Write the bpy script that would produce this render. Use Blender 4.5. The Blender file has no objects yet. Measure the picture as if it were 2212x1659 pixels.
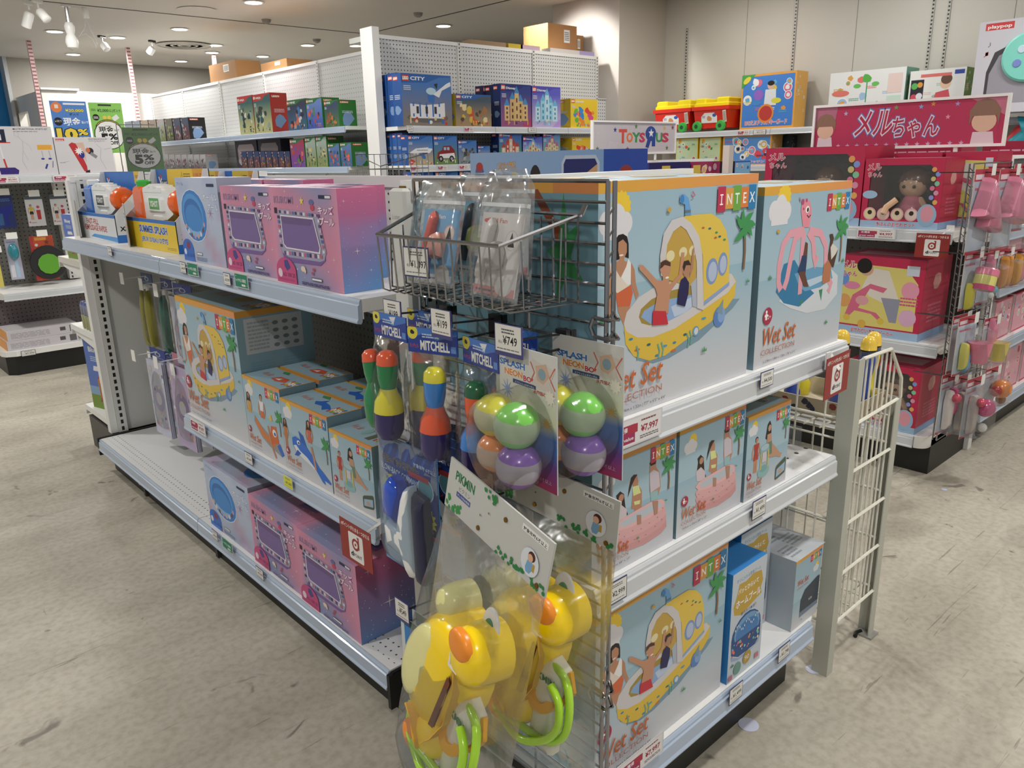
# Toy shop aisle: gondola shelving with pool boxes, hanging goods and far fixtures
import bpy, bmesh, math, random
from mathutils import Matrix, Vector
from mathutils.geometry import tessellate_polygon
S = bpy.context.scene
COL = S.collection
PI = math.pi
# ---------------------------------------------------------------- camera
EYE = 1.42                                  # eye height of the photographer (m); world X runs right-back, Y left-back
FPX = 1681.3                                # focal length in pixels of the 2212 x 1659 frame
RIGHT = Vector((0.7355222, -0.67713718, -0.02218864))
DOWN = Vector((-0.204129, -0.19026304, -0.96027669))
FWD = Vector((0.64601738, 0.71083417, -0.27816602))
cam = bpy.data.cameras.new('camera'); cam.sensor_width = 36; cam.lens = FPX / 2212 * 36
cam.clip_start = 0.02; cam.clip_end = 100
co = bpy.data.objects.new('camera', cam); COL.objects.link(co)
co.matrix_world = Matrix(((RIGHT.x, -DOWN.x, -FWD.x, 0), (RIGHT.y, -DOWN.y, -FWD.y, 0), (RIGHT.z, -DOWN.z, -FWD.z, EYE), (0, 0, 0, 1)))
S.camera = co

def at(px, py, ax, val):
    """where the sight line of a pixel meets the plane axis ax = val (metres)"""
    r = RIGHT * ((px - 1106) / FPX) + DOWN * ((py - 829.5) / FPX) + FWD
    c = Vector((0, 0, EYE)); t = (val - c[ax]) / r[ax]
    return c + r * t
# ---------------------------------------------------------------- render look
S.view_settings.view_transform = 'Standard'; S.view_settings.look = 'None'
S.view_settings.gamma = 1; S.view_settings.use_curve_mapping = False
S.view_settings.exposure = 0.0
cy = S.cycles
cy.use_denoising = True; cy.max_bounces = 8; cy.diffuse_bounces = 3; cy.glossy_bounces = 3
cy.transmission_bounces = 4; cy.transparent_max_bounces = 24; cy.caustics_reflective = False; cy.caustics_refractive = False
cy.sample_clamp_indirect = 4; cy.use_adaptive_sampling = True; cy.adaptive_threshold = 0.02
# ---------------------------------------------------------------- world: the rest of the mall behind the camera
w = bpy.data.worlds.new('mall_ambient'); S.world = w; w.use_nodes = True
bg = w.node_tree.nodes['Background']; bg.inputs[0].default_value = (1, 0.985, 0.96, 1); bg.inputs[1].default_value = 0.42
# ---------------------------------------------------------------- downlights (position on ceiling, power)
CEIL = 3.0
DOWNLIGHTS = [(3.95, 8.1, 1), (6.42, 8.16, 1), (3.96, 10.12, 1), (3.57, 11.17, 1), (4.83, 11.18, 1), (5.08, 11.9, 0), (5.86, 10.51, 1), (3.55, 13.1, 1), (5.08, 13.1, 1), (5.87, 11.92, 1), (6.44, 10.19, 1), (2.84, 11.08, 0),
    (-0.9, 2.2, 2), (1.5, 0.1, 2), (0.0, 5.0, 2), (3.2, 3.0, 2), (2.6, 5.4, 2), (5.2, 3.0, 3), (5.2, 0.3, 2), (-0.8, -1.2, 2), (3.2, -1.2, 2), (-0.3, 8.0, 2), (5.7, 4.9, 3), (5.6, 1.4, 3), (2.0, 8.4, 2), (6.5, 4.3, 3), (6.5, 2.8, 3)]
def lamp(kind, name, loc, power, col=(1, .975, .94), **k):
    l = bpy.data.lights.new(name, kind); l.energy = power; l.color = col
    for a, b in k.items(): setattr(l, a, b)
    o = bpy.data.objects.new(name, l); COL.objects.link(o); o.location = loc
    return o
for i, (x, y, k) in enumerate(DOWNLIGHTS):
    p = {0: 6, 1: 22, 2: 33, 3: 9}[k]
    lamp('AREA', 'downlight_beam', (x, y, CEIL - 0.0125), p, shape='DISK', size=0.165)
# ---------------------------------------------------------------- colour and material helpers
def lin(c):
    c = c / 255
    return c / 12.92 if c <= .04045 else ((c + .055) / 1.055) ** 2.4
_hc = {}
def hexc(h):
    if isinstance(h, tuple): return h
    if h not in _hc: _hc[h] = tuple(lin(int(h[i:i + 2], 16)) for i in (0, 2, 4))
    return _hc[h]
MATS = {}
def mat(name, col, rough=.5, metal=0, spec=.5, coat=0, bump=0, bscale=60, noise=0, nscale=4, emit=0, alpha=None):
    if name in MATS: return MATS[name]
    m = bpy.data.materials.new(name); m.use_nodes = True; nt = m.node_tree; b = nt.nodes['Principled BSDF']
    c = hexc(col); b.inputs['Base Color'].default_value = (*c, 1)
    b.inputs['Roughness'].default_value = rough; b.inputs['Metallic'].default_value = metal
    b.inputs['Specular IOR Level'].default_value = spec; b.inputs['Coat Weight'].default_value = coat
    if noise or bump:
        tc = nt.nodes.new('ShaderNodeTexCoord'); n = nt.nodes.new('ShaderNodeTexNoise'); n.inputs['Scale'].default_value = nscale; n.inputs['Detail'].default_value = 4
        nt.links.new(tc.outputs['Object'], n.inputs['Vector'])
        if noise:
            mx = nt.nodes.new('ShaderNodeMix'); mx.data_type = 'RGBA'
            mx.inputs[6].default_value = (*[v * (1 - noise) for v in c], 1); mx.inputs[7].default_value = (*[min(1, v * (1 + noise)) for v in c], 1)
            nt.links.new(n.outputs['Fac'], mx.inputs[0]); nt.links.new(mx.outputs[2], b.inputs['Base Color'])
        if bump:
            n2 = nt.nodes.new('ShaderNodeTexNoise'); n2.inputs['Scale'].default_value = bscale
            nt.links.new(tc.outputs['Object'], n2.inputs['Vector'])
            bp = nt.nodes.new('ShaderNodeBump'); bp.inputs['Strength'].default_value = bump; bp.inputs['Distance'].default_value = .002
            nt.links.new(n2.outputs['Fac'], bp.inputs['Height']); nt.links.new(bp.outputs['Normal'], b.inputs['Normal'])
    if emit:
        b.inputs['Emission Color'].default_value = (*c, 1); b.inputs['Emission Strength'].default_value = emit
    MATS[name] = m
    return m
def print_mat(name, rough=.4, coat=0.0, bump=0.0):
    """ink on card: base colour is the printed colour stored on the face corners"""
    m = bpy.data.materials.new(name); m.use_nodes = True; nt = m.node_tree; b = nt.nodes['Principled BSDF']
    a = nt.nodes.new('ShaderNodeVertexColor'); a.layer_name = 'Col'
    tc = nt.nodes.new('ShaderNodeTexCoord'); n = nt.nodes.new('ShaderNodeTexNoise'); n.inputs['Scale'].default_value = 9
    nt.links.new(tc.outputs['Object'], n.inputs['Vector'])
    mr = nt.nodes.new('ShaderNodeMapRange'); mr.inputs[3].default_value = rough - .06; mr.inputs[4].default_value = rough + .08
    nt.links.new(n.outputs['Fac'], mr.inputs[0]); nt.links.new(mr.outputs[0], b.inputs['Roughness'])
    b.inputs['Specular IOR Level'].default_value = .35
    hs = nt.nodes.new('ShaderNodeHueSaturation'); hs.inputs['Saturation'].default_value = .97; hs.inputs['Value'].default_value = .84; nt.links.new(a.outputs['Color'], hs.inputs['Color'])
    nt.links.new(hs.outputs[0], b.inputs['Base Color']); b.inputs['Coat Weight'].default_value = coat; b.inputs['Coat Roughness'].default_value = .2
    MATS[name] = m
    return m
def plastic_film(name, tint=(1, 1, 1), haze=.08, gloss=.25, rough=.12, tintamt=0.0):
    """clear film: mostly see-through, a Fresnel sheen and a little milky haze"""
    m = bpy.data.materials.new(name); m.use_nodes = True; nt = m.node_tree; nt.nodes.clear()
    out = nt.nodes.new('ShaderNodeOutputMaterial'); tr = nt.nodes.new('ShaderNodeBsdfTransparent'); tr.inputs[0].default_value = (*tint, 1)
    gl = nt.nodes.new('ShaderNodeBsdfGlossy'); gl.inputs['Roughness'].default_value = rough; df = nt.nodes.new('ShaderNodeBsdfDiffuse'); df.inputs[0].default_value = (.85, .87, .88, 1)
    tc = nt.nodes.new('ShaderNodeTexCoord'); n = nt.nodes.new('ShaderNodeTexNoise'); n.inputs['Scale'].default_value = 14; n.inputs['Detail'].default_value = 3
    nt.links.new(tc.outputs['Object'], n.inputs['Vector'])
    bp = nt.nodes.new('ShaderNodeBump'); bp.inputs['Strength'].default_value = .5; bp.inputs['Distance'].default_value = .01
    nt.links.new(n.outputs['Fac'], bp.inputs['Height']); nt.links.new(bp.outputs['Normal'], gl.inputs['Normal'])
    fr = nt.nodes.new('ShaderNodeFresnel'); fr.inputs[0].default_value = 1.4; nt.links.new(bp.outputs['Normal'], fr.inputs['Normal'])
    ad = nt.nodes.new('ShaderNodeMath'); ad.operation = 'MULTIPLY_ADD'; ad.inputs[1].default_value = .55; ad.inputs[2].default_value = gloss * .12; nt.links.new(fr.outputs[0], ad.inputs[0])
    m1 = nt.nodes.new('ShaderNodeMixShader'); m1.inputs[0].default_value = haze; nt.links.new(tr.outputs[0], m1.inputs[1]); nt.links.new(df.outputs[0], m1.inputs[2])
    m2 = nt.nodes.new('ShaderNodeMixShader'); nt.links.new(ad.outputs[0], m2.inputs[0]); nt.links.new(m1.outputs[0], m2.inputs[1]); nt.links.new(gl.outputs[0], m2.inputs[2])
    nt.links.new(m2.outputs[0], out.inputs[0]); MATS[name] = m
    return m
def dotted(name, col, hole='1c1c1e', pitch=.025, rad=.0042, ax=0, rough=.4, rows=None, slot=False, pitch2=None, off=(0, 0)):
    """perforated sheet: holes on a square grid; ax = the object axis across the board (0 x, 1 y), rows vertical in z (or y when ax==2 for shelf decks)"""
    if name in MATS: return MATS[name]
    m = mat(name, col, rough); nt = m.node_tree; b = nt.nodes['Principled BSDF']; L = nt.links.new
    tc = nt.nodes.new('ShaderNodeTexCoord'); sp = nt.nodes.new('ShaderNodeSeparateXYZ'); L(tc.outputs['Object'], sp.inputs[0])
    def M(op, a, bb=None, c=None):
        n = nt.nodes.new('ShaderNodeMath'); n.operation = op
        for i, v in enumerate((a, bb, c)):
            if v is None: continue
            if isinstance(v, (int, float)): n.inputs[i].default_value = v
            else: L(v, n.inputs[i])
        return n.outputs[0]
    u = sp.outputs[{0: 0, 1: 1, 2: 0, 3: 1}[ax]]; v = sp.outputs[{0: 2, 1: 2, 2: 1, 3: 0}[ax]]
    def cell(s, p, o):
        a = M('ADD', s, o); a = M('DIVIDE', a, p); a = M('FRACT', a); a = M('SUBTRACT', a, .5); return M('MULTIPLY', a, p)
    cu = cell(u, pitch, off[0]); cv = cell(v, pitch2 or pitch, off[1])
    if slot: d = M('MAXIMUM', M('MULTIPLY', M('ABSOLUTE', cu), slot), M('ABSOLUTE', cv))
    else: d = M('SQRT', M('ADD', M('MULTIPLY', cu, cu), M('MULTIPLY', cv, cv)))
    f = M('LESS_THAN', d, rad)
    if rows:                                            # only inside a band of v
        f = M('MULTIPLY', f, M('MULTIPLY', M('GREATER_THAN', v, rows[0]), M('LESS_THAN', v, rows[1])))
    mx = nt.nodes.new('ShaderNodeMix'); mx.data_type = 'RGBA'; mx.inputs[6].default_value = (*hexc(col), 1); mx.inputs[7].default_value = (*hexc(hole), 1)
    L(f, mx.inputs[0]); L(mx.outputs[2], b.inputs['Base Color'])
    return m
PRINT = print_mat('printed_card'); PRINTG = print_mat('printed_gloss_film', .25, .3); PRINTM = print_mat('printed_matt_paper', .7)
FILM = plastic_film('clear_film', haze=.02); FILMH = plastic_film('hazy_film', haze=.035, rough=.2); FILMB = plastic_film('blue_film', tint=(.8, .9, 1), haze=.03)
ACRYL = plastic_film('grey_clear_sheet', tint=(.82, .84, .86), haze=.12, rough=.08)
WHITE = mat('white_painted_steel', 'e4e4e2', .38); GREYP = mat('light_grey_paint', 'c9cac6', .4); CREAM = mat('cream_painted_steel', 'cfcdc2', .42)
BLACK = mat('black_plinth', '141413', .45); CHROME = mat('chrome_wire', '97979b', .16, metal=1); RAIL = mat('clear_blue_price_rail', 'a9b8cc', .22, coat=.4); RAILW = mat('pale_price_rail', 'c4c8cc', .25, coat=.3)
RAILD = mat('rail_shadow_groove', '8393a8', .4)
# ---------------------------------------------------------------- mesh builder
class MB:
    """collects faces with a colour per face, then becomes ONE mesh object"""
    def __init__(s): s.v = []; s.f = []; s.c = []; s.m = []
    def add(s, verts, faces, col=None, mi=0, M=None):
        b = len(s.v)
        s.v += [tuple(M @ Vector(p)) if M is not None else tuple(p) for p in verts]
        for f in faces: s.f.append(tuple(i + b for i in f)); s.c.append(col); s.m.append(mi)
        return s
    def box(s, x0, y0, z0, x1, y1, z1, col=None, mi=0, M=None):
        return s.add([(x, y, z) for z in (z0, z1) for y in (y0, y1) for x in (x0, x1)], [(0, 2, 3, 1), (4, 5, 7, 6), (0, 1, 5, 4), (2, 6, 7, 3), (0, 4, 6, 2), (1, 3, 7, 5)], col, mi, M)
    def bbox(s, x0, y0, z0, x1, y1, z1, r=.004, col=None, mi=0, M=None):
        """box with chamfered vertical and top edges"""
        v = []
        for z, k in ((z0, 0), (z1 - r, 0), (z1, r)):
            for (x, y) in ((x0 + r, y0), (x1 - r, y0), (x1, y0 + r), (x1, y1 - r), (x1 - r, y1), (x0 + r, y1), (x0, y1 - r), (x0, y0 + r)):
                cx, cyy = (x0 + x1) / 2, (y0 + y1) / 2
                v.append((x + (k if x < cx else -k) * .9, y + (k if y < cyy else -k) * .9, z))
        f = [tuple(range(7, -1, -1)), tuple(range(16, 24))]
        for l in (0, 8):
            for i in range(8): j = (i + 1) % 8; f.append((l + i, l + j, l + 8 + j, l + 8 + i))
        return s.add(v, f, col, mi, M)
    def tube(s, pts, r, n=6, col=None, mi=0, M=None, closed=False, rads=None):
        pts = [Vector(p) for p in pts]; N = len(pts); v = []; prev = None
        for i, p in enumerate(pts):
            if closed: t = (pts[(i + 1) % N] - pts[i - 1])
            else: t = (pts[min(i + 1, N - 1)] - pts[max(i - 1, 0)])
            t.normalize()
            if prev is None:
                a = Vector((0, 0, 1)) if abs(t.z) < .9 else Vector((1, 0, 0)); nrm = t.cross(a).normalized()
            else: nrm = (prev - t * prev.dot(t)).normalized()
            prev = nrm; bn = t.cross(nrm); rr = rads[i] if rads else r
            for k in range(n):
                a = 2 * PI * k / n; v.append(p + nrm * math.cos(a) * rr + bn * math.sin(a) * rr)
        f = []
        for i in range(N if closed else N - 1):
            j = (i + 1) % N
            for k in range(n): l = (k + 1) % n; f.append((i * n + k, i * n + l, j * n + l, j * n + k))
        if not closed: f += [tuple(range(n - 1, -1, -1)), tuple((N - 1) * n + k for k in range(n))]
        return s.add(v, f, col, mi, M)
    def lathe(s, prof, n=16, col=None, mi=0, M=None, cols=None):
        """prof: (radius, z) from bottom to top; cols: a colour per band"""
        v = []; N = len(prof)
        for r, z in prof:
            for k in range(n): a = 2 * PI * k / n; v.append((r * math.cos(a), r * math.sin(a), z))
        b = len(s.v); s.add(v, [], col, mi, M)
        for i in range(N - 1):
            for k in range(n):
                l = (k + 1) % n; s.f.append((b + i * n + k, b + i * n + l, b + (i + 1) * n + l, b + (i + 1) * n + k)); s.c.append(cols[i] if cols else col); s.m.append(mi)
        s.f.append(tuple(b + k for k in range(n - 1, -1, -1))); s.c.append(cols[0] if cols else col); s.m.append(mi)
        s.f.append(tuple(b + (N - 1) * n + k for k in range(n))); s.c.append(cols[-1] if cols else col); s.m.append(mi)
        return s
    def ball(s, c, r, nu=16, nv=10, col=None, mi=0, M=None, sc=(1, 1, 1), cols=None):
        T = Matrix.Translation(c) @ Matrix.Diagonal((*sc, 1))
        prof = [(r * math.sin(PI * i / nv) if 0 < i < nv else r * .02, -r * math.cos(PI * i / nv)) for i in range(nv + 1)]
        return s.lathe(prof, nu, col, mi, (M @ T) if M is not None else T, cols)
    def prism(s, poly, z0, z1, col=None, mi=0, M=None):
        """2D outline (x,y) extruded in z"""
        n = len(poly); a = sum(poly[i][0] * poly[(i + 1) % n][1] - poly[(i + 1) % n][0] * poly[i][1] for i in range(n))
        if a < 0: poly = poly[::-1]
        v = [(x, y, z0) for x, y in poly] + [(x, y, z1) for x, y in poly]
        tris = tessellate_polygon([[Vector((x, y, 0)) for x, y in poly]])
        f = []
        for t in tris:
            p = [poly[i] for i in t]; cr = (p[1][0] - p[0][0]) * (p[2][1] - p[0][1]) - (p[1][1] - p[0][1]) * (p[2][0] - p[0][0])
            t = tuple(t) if cr > 0 else tuple(t)[::-1]
            f.append(tuple(i + n for i in t)); f.append(t[::-1])
        f += [(i, (i + 1) % n, (i + 1) % n + n, i + n) for i in range(n)]
        return s.add(v, f, col, mi, M)
    def puff(s, poly, depth, col=None, M=None, y0=0.0, rings=((1, 0), (1, .45), (.93, .8), (.75, 1.0), (.4, 1.1)), back=True):
        """rounded solid from an outline in (x, z); it swells towards -y"""
        n = len(poly); ar = sum(poly[i][0] * poly[(i + 1) % n][1] - poly[(i + 1) % n][0] * poly[i][1] for i in range(n))
        if ar < 0: poly = poly[::-1]
        cx = sum(p[0] for p in poly) / n; cz = sum(p[1] for p in poly) / n
        v = [(cx + (a - cx) * k, y0 - depth * d, cz + (b - cz) * k) for k, d in rings for a, b in poly]; R = len(rings)
        v.append((cx, y0 - depth * rings[-1][1] * 1.02, cz)); c = len(v) - 1
        f = [(r * n + i, r * n + (i + 1) % n, (r + 1) * n + (i + 1) % n, (r + 1) * n + i) for r in range(R - 1) for i in range(n)]
        f += [((R - 1) * n + i, (R - 1) * n + (i + 1) % n, c) for i in range(n)]
        if back: f.append(tuple(range(n - 1, -1, -1)))
        return s.add(v, f, col, 0, M)
    def pillow(s, W, H, d, col=None, M=None, nx=8, nz=10, seed=1, amp=.004, top=.25, back=.3):
        """filled film bag hanging from z=0 down to -H, x 0..W, swelling to -y (and a little to +y)"""
        R = random.Random(seed)
        for sg, dd in ((-1, d), (1, d * back)):
            v = []
            for j in range(nz + 1):
                for i in range(nx + 1):
                    u = i / nx; t = j / nz; e = (4 * u * (1 - u)) ** .5 * min(1, ((1 - (1 - t) ** 2) * (1 - t ** 6)) ** .5 * (1 + top * t) + 0.0)
                    edge = i in (0, nx) or j in (0, nz)
                    v.append((W * u + (0 if edge else R.uniform(-amp, amp)), sg * (dd * e + (0 if edge else R.uniform(0, amp))), -H * t))
            f = [(j * (nx + 1) + i, (j + 1) * (nx + 1) + i, (j + 1) * (nx + 1) + i + 1, j * (nx + 1) + i + 1) for j in range(nz) for i in range(nx)]
            if sg > 0: f = [q[::-1] for q in f]
            s.add(v, f, col, 0, M)
        return s
    def build(s, name, mats, parent=None, smooth=False, loc=None, rot=None, base='ffffff', link=True):
        me = bpy.data.meshes.new(name); me.from_pydata(s.v, [], s.f)
        if not isinstance(mats, (list, tuple)): mats = [mats]
        for m in mats: me.materials.append(m)
        me.polygons.foreach_set('material_index', s.m)
        if any(c is not None for c in s.c):
            ca = me.color_attributes.new('Col', 'FLOAT_COLOR', 'CORNER'); data = []
            for f, c in zip(s.f, s.c):
                if isinstance(c, list):                       # a colour per corner
                    for cc in c: data += [*hexc(cc), 1]
                else: data += [*hexc(c if c is not None else base), 1] * len(f)
            ca.data.foreach_set('color', data)
        if smooth:
            me.polygons.foreach_set('use_smooth', [True] * len(me.polygons))
            try: me.set_sharp_from_angle(angle=math.radians(40))
            except Exception: pass
        me.update()
        o = bpy.data.objects.new(name, me)
        if link: COL.objects.link(o)
        if parent is not None: o.parent = parent
        if loc is not None: o.location = loc
        if rot is not None: o.rotation_euler = rot if hasattr(rot, '__len__') else (0, 0, rot)
        return o
def tag(o, label=None, cat=None, group=None, kind=None):
    if label: o['label'] = label
    if cat: o['category'] = cat
    if group: o['group'] = group
    if kind: o['kind'] = kind
    return o
def thing(name, label, cat, loc=(0, 0, 0), rot=0, group=None):
    o = bpy.data.objects.new(name, None); COL.objects.link(o); o.location = loc; o.empty_display_size = .1
    o.rotation_euler = rot if hasattr(rot, '__len__') else (0, 0, rot)
    return tag(o, label, cat, group)
def dup(o, loc=None, rot=None, label=None, group=None, parent=None):
    r = o.copy(); COL.objects.link(r)
    if parent is not None: r.parent = parent
    if loc is not None: r.location = loc
    if rot is not None: r.rotation_euler = rot if hasattr(rot, '__len__') else (0, 0, rot)
    if label: r['label'] = label
    if group: r['group'] = group
    for ch in list(o.children): dup(ch, parent=r)
    return r
def struct(o): o['kind'] = 'structure'; return o
# ---------------------------------------------------------------- lettering
_tc = {}
def glyphs(txt, fat=0.0, res=2):
    """outline of a word as flat triangles, cap height about 0.72"""
    k = (txt, fat, res)
    if k in _tc: return _tc[k]
    cu = bpy.data.curves.new('lettering', 'FONT'); cu.body = txt; cu.size = 1; cu.offset = fat; cu.resolution_u = res; cu.fill_mode = 'FRONT'
    o = bpy.data.objects.new('lettering', cu); me = bpy.data.meshes.new_from_object(o)
    V = [(v.co.x, v.co.y) for v in me.vertices]; F = []
    for p in me.polygons:
        f = list(p.vertices)
        a = sum(V[f[i]][0] * V[f[(i + 1) % len(f)]][1] - V[f[(i + 1) % len(f)]][0] * V[f[i]][1] for i in range(len(f)))
        F.append(tuple(f if a > 0 else f[::-1]))
    bpy.data.objects.remove(o); bpy.data.curves.remove(cu); bpy.data.meshes.remove(me)
    if V:
        xs = [p[0] for p in V]; ys = [p[1] for p in V]; bb = (min(xs), min(ys), max(xs), max(ys))
    else: bb = (0, 0, 1, 1)
    _tc[k] = (V, F, bb); return _tc[k]
class Art:
    """print on one flat face: units are metres on the card, origin bottom-left; layers are stacked by a hair"""
    def __init__(s, W, H, bg='ffffff'):
        s.W = W; s.H = H; s.L = []; s.k = 0
        if bg is not None: s.L.append(([(0, 0), (W, 0), (W, H), (0, H)], [(0, 1, 2, 3)], bg, 0))
    def raw(s, V, F, c): V = [(min(s.W, max(0, a)), min(s.H, max(0, b))) for a, b in V]; s.k += 1; s.L.append((V, F, c, s.k)); return s
    def same(s): s.k -= 1; return s                          # next shape shares the current layer
    def rect(s, x, y, w, h, c, rot=0):
        return s.poly([(x, y), (x + w, y), (x + w, y + h), (x, y + h)], c, rot, (x + w / 2, y + h / 2), convex=True)
    def poly(s, P, c, rot=0, cen=None, convex=False):
        W, H = s.W, s.H; P = [(a * W, b * H) for a, b in P]
        if rot:
            cx, cyy = (cen[0] * W, cen[1] * H) if cen else (sum(p[0] for p in P) / len(P), sum(p[1] for p in P) / len(P)); ca, sa = math.cos(rot), math.sin(rot)
            P = [(cx + (a - cx) * ca - (b - cyy) * sa, cyy + (a - cx) * sa + (b - cyy) * ca) for a, b in P]
        ar = sum(P[i][0] * P[(i + 1) % len(P)][1] - P[(i + 1) % len(P)][0] * P[i][1] for i in range(len(P)))
        if ar < 0: P = P[::-1]
        if convex or len(P) == 3: F = [tuple(range(len(P)))]
        else:
            F = []
            for t in tessellate_polygon([[Vector((a, b, 0)) for a, b in P]]):
                q = [P[i] for i in t]; cr = (q[1][0] - q[0][0]) * (q[2][1] - q[0][1]) - (q[1][1] - q[0][1]) * (q[2][0] - q[0][0])
                F.append(tuple(t) if cr > 0 else tuple(t)[::-1])
        return s.raw(P, F, c)
    def ell(s, x, y, rx, ry=None, c='ffffff', rot=0, n=18, a0=0, a1=2 * PI):
        """centre x,y and radii as fractions of the width (rx) and height (ry); ry None = a true circle"""
        if ry is None: ry = rx * s.W / s.H
        cx, cyy = x * s.W, y * s.H; A = rx * s.W; B = ry * s.H; ca, sa = math.cos(rot), math.sin(rot); full = abs(a1 - a0 - 2 * PI) < 1e-6
        P = []
        for i in range(n if full else n + 1):
            t = a0 + (a1 - a0) * i / n; a, b = A * math.cos(t), B * math.sin(t); P.append((cx + a * ca - b * sa, cyy + a * sa + b * ca))
        return s.raw(P, [tuple(range(len(P)))], c)
    def ring(s, x, y, rx, ry, c, inner, ci, rot=0): return s.ell(x, y, rx, ry, c, rot).ell(x, y, rx * inner, (ry or rx * s.W / s.H) * inner, ci, rot)
    def line(s, P, wd, c):
        """polyline of width wd (fraction of W)"""
        W, H = s.W, s.H; Q = [Vector((a * W, b * H)) for a, b in P]; wd = wd * W / 2; V = []; F = []
        for i, p in enumerate(Q):
            t = (Q[min(i + 1, len(Q) - 1)] - Q[max(i - 1, 0)]).normalized(); n = Vector((-t.y, t.x)) * wd; V += [tuple(p + n), tuple(p - n)]
        F = [(2 * i, 2 * i + 1, 2 * i + 3, 2 * i + 2) for i in range(len(Q) - 1)]
        return s.raw(V, F, c)
    def grad(s, x, y, w, h, fn, nx=1, ny=6):
        W, H = s.W, s.H; V = [((x + w * i / nx) * W, (y + h * j / ny) * H) for j in range(ny + 1) for i in range(nx + 1)]; F = []; C = []
        for j in range(ny):
            for i in range(nx):
                f = (j * (nx + 1) + i, j * (nx + 1) + i + 1, (j + 1) * (nx + 1) + i + 1, (j + 1) * (nx + 1) + i); F.append(f)
                C.append([fn(i / nx, j / ny), fn((i + 1) / nx, j / ny), fn((i + 1) / nx, (j + 1) / ny), fn(i / nx, (j + 1) / ny)])
        s.k += 1; s.L.append((V, F, C, s.k, 1)); return s
    def text(s, t, x, y, h, c, w=None, fat=0, out=None, outw=.05, rot=0, shear=0, al='l', stretch=1, cap=True):
        """x,y: left end of the base line (fractions), h: cap height as a fraction of H; w: fit to this width"""
        if cap and any(ord(ch) > 0x2000 for ch in t): fat = min(fat, .022); outw = min(outw, .04)
        if cap and fat > 0 and not any(ord(ch) > 0x2000 for ch in t): fat *= .65
        if out is not None: s.text(t, x, y, h, out, w, fat + outw, None, 0, rot, shear, al, stretch, False)
        V0, _, bb0 = glyphs(t, 0); V, F, _ = glyphs(t, round(fat, 3))
        if not V: return s
        sc = h * s.H / max(.2, (bb0[3] - min(0, bb0[1]))) ; sx = sc * stretch
        if w: sx = w * s.W / (bb0[2] - bb0[0])
        ox = -bb0[0] * sx - {'l': 0, 'c': (bb0[2] - bb0[0]) * sx / 2, 'r': (bb0[2] - bb0[0]) * sx}[al]; ca, sa = math.cos(rot), math.sin(rot); P = []
        for a, b in V:
            a, b = a * sx + ox + b * sc * shear, b * sc; P.append((x * s.W + a * ca - b * sa, y * s.H + a * sa + b * ca))
        return s.raw(P, F, c)
    def blob(s, x, y, r, c, n=9, j=.35, seed=1, ry=None):
        R = random.Random(seed); P = []
        ry = ry or r * s.W / s.H
        for i in range(n): a = 2 * PI * i / n; q = 1 - j * R.random(); P.append((x + r * q * math.cos(a), y + ry * q * math.sin(a)))
        return s.poly(P, c)
    def star(s, x, y, r, c, n=5, inner=.42, rot=PI / 2):
        k = s.W / s.H; return s.poly([(x + r * (1 if i % 2 == 0 else inner) * math.cos(rot + PI * i / n), y + k * r * (1 if i % 2 == 0 else inner) * math.sin(rot + PI * i / n)) for i in range(2 * n)], c)
    def lines(s, x, y, w, h, n, c, gap=.5, seed=3):
        """rows of tiny unreadable type"""
        R = random.Random(seed); V = []; F = []; st = h / n
        for i in range(n):
            a = 0
            while a < w * .94:
                l = min(w - a, w * R.uniform(.08, .25)); y0 = (y + h - (i + 1) * st + st * gap / 2); b = len(V)
                V += [((x + a) * s.W, y0 * s.H), ((x + a + l * .85) * s.W, y0 * s.H), ((x + a + l * .85) * s.W, (y0 + st * (1 - gap)) * s.H), ((x + a) * s.W, (y0 + st * (1 - gap)) * s.H)]; F.append((b, b + 1, b + 2, b + 3)); a += l
        return s.raw(V, F, c)
    def put(s, mb, o, u, v, mi=0, lift=.00003, M=None):
        """lay the print on a face: o corner, u and v unit directions"""
        o = Vector(o); u = Vector(u); v = Vector(v); n = u.cross(v)
        for L in s.L:
            P = [o + u * a + v * b + n * (lift * L[3]) for a, b in L[0]]
            if M is not None: P = [M @ p for p in P]
            b = len(mb.v); mb.v += [tuple(p) for p in P]
            for i, f in enumerate(L[1]):
                mb.f.append(tuple(j + b for j in f)); mb.c.append(L[2][i] if len(L) > 4 else L[2]); mb.m.append(mi)
        return mb
def carton(name, W, D, H, front, left=None, right=None, top=None, label=None, cat='box', loc=(0, 0, 0), rot=0, group=None, side='dddddd', m=None, link=True, back=None):
    """a printed carton: front face at local y=0 looking to -y, width along x from 0, base at z=0"""
    mb = MB(); cs = hexc(side)
    mb.box(0.0002, .0002, 0, W - .0002, D, H - .0002, side)
    for a, o, u, v in ((front, (0, 0, 0), (1, 0, 0), (0, 0, 1)), (left, (0, D, 0), (0, -1, 0), (0, 0, 1)), (right, (W, 0, 0), (0, 1, 0), (0, 0, 1)), (top, (0, 0, H), (1, 0, 0), (0, 1, 0))):
        if a is not None: a.put(mb, o, u, v)
    o = mb.build(name, m or PRINT, link=link)
    o.location = loc; o.rotation_euler = (0, 0, rot)
    return tag(o, label, cat, group)
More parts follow.
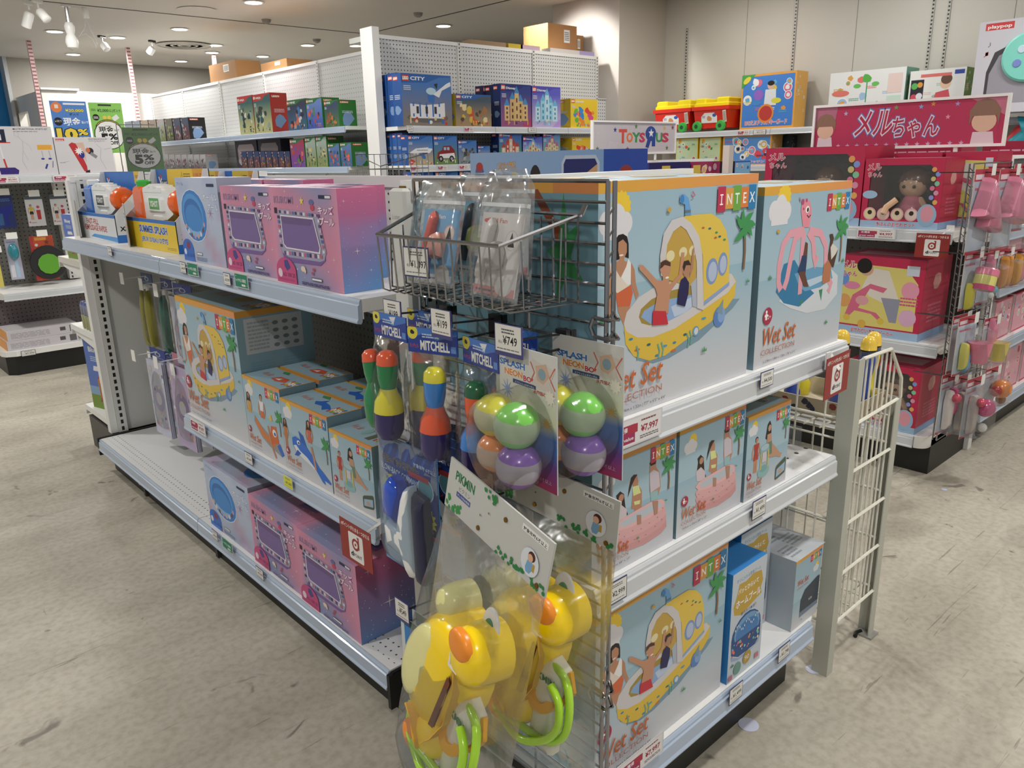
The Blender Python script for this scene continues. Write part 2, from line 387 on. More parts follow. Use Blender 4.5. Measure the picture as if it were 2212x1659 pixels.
# ================================================================ the hall
def floor_mat():
    m = bpy.data.materials.new('worn_concrete'); m.use_nodes = True; nt = m.node_tree; b = nt.nodes['Principled BSDF']; L = nt.links.new
    tc = nt.nodes.new('ShaderNodeTexCoord')
    def noise(sc, det=5, dist=0.0, stretch=None):
        n = nt.nodes.new('ShaderNodeTexNoise'); n.inputs['Scale'].default_value = sc; n.inputs['Detail'].default_value = det; n.inputs['Distortion'].default_value = dist
        if stretch:
            mp = nt.nodes.new('ShaderNodeMapping'); mp.inputs['Scale'].default_value = stretch[0]; mp.inputs['Rotation'].default_value = (0, 0, stretch[1]); L(tc.outputs['Object'], mp.inputs[0]); L(mp.outputs[0], n.inputs['Vector'])
        else: L(tc.outputs['Object'], n.inputs['Vector'])
        return n.outputs['Fac']
    def ramp(f, stops):
        r = nt.nodes.new('ShaderNodeValToRGB'); e = r.color_ramp.elements
        e[0].position, e[0].color = stops[0][0], (*hexc(stops[0][1]), 1); e[1].position, e[1].color = stops[-1][0], (*hexc(stops[-1][1]), 1)
        for p, c in stops[1:-1]: q = e.new(p); q.color = (*hexc(c), 1)
        L(f, r.inputs[0]); return r.outputs[0]
    def mix(f, a, bb, mode='MIX'):
        n = nt.nodes.new('ShaderNodeMix'); n.data_type = 'RGBA'; n.blend_type = mode
        if isinstance(f, float): n.inputs[0].default_value = f
        else: L(f, n.inputs[0])
        L(a, n.inputs[6]); L(bb, n.inputs[7]); return n.outputs[2]
    base = ramp(noise(1.1, 8, .6), [(.3, 'aea89b'), (.5, 'bdb7a9'), (.7, 'cbc5b7')])
    streak = ramp(noise(2.2, 7, .3, ((.6, 2.0, 1), .2)), [(.35, '9a958a'), (.6, 'ffffff')])
    c = mix(.3, base, streak, 'MULTIPLY')
    fine = ramp(noise(45, 3), [(.3, 'd8d5cc'), (.6, 'ffffff')]); c = mix(.6, c, fine, 'MULTIPLY')
    spots = ramp(noise(7, 3, 1.2), [(.27, '5c5850'), (.33, 'ffffff')]); c = mix(.6, c, spots, 'MULTIPLY')
    scr = ramp(noise(5, 2, 2.0, ((.4, 9, 1), 1.1)), [(.27, '77726a'), (.3, 'ffffff')]); c = mix(.45, c, scr, 'MULTIPLY')
    L(c, b.inputs['Base Color']); b.inputs['Roughness'].default_value = .55
    r = nt.nodes.new('ShaderNodeMapRange'); r.inputs[3].default_value = .38; r.inputs[4].default_value = .7; L(noise(3, 4), r.inputs[0]); L(r.outputs[0], b.inputs['Roughness'])
    bp = nt.nodes.new('ShaderNodeBump'); bp.inputs['Strength'].default_value = .25; bp.inputs['Distance'].default_value = .003; L(noise(30, 4), bp.inputs['Height']); L(bp.outputs[0], b.inputs['Normal'])
    return m
struct(MB().box(-4, -4, -.1, 13, 17, 0).build('floor', floor_mat()))
CEILM = mat('ceiling_paint', 'd6d2ca', .8, noise=.04, nscale=1.5)
WALLM = mat('warm_grey_wall_paint', 'bab5ac', .7, noise=.03, nscale=2)
struct(MB().box(-4, -4, CEIL, 13, 17, CEIL + .1).build('ceiling', CEILM))
GRV = mat('shadow_gap', '4a4642', .8)
struct(MB().box(-4, 9.215, CEIL - .004, 6.0, 9.235, CEIL - .0005).box(5.99, 4.0, CEIL - .004, 6.01, 9.22, CEIL - .0005).box(6.0, 9.24, CEIL - .004, 13, 9.25, CEIL - .0005).build('trim_1', GRV))
# walls
WB = 13.95; XW = 7.37
struct(MB().box(2.85, WB, 0, 13, WB + .15, CEIL).build('wall_back', mat('grey_back_wall', '9a968e', .8, noise=.03)))
struct(MB().box(XW, -4, 0, XW + .15, 5.53, CEIL).build('wall_right', mat('off_white_wall_panel', 'c3bfb7', .6, noise=.02, nscale=1)))
struct(MB().box(6.6, 5.53, 0, XW + .15, 6.47, CEIL).build('wall_column', mat('column_wall_paint', 'bdb6ae', .65, noise=.02, nscale=1)))
struct(MB().box(6.9, 9.4, 0, 13, 9.5, CEIL).box(12.9, 5.53, 0, 13, 9.4, CEIL).build('wall_backroom', mat('unlit_backroom_shade', '23262c', .8)))  # wall added near-black: its colour holds the shade of the unlit area
struct(MB().box(2.80, WB - .1, 0, 2.849, WB + .15, CEIL).build('wall_left', mat('pale_side_panel', 'b0b4b6', .7)))
struct(MB().box(1.0, WB + .3, 0, 2.86, WB + .4, CEIL).build('wall_blue', mat('blue_lit_wall', '1c86d0', .6)))
SLOTW = dotted('slotted_strip_steel', 'a9a7a2', '2a2a2c', .02, .0052, ax=1, slot=.25, pitch2=.03, off=(.01, 0))
for i, y in enumerate((5.25, 4.035, 2.81, 2.685, 1.6, .4)):
    struct(MB().box(XW - .012, -.012, .4, XW, .012, 2.685 if i == 0 else CEIL - .02).build('trim_%d' % (i + 2), dotted('wall_slot_%d' % 1, 'b0aea8', '232325', .024, .007, ax=1, slot=1.0, pitch2=.03, off=(.012, 0)), loc=(0, y, 0)))
struct(MB().box(XW - .003, 4.55, .2, XW, 4.553, CEIL).box(XW - .003, 3.45, .2, XW, 3.453, CEIL).box(XW - .003, 2.2, .2, XW, 2.203, CEIL).box(XW - .003, 1.0, .2, XW, 1.003, CEIL).build('trim_8', mat('panel_seam', '8f8b84', .7)))
# downlight fittings
EMI = mat('lit_lamp_glass', 'fff6e8', .5, emit=14)
RING = mat('downlight_ring', 'e6e4df', .4)
seen = ['over the aisle nearest the far left shelves', 'right of centre above the tall white shelving', 'on the left ceiling beside the round vent', 'small one left of the round vent', 'just right of the round vent', 'weak one right of the round vent', 'near the top left of the white perforated shelving', 'far left near the back wall', 'second from the left near the back wall', 'above the brown cartons on the shelving', 'half hidden behind the tall shelf post', 'furthest left beside the pink poles']
seen += ['%s part of the ceiling outside the picture' % a for a in ('left front', 'near front', 'left', 'middle', 'middle back', 'right', 'near right', 'far front left', 'front', 'far left', 'right middle', 'right front', 'back left', 'wall side', 'near wall side')]
dl0 = None
for i, ((x, y, k), s) in enumerate(zip(DOWNLIGHTS, seen)):
    t = thing('recessed_downlight', 'round recessed ceiling downlight, ' + s, 'ceiling light', (x, y, CEIL), 0, 'recessed downlights')
    MB().lathe([(.11, -.006), (.098, -.012), (.086, -.012), (.086, -.001)], 24).build('ring', RING, t, True)
    MB().lathe([(.084, -.0085), (.084, -.0075)], 24).build('lamp_glass', EMI, t)
# track spotlights, cameras and the vent at top left
WPL = mat('white_plastic', 'e9e9e6', .35); DGREY = mat('dark_grey_plastic', '2b2b2c', .5)
def spot_on_track(px, py, lab, ln=.16, tilt=.5):
    p = at(px, py, 2, CEIL)
    t = thing('track_spotlight', lab, 'spotlight', (p.x, p.y, CEIL), .6)
    MB().box(-.05, -.02, -.025, .05, .02, -.0005).build('mount', DGREY if 'black' in lab else WPL, t)
    MB().tube([(0, 0, -.02), (0, 0, -.07)], .01, 8).build('stem', WPL, t)
    R = Matrix.Translation((0, 0, -.09)) @ Matrix.Rotation(tilt, 4, 'X')
    MB().lathe([(.03, -ln), (.045, -ln + .01), (.045, -.02), (.03, 0)], 14, M=R).build('lamp_head', WPL, t, True)
spot_on_track(60, 4, 'white cylindrical spotlight on the ceiling, leftmost')
spot_on_track(80, 0, 'white cylindrical spotlight beside the leftmost one', .13, -.7)
spot_on_track(219, 77, 'small white spotlight on a black mount, left of the round vent', .1, -.6)
spot_on_track(328, 87, 'small white spotlight on a black mount, touching the round vent', .1, .8)
p = at(142, 10, 2, CEIL)
t = thing('ceiling_camera', 'white double-bulb camera hanging from the ceiling on a silver stem', 'camera', (p.x, p.y, CEIL))
MB().lathe([(.045, -.02), (.045, 0)], 16).build('mount', WPL, t); MB().tube([(0, 0, -.02), (0, 0, -.17)], .018, 8).build('stem', mat('silver_stem', 'a8a8a8', .3, 1), t)
MB().lathe([(.005, -.43), (.05, -.4), (.062, -.35), (.05, -.3), (.036, -.275), (.045, -.24), (.05, -.2), (.035, -.165), (.01, -.16)], 16).build('camera_body', WPL, t, True)
p = at(183, 16, 2, CEIL)
t = thing('hanging_cable', 'thin white cable looped under the ceiling beside the camera', 'cable', (p.x, p.y, CEIL))
MB().lathe([(.03, -.1), (.03, 0)], 12).build('socket', WPL, t)
MB().tube([(0, 0, -.1), (-.03, 0, -.2), (-.09, .02, -.28), (-.03, .02, -.25), (.03, 0, -.3), (.05, 0, -.38), (.07, 0, -.33), (.02, 0, -.2), (0, 0, -.1)], .005, 5).build('cord', mat('grey_cord', 'c0bfbd', .5), t)
p = at(398, 96, 2, CEIL)
v = MB()
for r in (.36, .27, .18, .09): v.lathe([(r, -.014), (r - .012, -.022), (r - .03, -.022), (r - .035, -.002), (r - .03, -.001)], 32)
tag(v.lathe([(.37, -.004), (.37, -.0005)], 32).build('ceiling_vent', mat('vent_grey', 'b8b3aa', .6), loc=(p.x, p.y, CEIL), smooth=False), 'round air vent of concentric rings in the ceiling', 'vent')
for q, lab in (((425, 20), 'large plain round plate flush in the ceiling near the top'),):
    p = at(*q, 2, CEIL); tag(MB().lathe([(.2, -.008), (.19, -.003), (.19, -.0005)], 28).build('ceiling_plate', CEILM, loc=(p.x, p.y, CEIL)), lab, 'ceiling plate')
for q, lab in (((575, 42), 'small round detector on the ceiling, right of the top downlight'), ((903, 28), 'small round detector on the ceiling above the tall shelving'), ((684, 85), 'small dark detector near the top of the left shelving')):
    p = at(*q, 2, CEIL); tag(MB().lathe([(.02, -.045), (.045, -.03), (.055, -.0005)], 16).build('smoke_detector', mat('detector_grey', '8e8a84', .5), loc=(p.x, p.y, CEIL), smooth=True), lab, 'detector')
# narrow spot that washes the column
lamp('SPOT', 'column_wash', (5.6, 5.95, 2.93), 105, (1, .98, .95), spot_size=math.radians(74), spot_blend=.55, shadow_soft_size=.06).rotation_euler = Vector((1.0, .05, -.72)).to_track_quat('-Z', 'Y').to_euler()
lamp('SPOT', 'poster_wash', (3.6, 11.3, 2.9), 70, (1, .97, .9), spot_size=math.radians(80), spot_blend=.7, shadow_soft_size=.06).rotation_euler = Vector((0, 1.0, -.6)).to_track_quat('-Z', 'Y').to_euler()
# white block of a stall at the far left with a dark opening in its side
x0 = at(88, 195, 1, 12.4).x; zt = at(200, 198, 1, 12.4).z; o = at(30, 285, 0, x0); o2 = at(60, 240, 0, x0)
mb = MB().box(x0, 12.4, 0, 6.6, 12.5, zt).box(x0, 12.5, 0, x0 + .1, 13.9, o.z).box(x0, 12.5, o2.z, x0 + .1, 13.9, zt).box(x0, o.y, o.z, x0 + .1, 13.9, o2.z).box(x0, 12.5, o.z, x0 + .1, o2.y, o2.z)
tag(mb.build('stall_partition', mat('white_stall_wall', 'dcdad4', .6)), 'white freestanding stall wall at the far left with a square dark opening', 'partition')
tag(MB().box(x0 + .4, 13.2, 0, x0 + .45, 13.8, 1.9, '1c1612').box(x0 + .45, 12.9, 0, x0 + .9, 13.8, 2.1, '4a4038').build('dark_cabinet', PRINTM), 'dark cabinet seen through the opening of the white stall wall', 'cabinet')
tag(MB().box(-.02 + x0, 12.32, zt + .001, x0 + .45, 12.6, zt + .025).build('cap_board', WHITE), 'thin white cap board lying on the corner of the white stall wall', 'board')
# pink slotted poles
PINK = dotted('pink_slotted_steel', 'e2bcbc', '8a5f60', .05, .009, ax=0, pitch2=.045, slot=.4, off=(.025, 0))
for x, l in ((2.77, 'left of the three'), (3.97, 'middle of the three'), (5.17, 'right of the three, behind the white shelving')):
    tag(MB().box(-.025, -.02, 0, .025, .02, CEIL).build('pink_pole', PINK, loc=(x, 12.07, 0)), 'pink slotted steel pole from floor to ceiling, ' + l, 'pole', 'pink ceiling poles')
# ================================================================ gondola shelving kit
PEGD = dotted('pegboard_dark', '6e6f69', '161615', .025, .0042, off=(.0125, .0125)); PEGW = dotted('pegboard_white', 'dcdcd8', '2a2a2a', .025, .004, off=(.0125, .0125))
PEGG = dotted('pegboard_grey', 'a2a5a4', '1c1c1c', .04, .0055, off=(.01, .01)); SLOTS = dotted('slotted_upright', 'd6d6d2', '17171a', .05, .0085, ax=0, slot=1.6, pitch2=.03, off=(.025, 0))
DECK = dotted('perforated_deck', 'e2e3e3', '4a4c4e', .025, .0032, ax=2, off=(.0125, .0125), rows=(.025, .095)); DECKB = dotted('deck_big_holes', 'e2e3e3', '202022', .05, .006, ax=2, off=(.0, .0), rows=(.03, .13))
def rail_mesh(W, mi=0, z=0.0, mb=None, x0=0, y=0):
    """price rail: a clear extrusion hooked on the shelf lip, ribs along it"""
    mb = mb or MB()
    prof = [(0, 0), (-.003, -.001), (-.006, -.006), (-.006, -.012), (-.010, -.014), (-.011, -.044), (-.015, -.050), (-.014, -.054), (-.004, -.056), (0, -.05)]
    n = len(prof); v = [(x0, y + a, z + b) for a, b in prof] + [(x0 + W, y + a, z + b) for a, b in prof]
    return mb.add(v, [(i, (i + 1) % n, (i + 1) % n + n, i + n)[::-1] for i in range(n)] + [tuple(range(n)), tuple(range(2 * n - 1, n - 1, -1))], None, mi)
def shelf(parent, x0, W, D, z, deck=WHITE, railm=RAIL, bracket=True, rw=None, name='shelf', y0=0):
    mb = MB(); g = .002
    mb.box(x0 + g, y0 + .002, z - .003, x0 + W - g, y0 + D, z); mb.box(x0 + g, y0 + .001, z - .045, x0 + W - g, y0 + .004, z - .0031); mb.box(x0 + g, y0 + .004, z - .03, x0 + W - g, y0 + D, z - .024)
    mb.box(x0 + g, y0 + .004, z - .024, x0 + .004, y0 + D, z - .003); mb.box(x0 + W - .004, y0 + .004, z - .024, x0 + W - g, y0 + D, z - .003)
    o = mb.build(name, deck, parent)
    r = rail_mesh(W - 2 * g, 0, z, None, x0 + g, y0).build('price_rail', railm, o)
    if bracket:
        for x in (x0 + .006, x0 + W - .012):
            b = MB(); P = [(y0 + .02, z - .033), (y0 + .06, z - .05), (y0 + D - .02, z - .085), (y0 + D, z - .085), (y0 + D, z - .0305), (y0 + .02, z - .0305)]
            b.add([(x, a, c) for a, c in P] + [(x + .004, a, c) for a, c in P], [tuple(range(6)), tuple(range(11, 5, -1))] + [(i, i + 6, (i + 1) % 6 + 6, (i + 1) % 6) for i in range(6)]).build('bracket', WHITE, o)
    return o
def upright(parent, x, y, z0, z1, w=.03, m=SLOTS):
    """slotted post with its own local origin so that the slots sit in its middle"""
    return MB().box(-w / 2, -.006, 0, w / 2, .03, z1 - z0).build('upright', m, parent, loc=(x, y, z0))
# ---------------------------------------------------------------- main gondola: long side looks to -x, runs from y 3.96 (local x 0) to 1.49
g = thing('gondola_shelving', 'long white two-bay shelf unit in front, with pool boxes and a bare lower deck', 'shelving', (.909, 3.96, 0), -PI / 2)
LW = 2.47; B1 = 1.22; DP = .47
MB().box(0, .045, 0, LW, .06, .112).box(0, .06, 0, .02, DP, .1).box(LW - .02, .06, 0, LW, DP, .1).build('plinth', BLACK, g)
for x0, w in ((0, B1), (B1, LW - B1)):
    o = shelf(g, x0, w, DP - .01, .166, DECK, bracket=False, name='base_deck')
MB().box(0 - .012, -.012, .085, 0, DP, .172).build('end_cover', BLACK, g); MB().box(LW, -.012, .06, LW + .012, DP, .16).box(LW, 0, .16, LW + .01, DP, .163).build('end_cover', BLACK, g)
for x in (.45, B1 + .02): MB().box(x, .034, .004, x + .02, .045, .1).build('plinth_clip', mat('charcoal', '303030', .5), g)
MB().box(.4, .03, .045, .425, .044, .1).build('plinth_label', WPL, g)
MB().box(.014, DP, .17, LW - .014, DP + .004, 1.09).build('back_panel', PEGD, g)
MB().box(.014, DP, 1.09, LW - .014, DP + .004, 1.37).build('upper_back_panel', PEGW, g)
MB().box(0, DP - .012, 1.345, LW, DP + .02, 1.378).build('top_cap', WHITE, g)
for x in (.0, B1, LW): upright(g, x, DP - .003, .17, 1.36)
for x0, w in ((0, B1), (B1, LW - B1)): shelf(g, x0, w, .44, 1.127, WHITE)
shelf(g, B1 + .02, LW - B1 - .02, .44, .58, WHITE)
# spine side that faces away
MB().box(0, DP + .02, 0, LW, DP + .03, 1.345).box(0, DP + .03, 0, LW, DP + .46, .16).build('far_side_panel', GREYP, g)
# ---------------------------------------------------------------- near end unit: looks to -y
e = thing('end_display_shelving', 'white end shelf unit of the front gondola, facing right with three shelves of pool boxes', 'shelving', (.93, .824, 0), 0)
EW = .93; ED = .49
MB().box(.035, .05, 0, EW - .06, .065, .15).box(.02, .065, 0, .035, ED, .15).box(EW - .075, .065, 0, EW - .06, ED, .15).build('plinth', BLACK, e)
o = shelf(e, 0, EW - .045, ED - .01, .209, WHITE, bracket=False, name='base_deck')
MB().prism([(EW - .05 + .048 * math.sin(a * PI / 16), .048 - .048 * math.cos(a * PI / 16)) for a in range(9)] + [(EW - .05, .048)], .155, .2085).box(EW - .05, .048, .159, EW - .002, ED - .01, .209).build('corner_cap', WPL, o, True)
shelf(e, 0, EW, ED - .03, .672, DECKB, RAILW); shelf(e, 0, EW, ED - .03, .974, WHITE, RAILW)
MB().box(.03, ED, .15, EW - .03, ED + .005, 1.345).build('back_panel', PEGG, e)
MB().box(-.0, ED - .012, 1.345, EW + .02, ED + .03, 1.383).build('top_cap', WHITE, e)
for x in (.03, EW - .015): upright(e, x, ED - .003, .2, 1.34)
# end post between the two units
pm = MB().bbox(-.019, 0, 0, .022, .056, 1.368, .006).box(.022, .006, .0, .034, .05, 1.34)
po = pm.build('end_post', GREYP, e, loc=(0, .483, 0)); MB().box(-.003, .018, .01, .02, .038, .02).build('brass_screw', mat('brass_screw', '8a6a30', .4, 1), po, loc=(0, 0, 1.352))
eb = Art(.036, .05, None); eb.text('Lozier', .12, .35, .2, 'b3b4b0', w=.75, shear=.2); mbx = MB(); eb.put(mbx, (-.0192, .05, 1.29), (0, -1, 0), (0, 0, 1)); mbx.build('embossed_mark', PRINTM, po)
# ---------------------------------------------------------------- far end unit with its slotted partition, looks to +y
f = thing('end_display_shelving', 'white slotted end panel and shelves at the far end of the front gondola', 'shelving', (1.92, 4.455, 0), PI)
FW = .94
MB().box(.03, .05, 0, FW - .0, .065, .17).box(FW - .02, .065, 0, FW - .0, .44, .17).box(.03, .065, 0, .045, .44, .17).build('plinth', mat('dark_grey_plinth', '3d3d3a', .45), f)
shelf(f, 0, FW, .43, .22, WHITE, WHITE, bracket=False, name='base_deck')
shelf(f, 0, FW - .0, .42, .655, WHITE, WHITE); shelf(f, 0, FW, .42, 1.0, CREAM, CREAM)
MB().box(.0, .445, .17, FW - .05, .452, 1.36).build('back_panel', GREYP, f)
o = MB().box(-.022, -.012, 0, .022, .02, 1.2).build('upright', dotted('slotted_upright_wide', 'd2d2ce', '101012', .044, .010, ax=0, slot=1.6, pitch2=.034, off=(.022, 0)), f, loc=(FW - .045, .452, .17))
MB().box(FW - .022, .42, .17, FW + .01, .465, 1.37).build('end_post', WHITE, f)
MB().box(0, .43, 1.36, FW, .47, 1.385).build('top_cap', WHITE, f)
# ---------------------------------------------------------------- chrome mesh panel on the left flank of the near end unit
def wire_grid(name, lab, W, H, loc, rot, n=30, inner=(.0, .3, .62), r=.0028, parent_none=True):
    t = thing(name, lab, 'wire grid', loc, rot)
    fr = MB()
    for y in (0, .016): fr.tube([(0, y, 0), (0, y, H), ], r * 1.35, 6).tube([(W, y, 0), (W, y, H)], r * 1.35, 6)
    for x in (0, W):
        N = int(H / .032)
        for i in range(N): fr.tube([(x, 0, .01 + i * .032), (x, .016, .026 + i * .032)], r * .7, 4)
    fr.tube([(0, 0, H), (W, 0, H)], r * 1.3, 6).tube([(0, 0, 0), (W, 0, 0)], r * 1.3, 6)
    fr.build('frame', CHROME, t, True)
    h = MB()
    for i in range(1, n): h.tube([(0, .004, H * i / n), (W, .004, H * i / n)], r * .85, 5)
    h.build('horizontal_wires', CHROME, t, True)
    v = MB()
    for q in inner: v.tube([(W * q, .011, 0), (W * q, .011, H)], r, 5)
    v.build('vertical_wires', CHROME, t, True)
    return t
mesh = wire_grid('wire_grid_panel', 'tall chrome wire grid on the side of the front end shelf, hung with summer toys', .49, 1.215, (.908, 1.268, .17), -PI / 2, 39, (.2, .62))
for z in (.31, .98):
    c = MB()
    for dz in (0, .03): c.tube([(.475, -.012, z + dz), (.51, -.016, z + dz), (.514, 0, z + dz), (.49, .02, z + dz)], .0035, 6)
    c.tube([(.475, -.012, z), (.47, -.014, z + .015), (.475, -.012, z + .03)], .0035, 6); c.build('joining_clip', CHROME, mesh, True)
c = MB().tube([(.08, .0, 1.19), (.08, .05, 1.19), (.085, .05, 1.15)], .002, 5).box(.09, .03, 1.15, .115, .032, 1.205).build('hanger_hook', CHROME, mesh)
# ================================================================ printed artwork
def hom(tl, tr, br, bl):
    """maps a point seen in a slanted view of the card to its place on the card (0..1, 0..1)"""
    (x0, y0), (x1, y1), (x2, y2), (x3, y3) = bl, br, tr, tl
    dx1, dx2, dx3 = x1 - x2, x3 - x2, x0 - x1 + x2 - x3; dy1, dy2, dy3 = y1 - y2, y3 - y2, y0 - y1 + y2 - y3
    d = dx1 * dy2 - dx2 * dy1; g = (dx3 * dy2 - dx2 * dy3) / d; h = (dx1 * dy3 - dx3 * dy1) / d
    Mi = Matrix(((x1 - x0 + g * x1, x3 - x0 + h * x3, x0), (y1 - y0 + g * y1, y3 - y0 + h * y3, y0), (g, h, 1))).inverted()
    def f(p): q = Mi @ Vector((p[0], p[1], 1)); return (q.x / q.z, q.y / q.z)
    return f
INTC = ('c2294f', 'e0a040', '6fae46', 'e07f34', '1d7fb8')
def intex_logo(a, x, y, w, h):
    R = [.0, .04, -.02, .03, .0]
    for i, ch in enumerate('INTEX'):
        a.rect(x + w * i / 5, y + h * (0 if i % 2 == 0 else .1), w / 5, h * (1 if i % 2 == 0 else .82), INTC[i])
        a.text(ch, x + w * (i + .5) / 5, y + h * .28, h * .42, 'ffffff', al='c', fat=.012, stretch=.9)
        if ch == 'I': a.rect(x + w * (i + .3) / 5, y + h * .28, w * .08, h * .05, 'ffffff').rect(x + w * (i + .3) / 5, y + h * .65, w * .08, h * .05, 'ffffff')
def cloud(a, x, y, s):
    k = a.W / a.H
    a.star(x + s * .22, y + s * .42 * k, s * .48, 'f4cf2c', 14, .86)
    for dx, dy, r in ((-.42, -.05, .38), (.02, .12, .40), (.42, -.08, .34), (-.1, -.22, .34), (.25, -.25, .3)): a.ell(x + s * dx, y + s * dy * k, s * r, None, 'e6e4e8')
    a.rect(x - s * .6, y - s * .55 * k, s * 1.15, s * .4 * k, 'e6e4e8')
def palm(a, x, y, s, g='3f9a57'):
    k = a.W / a.H
    a.line([(x + s * .1, y - 2.1 * s * k), (x + s * .14, y - 1.2 * s * k), (x, y)], s * .17, '8d6a50')
    for an, l in ((.25, 1.0), (1.0, .95), (2.1, .9), (2.75, 1.0), (-.35, .85), (-2.3, 1.1), (-1.2, .6)):
        ca, sa = math.cos(an), math.sin(an); P = []
        for t, wd in ((0, .06), (.35, .26), (.7, .2), (1, 0)): P.append((t, wd))
        Q = [(t * l, wd - .25 * t * t) for t, wd in P] + [(t * l, -wd * .5 - .25 * t * t) for t, wd in P[::-1][1:]]
        a.poly([(x + s * (q * ca - r * sa) , y + s * k * (q * sa + r * ca)) for q, r in Q], g)
def grass(a, x, y, s, c='4a9a5c'):
    k = a.W / a.H
    a.poly([(x - s, y), (x - s * .7, y + s * k * .8), (x - s * .4, y + s * .3 * k), (x, y + s * 1.3 * k), (x + s * .35, y + s * .3 * k), (x + s * .8, y + s * .8 * k), (x + s, y)], c)
def person(a, x, y, h, skin='c98e6a', hair='241a18', top='f0e6dc', bot='d8643a', pose='stand', hr=1.0, long_hair=False, legs=True):
    """small printed figure; x,y the feet (or seat), h the height, all in card fractions"""
    k = a.H / a.W; w = h * k                                     # horizontal unit equal to the height
    if legs: a.line([(x - w * .05, y), (x - w * .045, y + h * .25), (x - w * .04, y + h * .48)], w * .085, skin).line([(x + w * .05, y), (x + w * .045, y + h * .25), (x + w * .04, y + h * .48)], w * .085, skin)
    a.line([(x - w * .13, y + h * .8), (x - w * .19, y + h * .6), (x - w * .16, y + h * .42)], w * .055, skin)
    if pose == 'wave': a.line([(x + w * .12, y + h * .8), (x + w * .26, y + h * .9), (x + w * .3, y + h * 1.04)], w * .055, skin)
    else: a.line([(x + w * .13, y + h * .8), (x + w * .18, y + h * .6), (x + w * .14, y + h * .44)], w * .055, skin)
    a.poly([(x - w * .13, y + h * .83), (x + w * .13, y + h * .83), (x + w * .09, y + h * .6), (x + w * .11, y + h * .42), (x - w * .11, y + h * .42), (x - w * .09, y + h * .6)], top)
    a.poly([(x - w * .1, y + h * .56), (x + w * .1, y + h * .56), (x + w * .12, y + h * .36), (x + w * .02, y + h * .36), (x, y + h * .42), (x - w * .02, y + h * .36), (x - w * .12, y + h * .36)], bot)
    if long_hair: a.poly([(x - w * .1, y + h * .99), (x + w * .1, y + h * .99), (x + w * .14, y + h * .72), (x + w * .05, y + h * .74), (x - w * .06, y + h * .74), (x - w * .15, y + h * .7)], hair)
    a.rect(x - w * .025, y + h * .82, w * .05, h * .05, skin).ell(x, y + h * .945, w * .075 * hr, h * .085 * hr, hair).ell(x + w * .008, y + h * .925, w * .058 * hr, h * .068 * hr, skin)
def intex_ground(W, H, hz=.5, top='9cbccd', mid='adcad8', bot='d6d6db', stripe=True):
    a = Art(W, H)
    cm = lambda p, q, t: tuple(hexc(p)[i] * (1 - t) + hexc(q)[i] * t for i in range(3))
    a.grad(0, hz, 1, 1 - hz, lambda u, v: cm(mid, top, v), 1, 2)
    a.grad(0, 0, 1, hz, lambda u, v: cm(bot, '9abfd0', min(1, max(0, v * 1.15 - .15 + u * .12))), 3, 6)
    if stripe: a.grad(0, .955, 1, .045, lambda u, v: cm('e2ab35', 'e59456', u), 3, 1)
    return a
def intex_words(a, sc=1.0, x=.02, y=.12, sub='± 2.31m x 1.96m x 1.32m | 7\'7" x 6\'5" x 4\'4"', badge=True):
    if badge:
        a.ell(x + .05 * sc, y + .165 * sc, .048 * sc, None, 'b0264a')
        a.ell(x + .035 * sc, y + .19 * sc, .009 * sc, None, 'ffffff').rect(x + .026 * sc, y + .145 * sc, .018 * sc, .035 * sc, 'ffffff').rect(x + .018 * sc, y + .163 * sc, .034 * sc, .012 * sc, 'ffffff').text('2+', x + .05 * sc, y + .148 * sc, .022 * sc, 'ffffff')
    a.text('Wet Set', x, y, .1 * sc, 'cf6a2c', w=.36 * sc, fat=.012, shear=.18)
    a.text('COLLECTION', x + .005, y - .055 * sc, .032 * sc, 'c0694a', w=.36 * sc, fat=-.008)
    if sub and sc > .6: a.text(sub, x + .03 * sc, y - .1 * sc, .019 * sc, '5a5a60', w=.36 * sc)
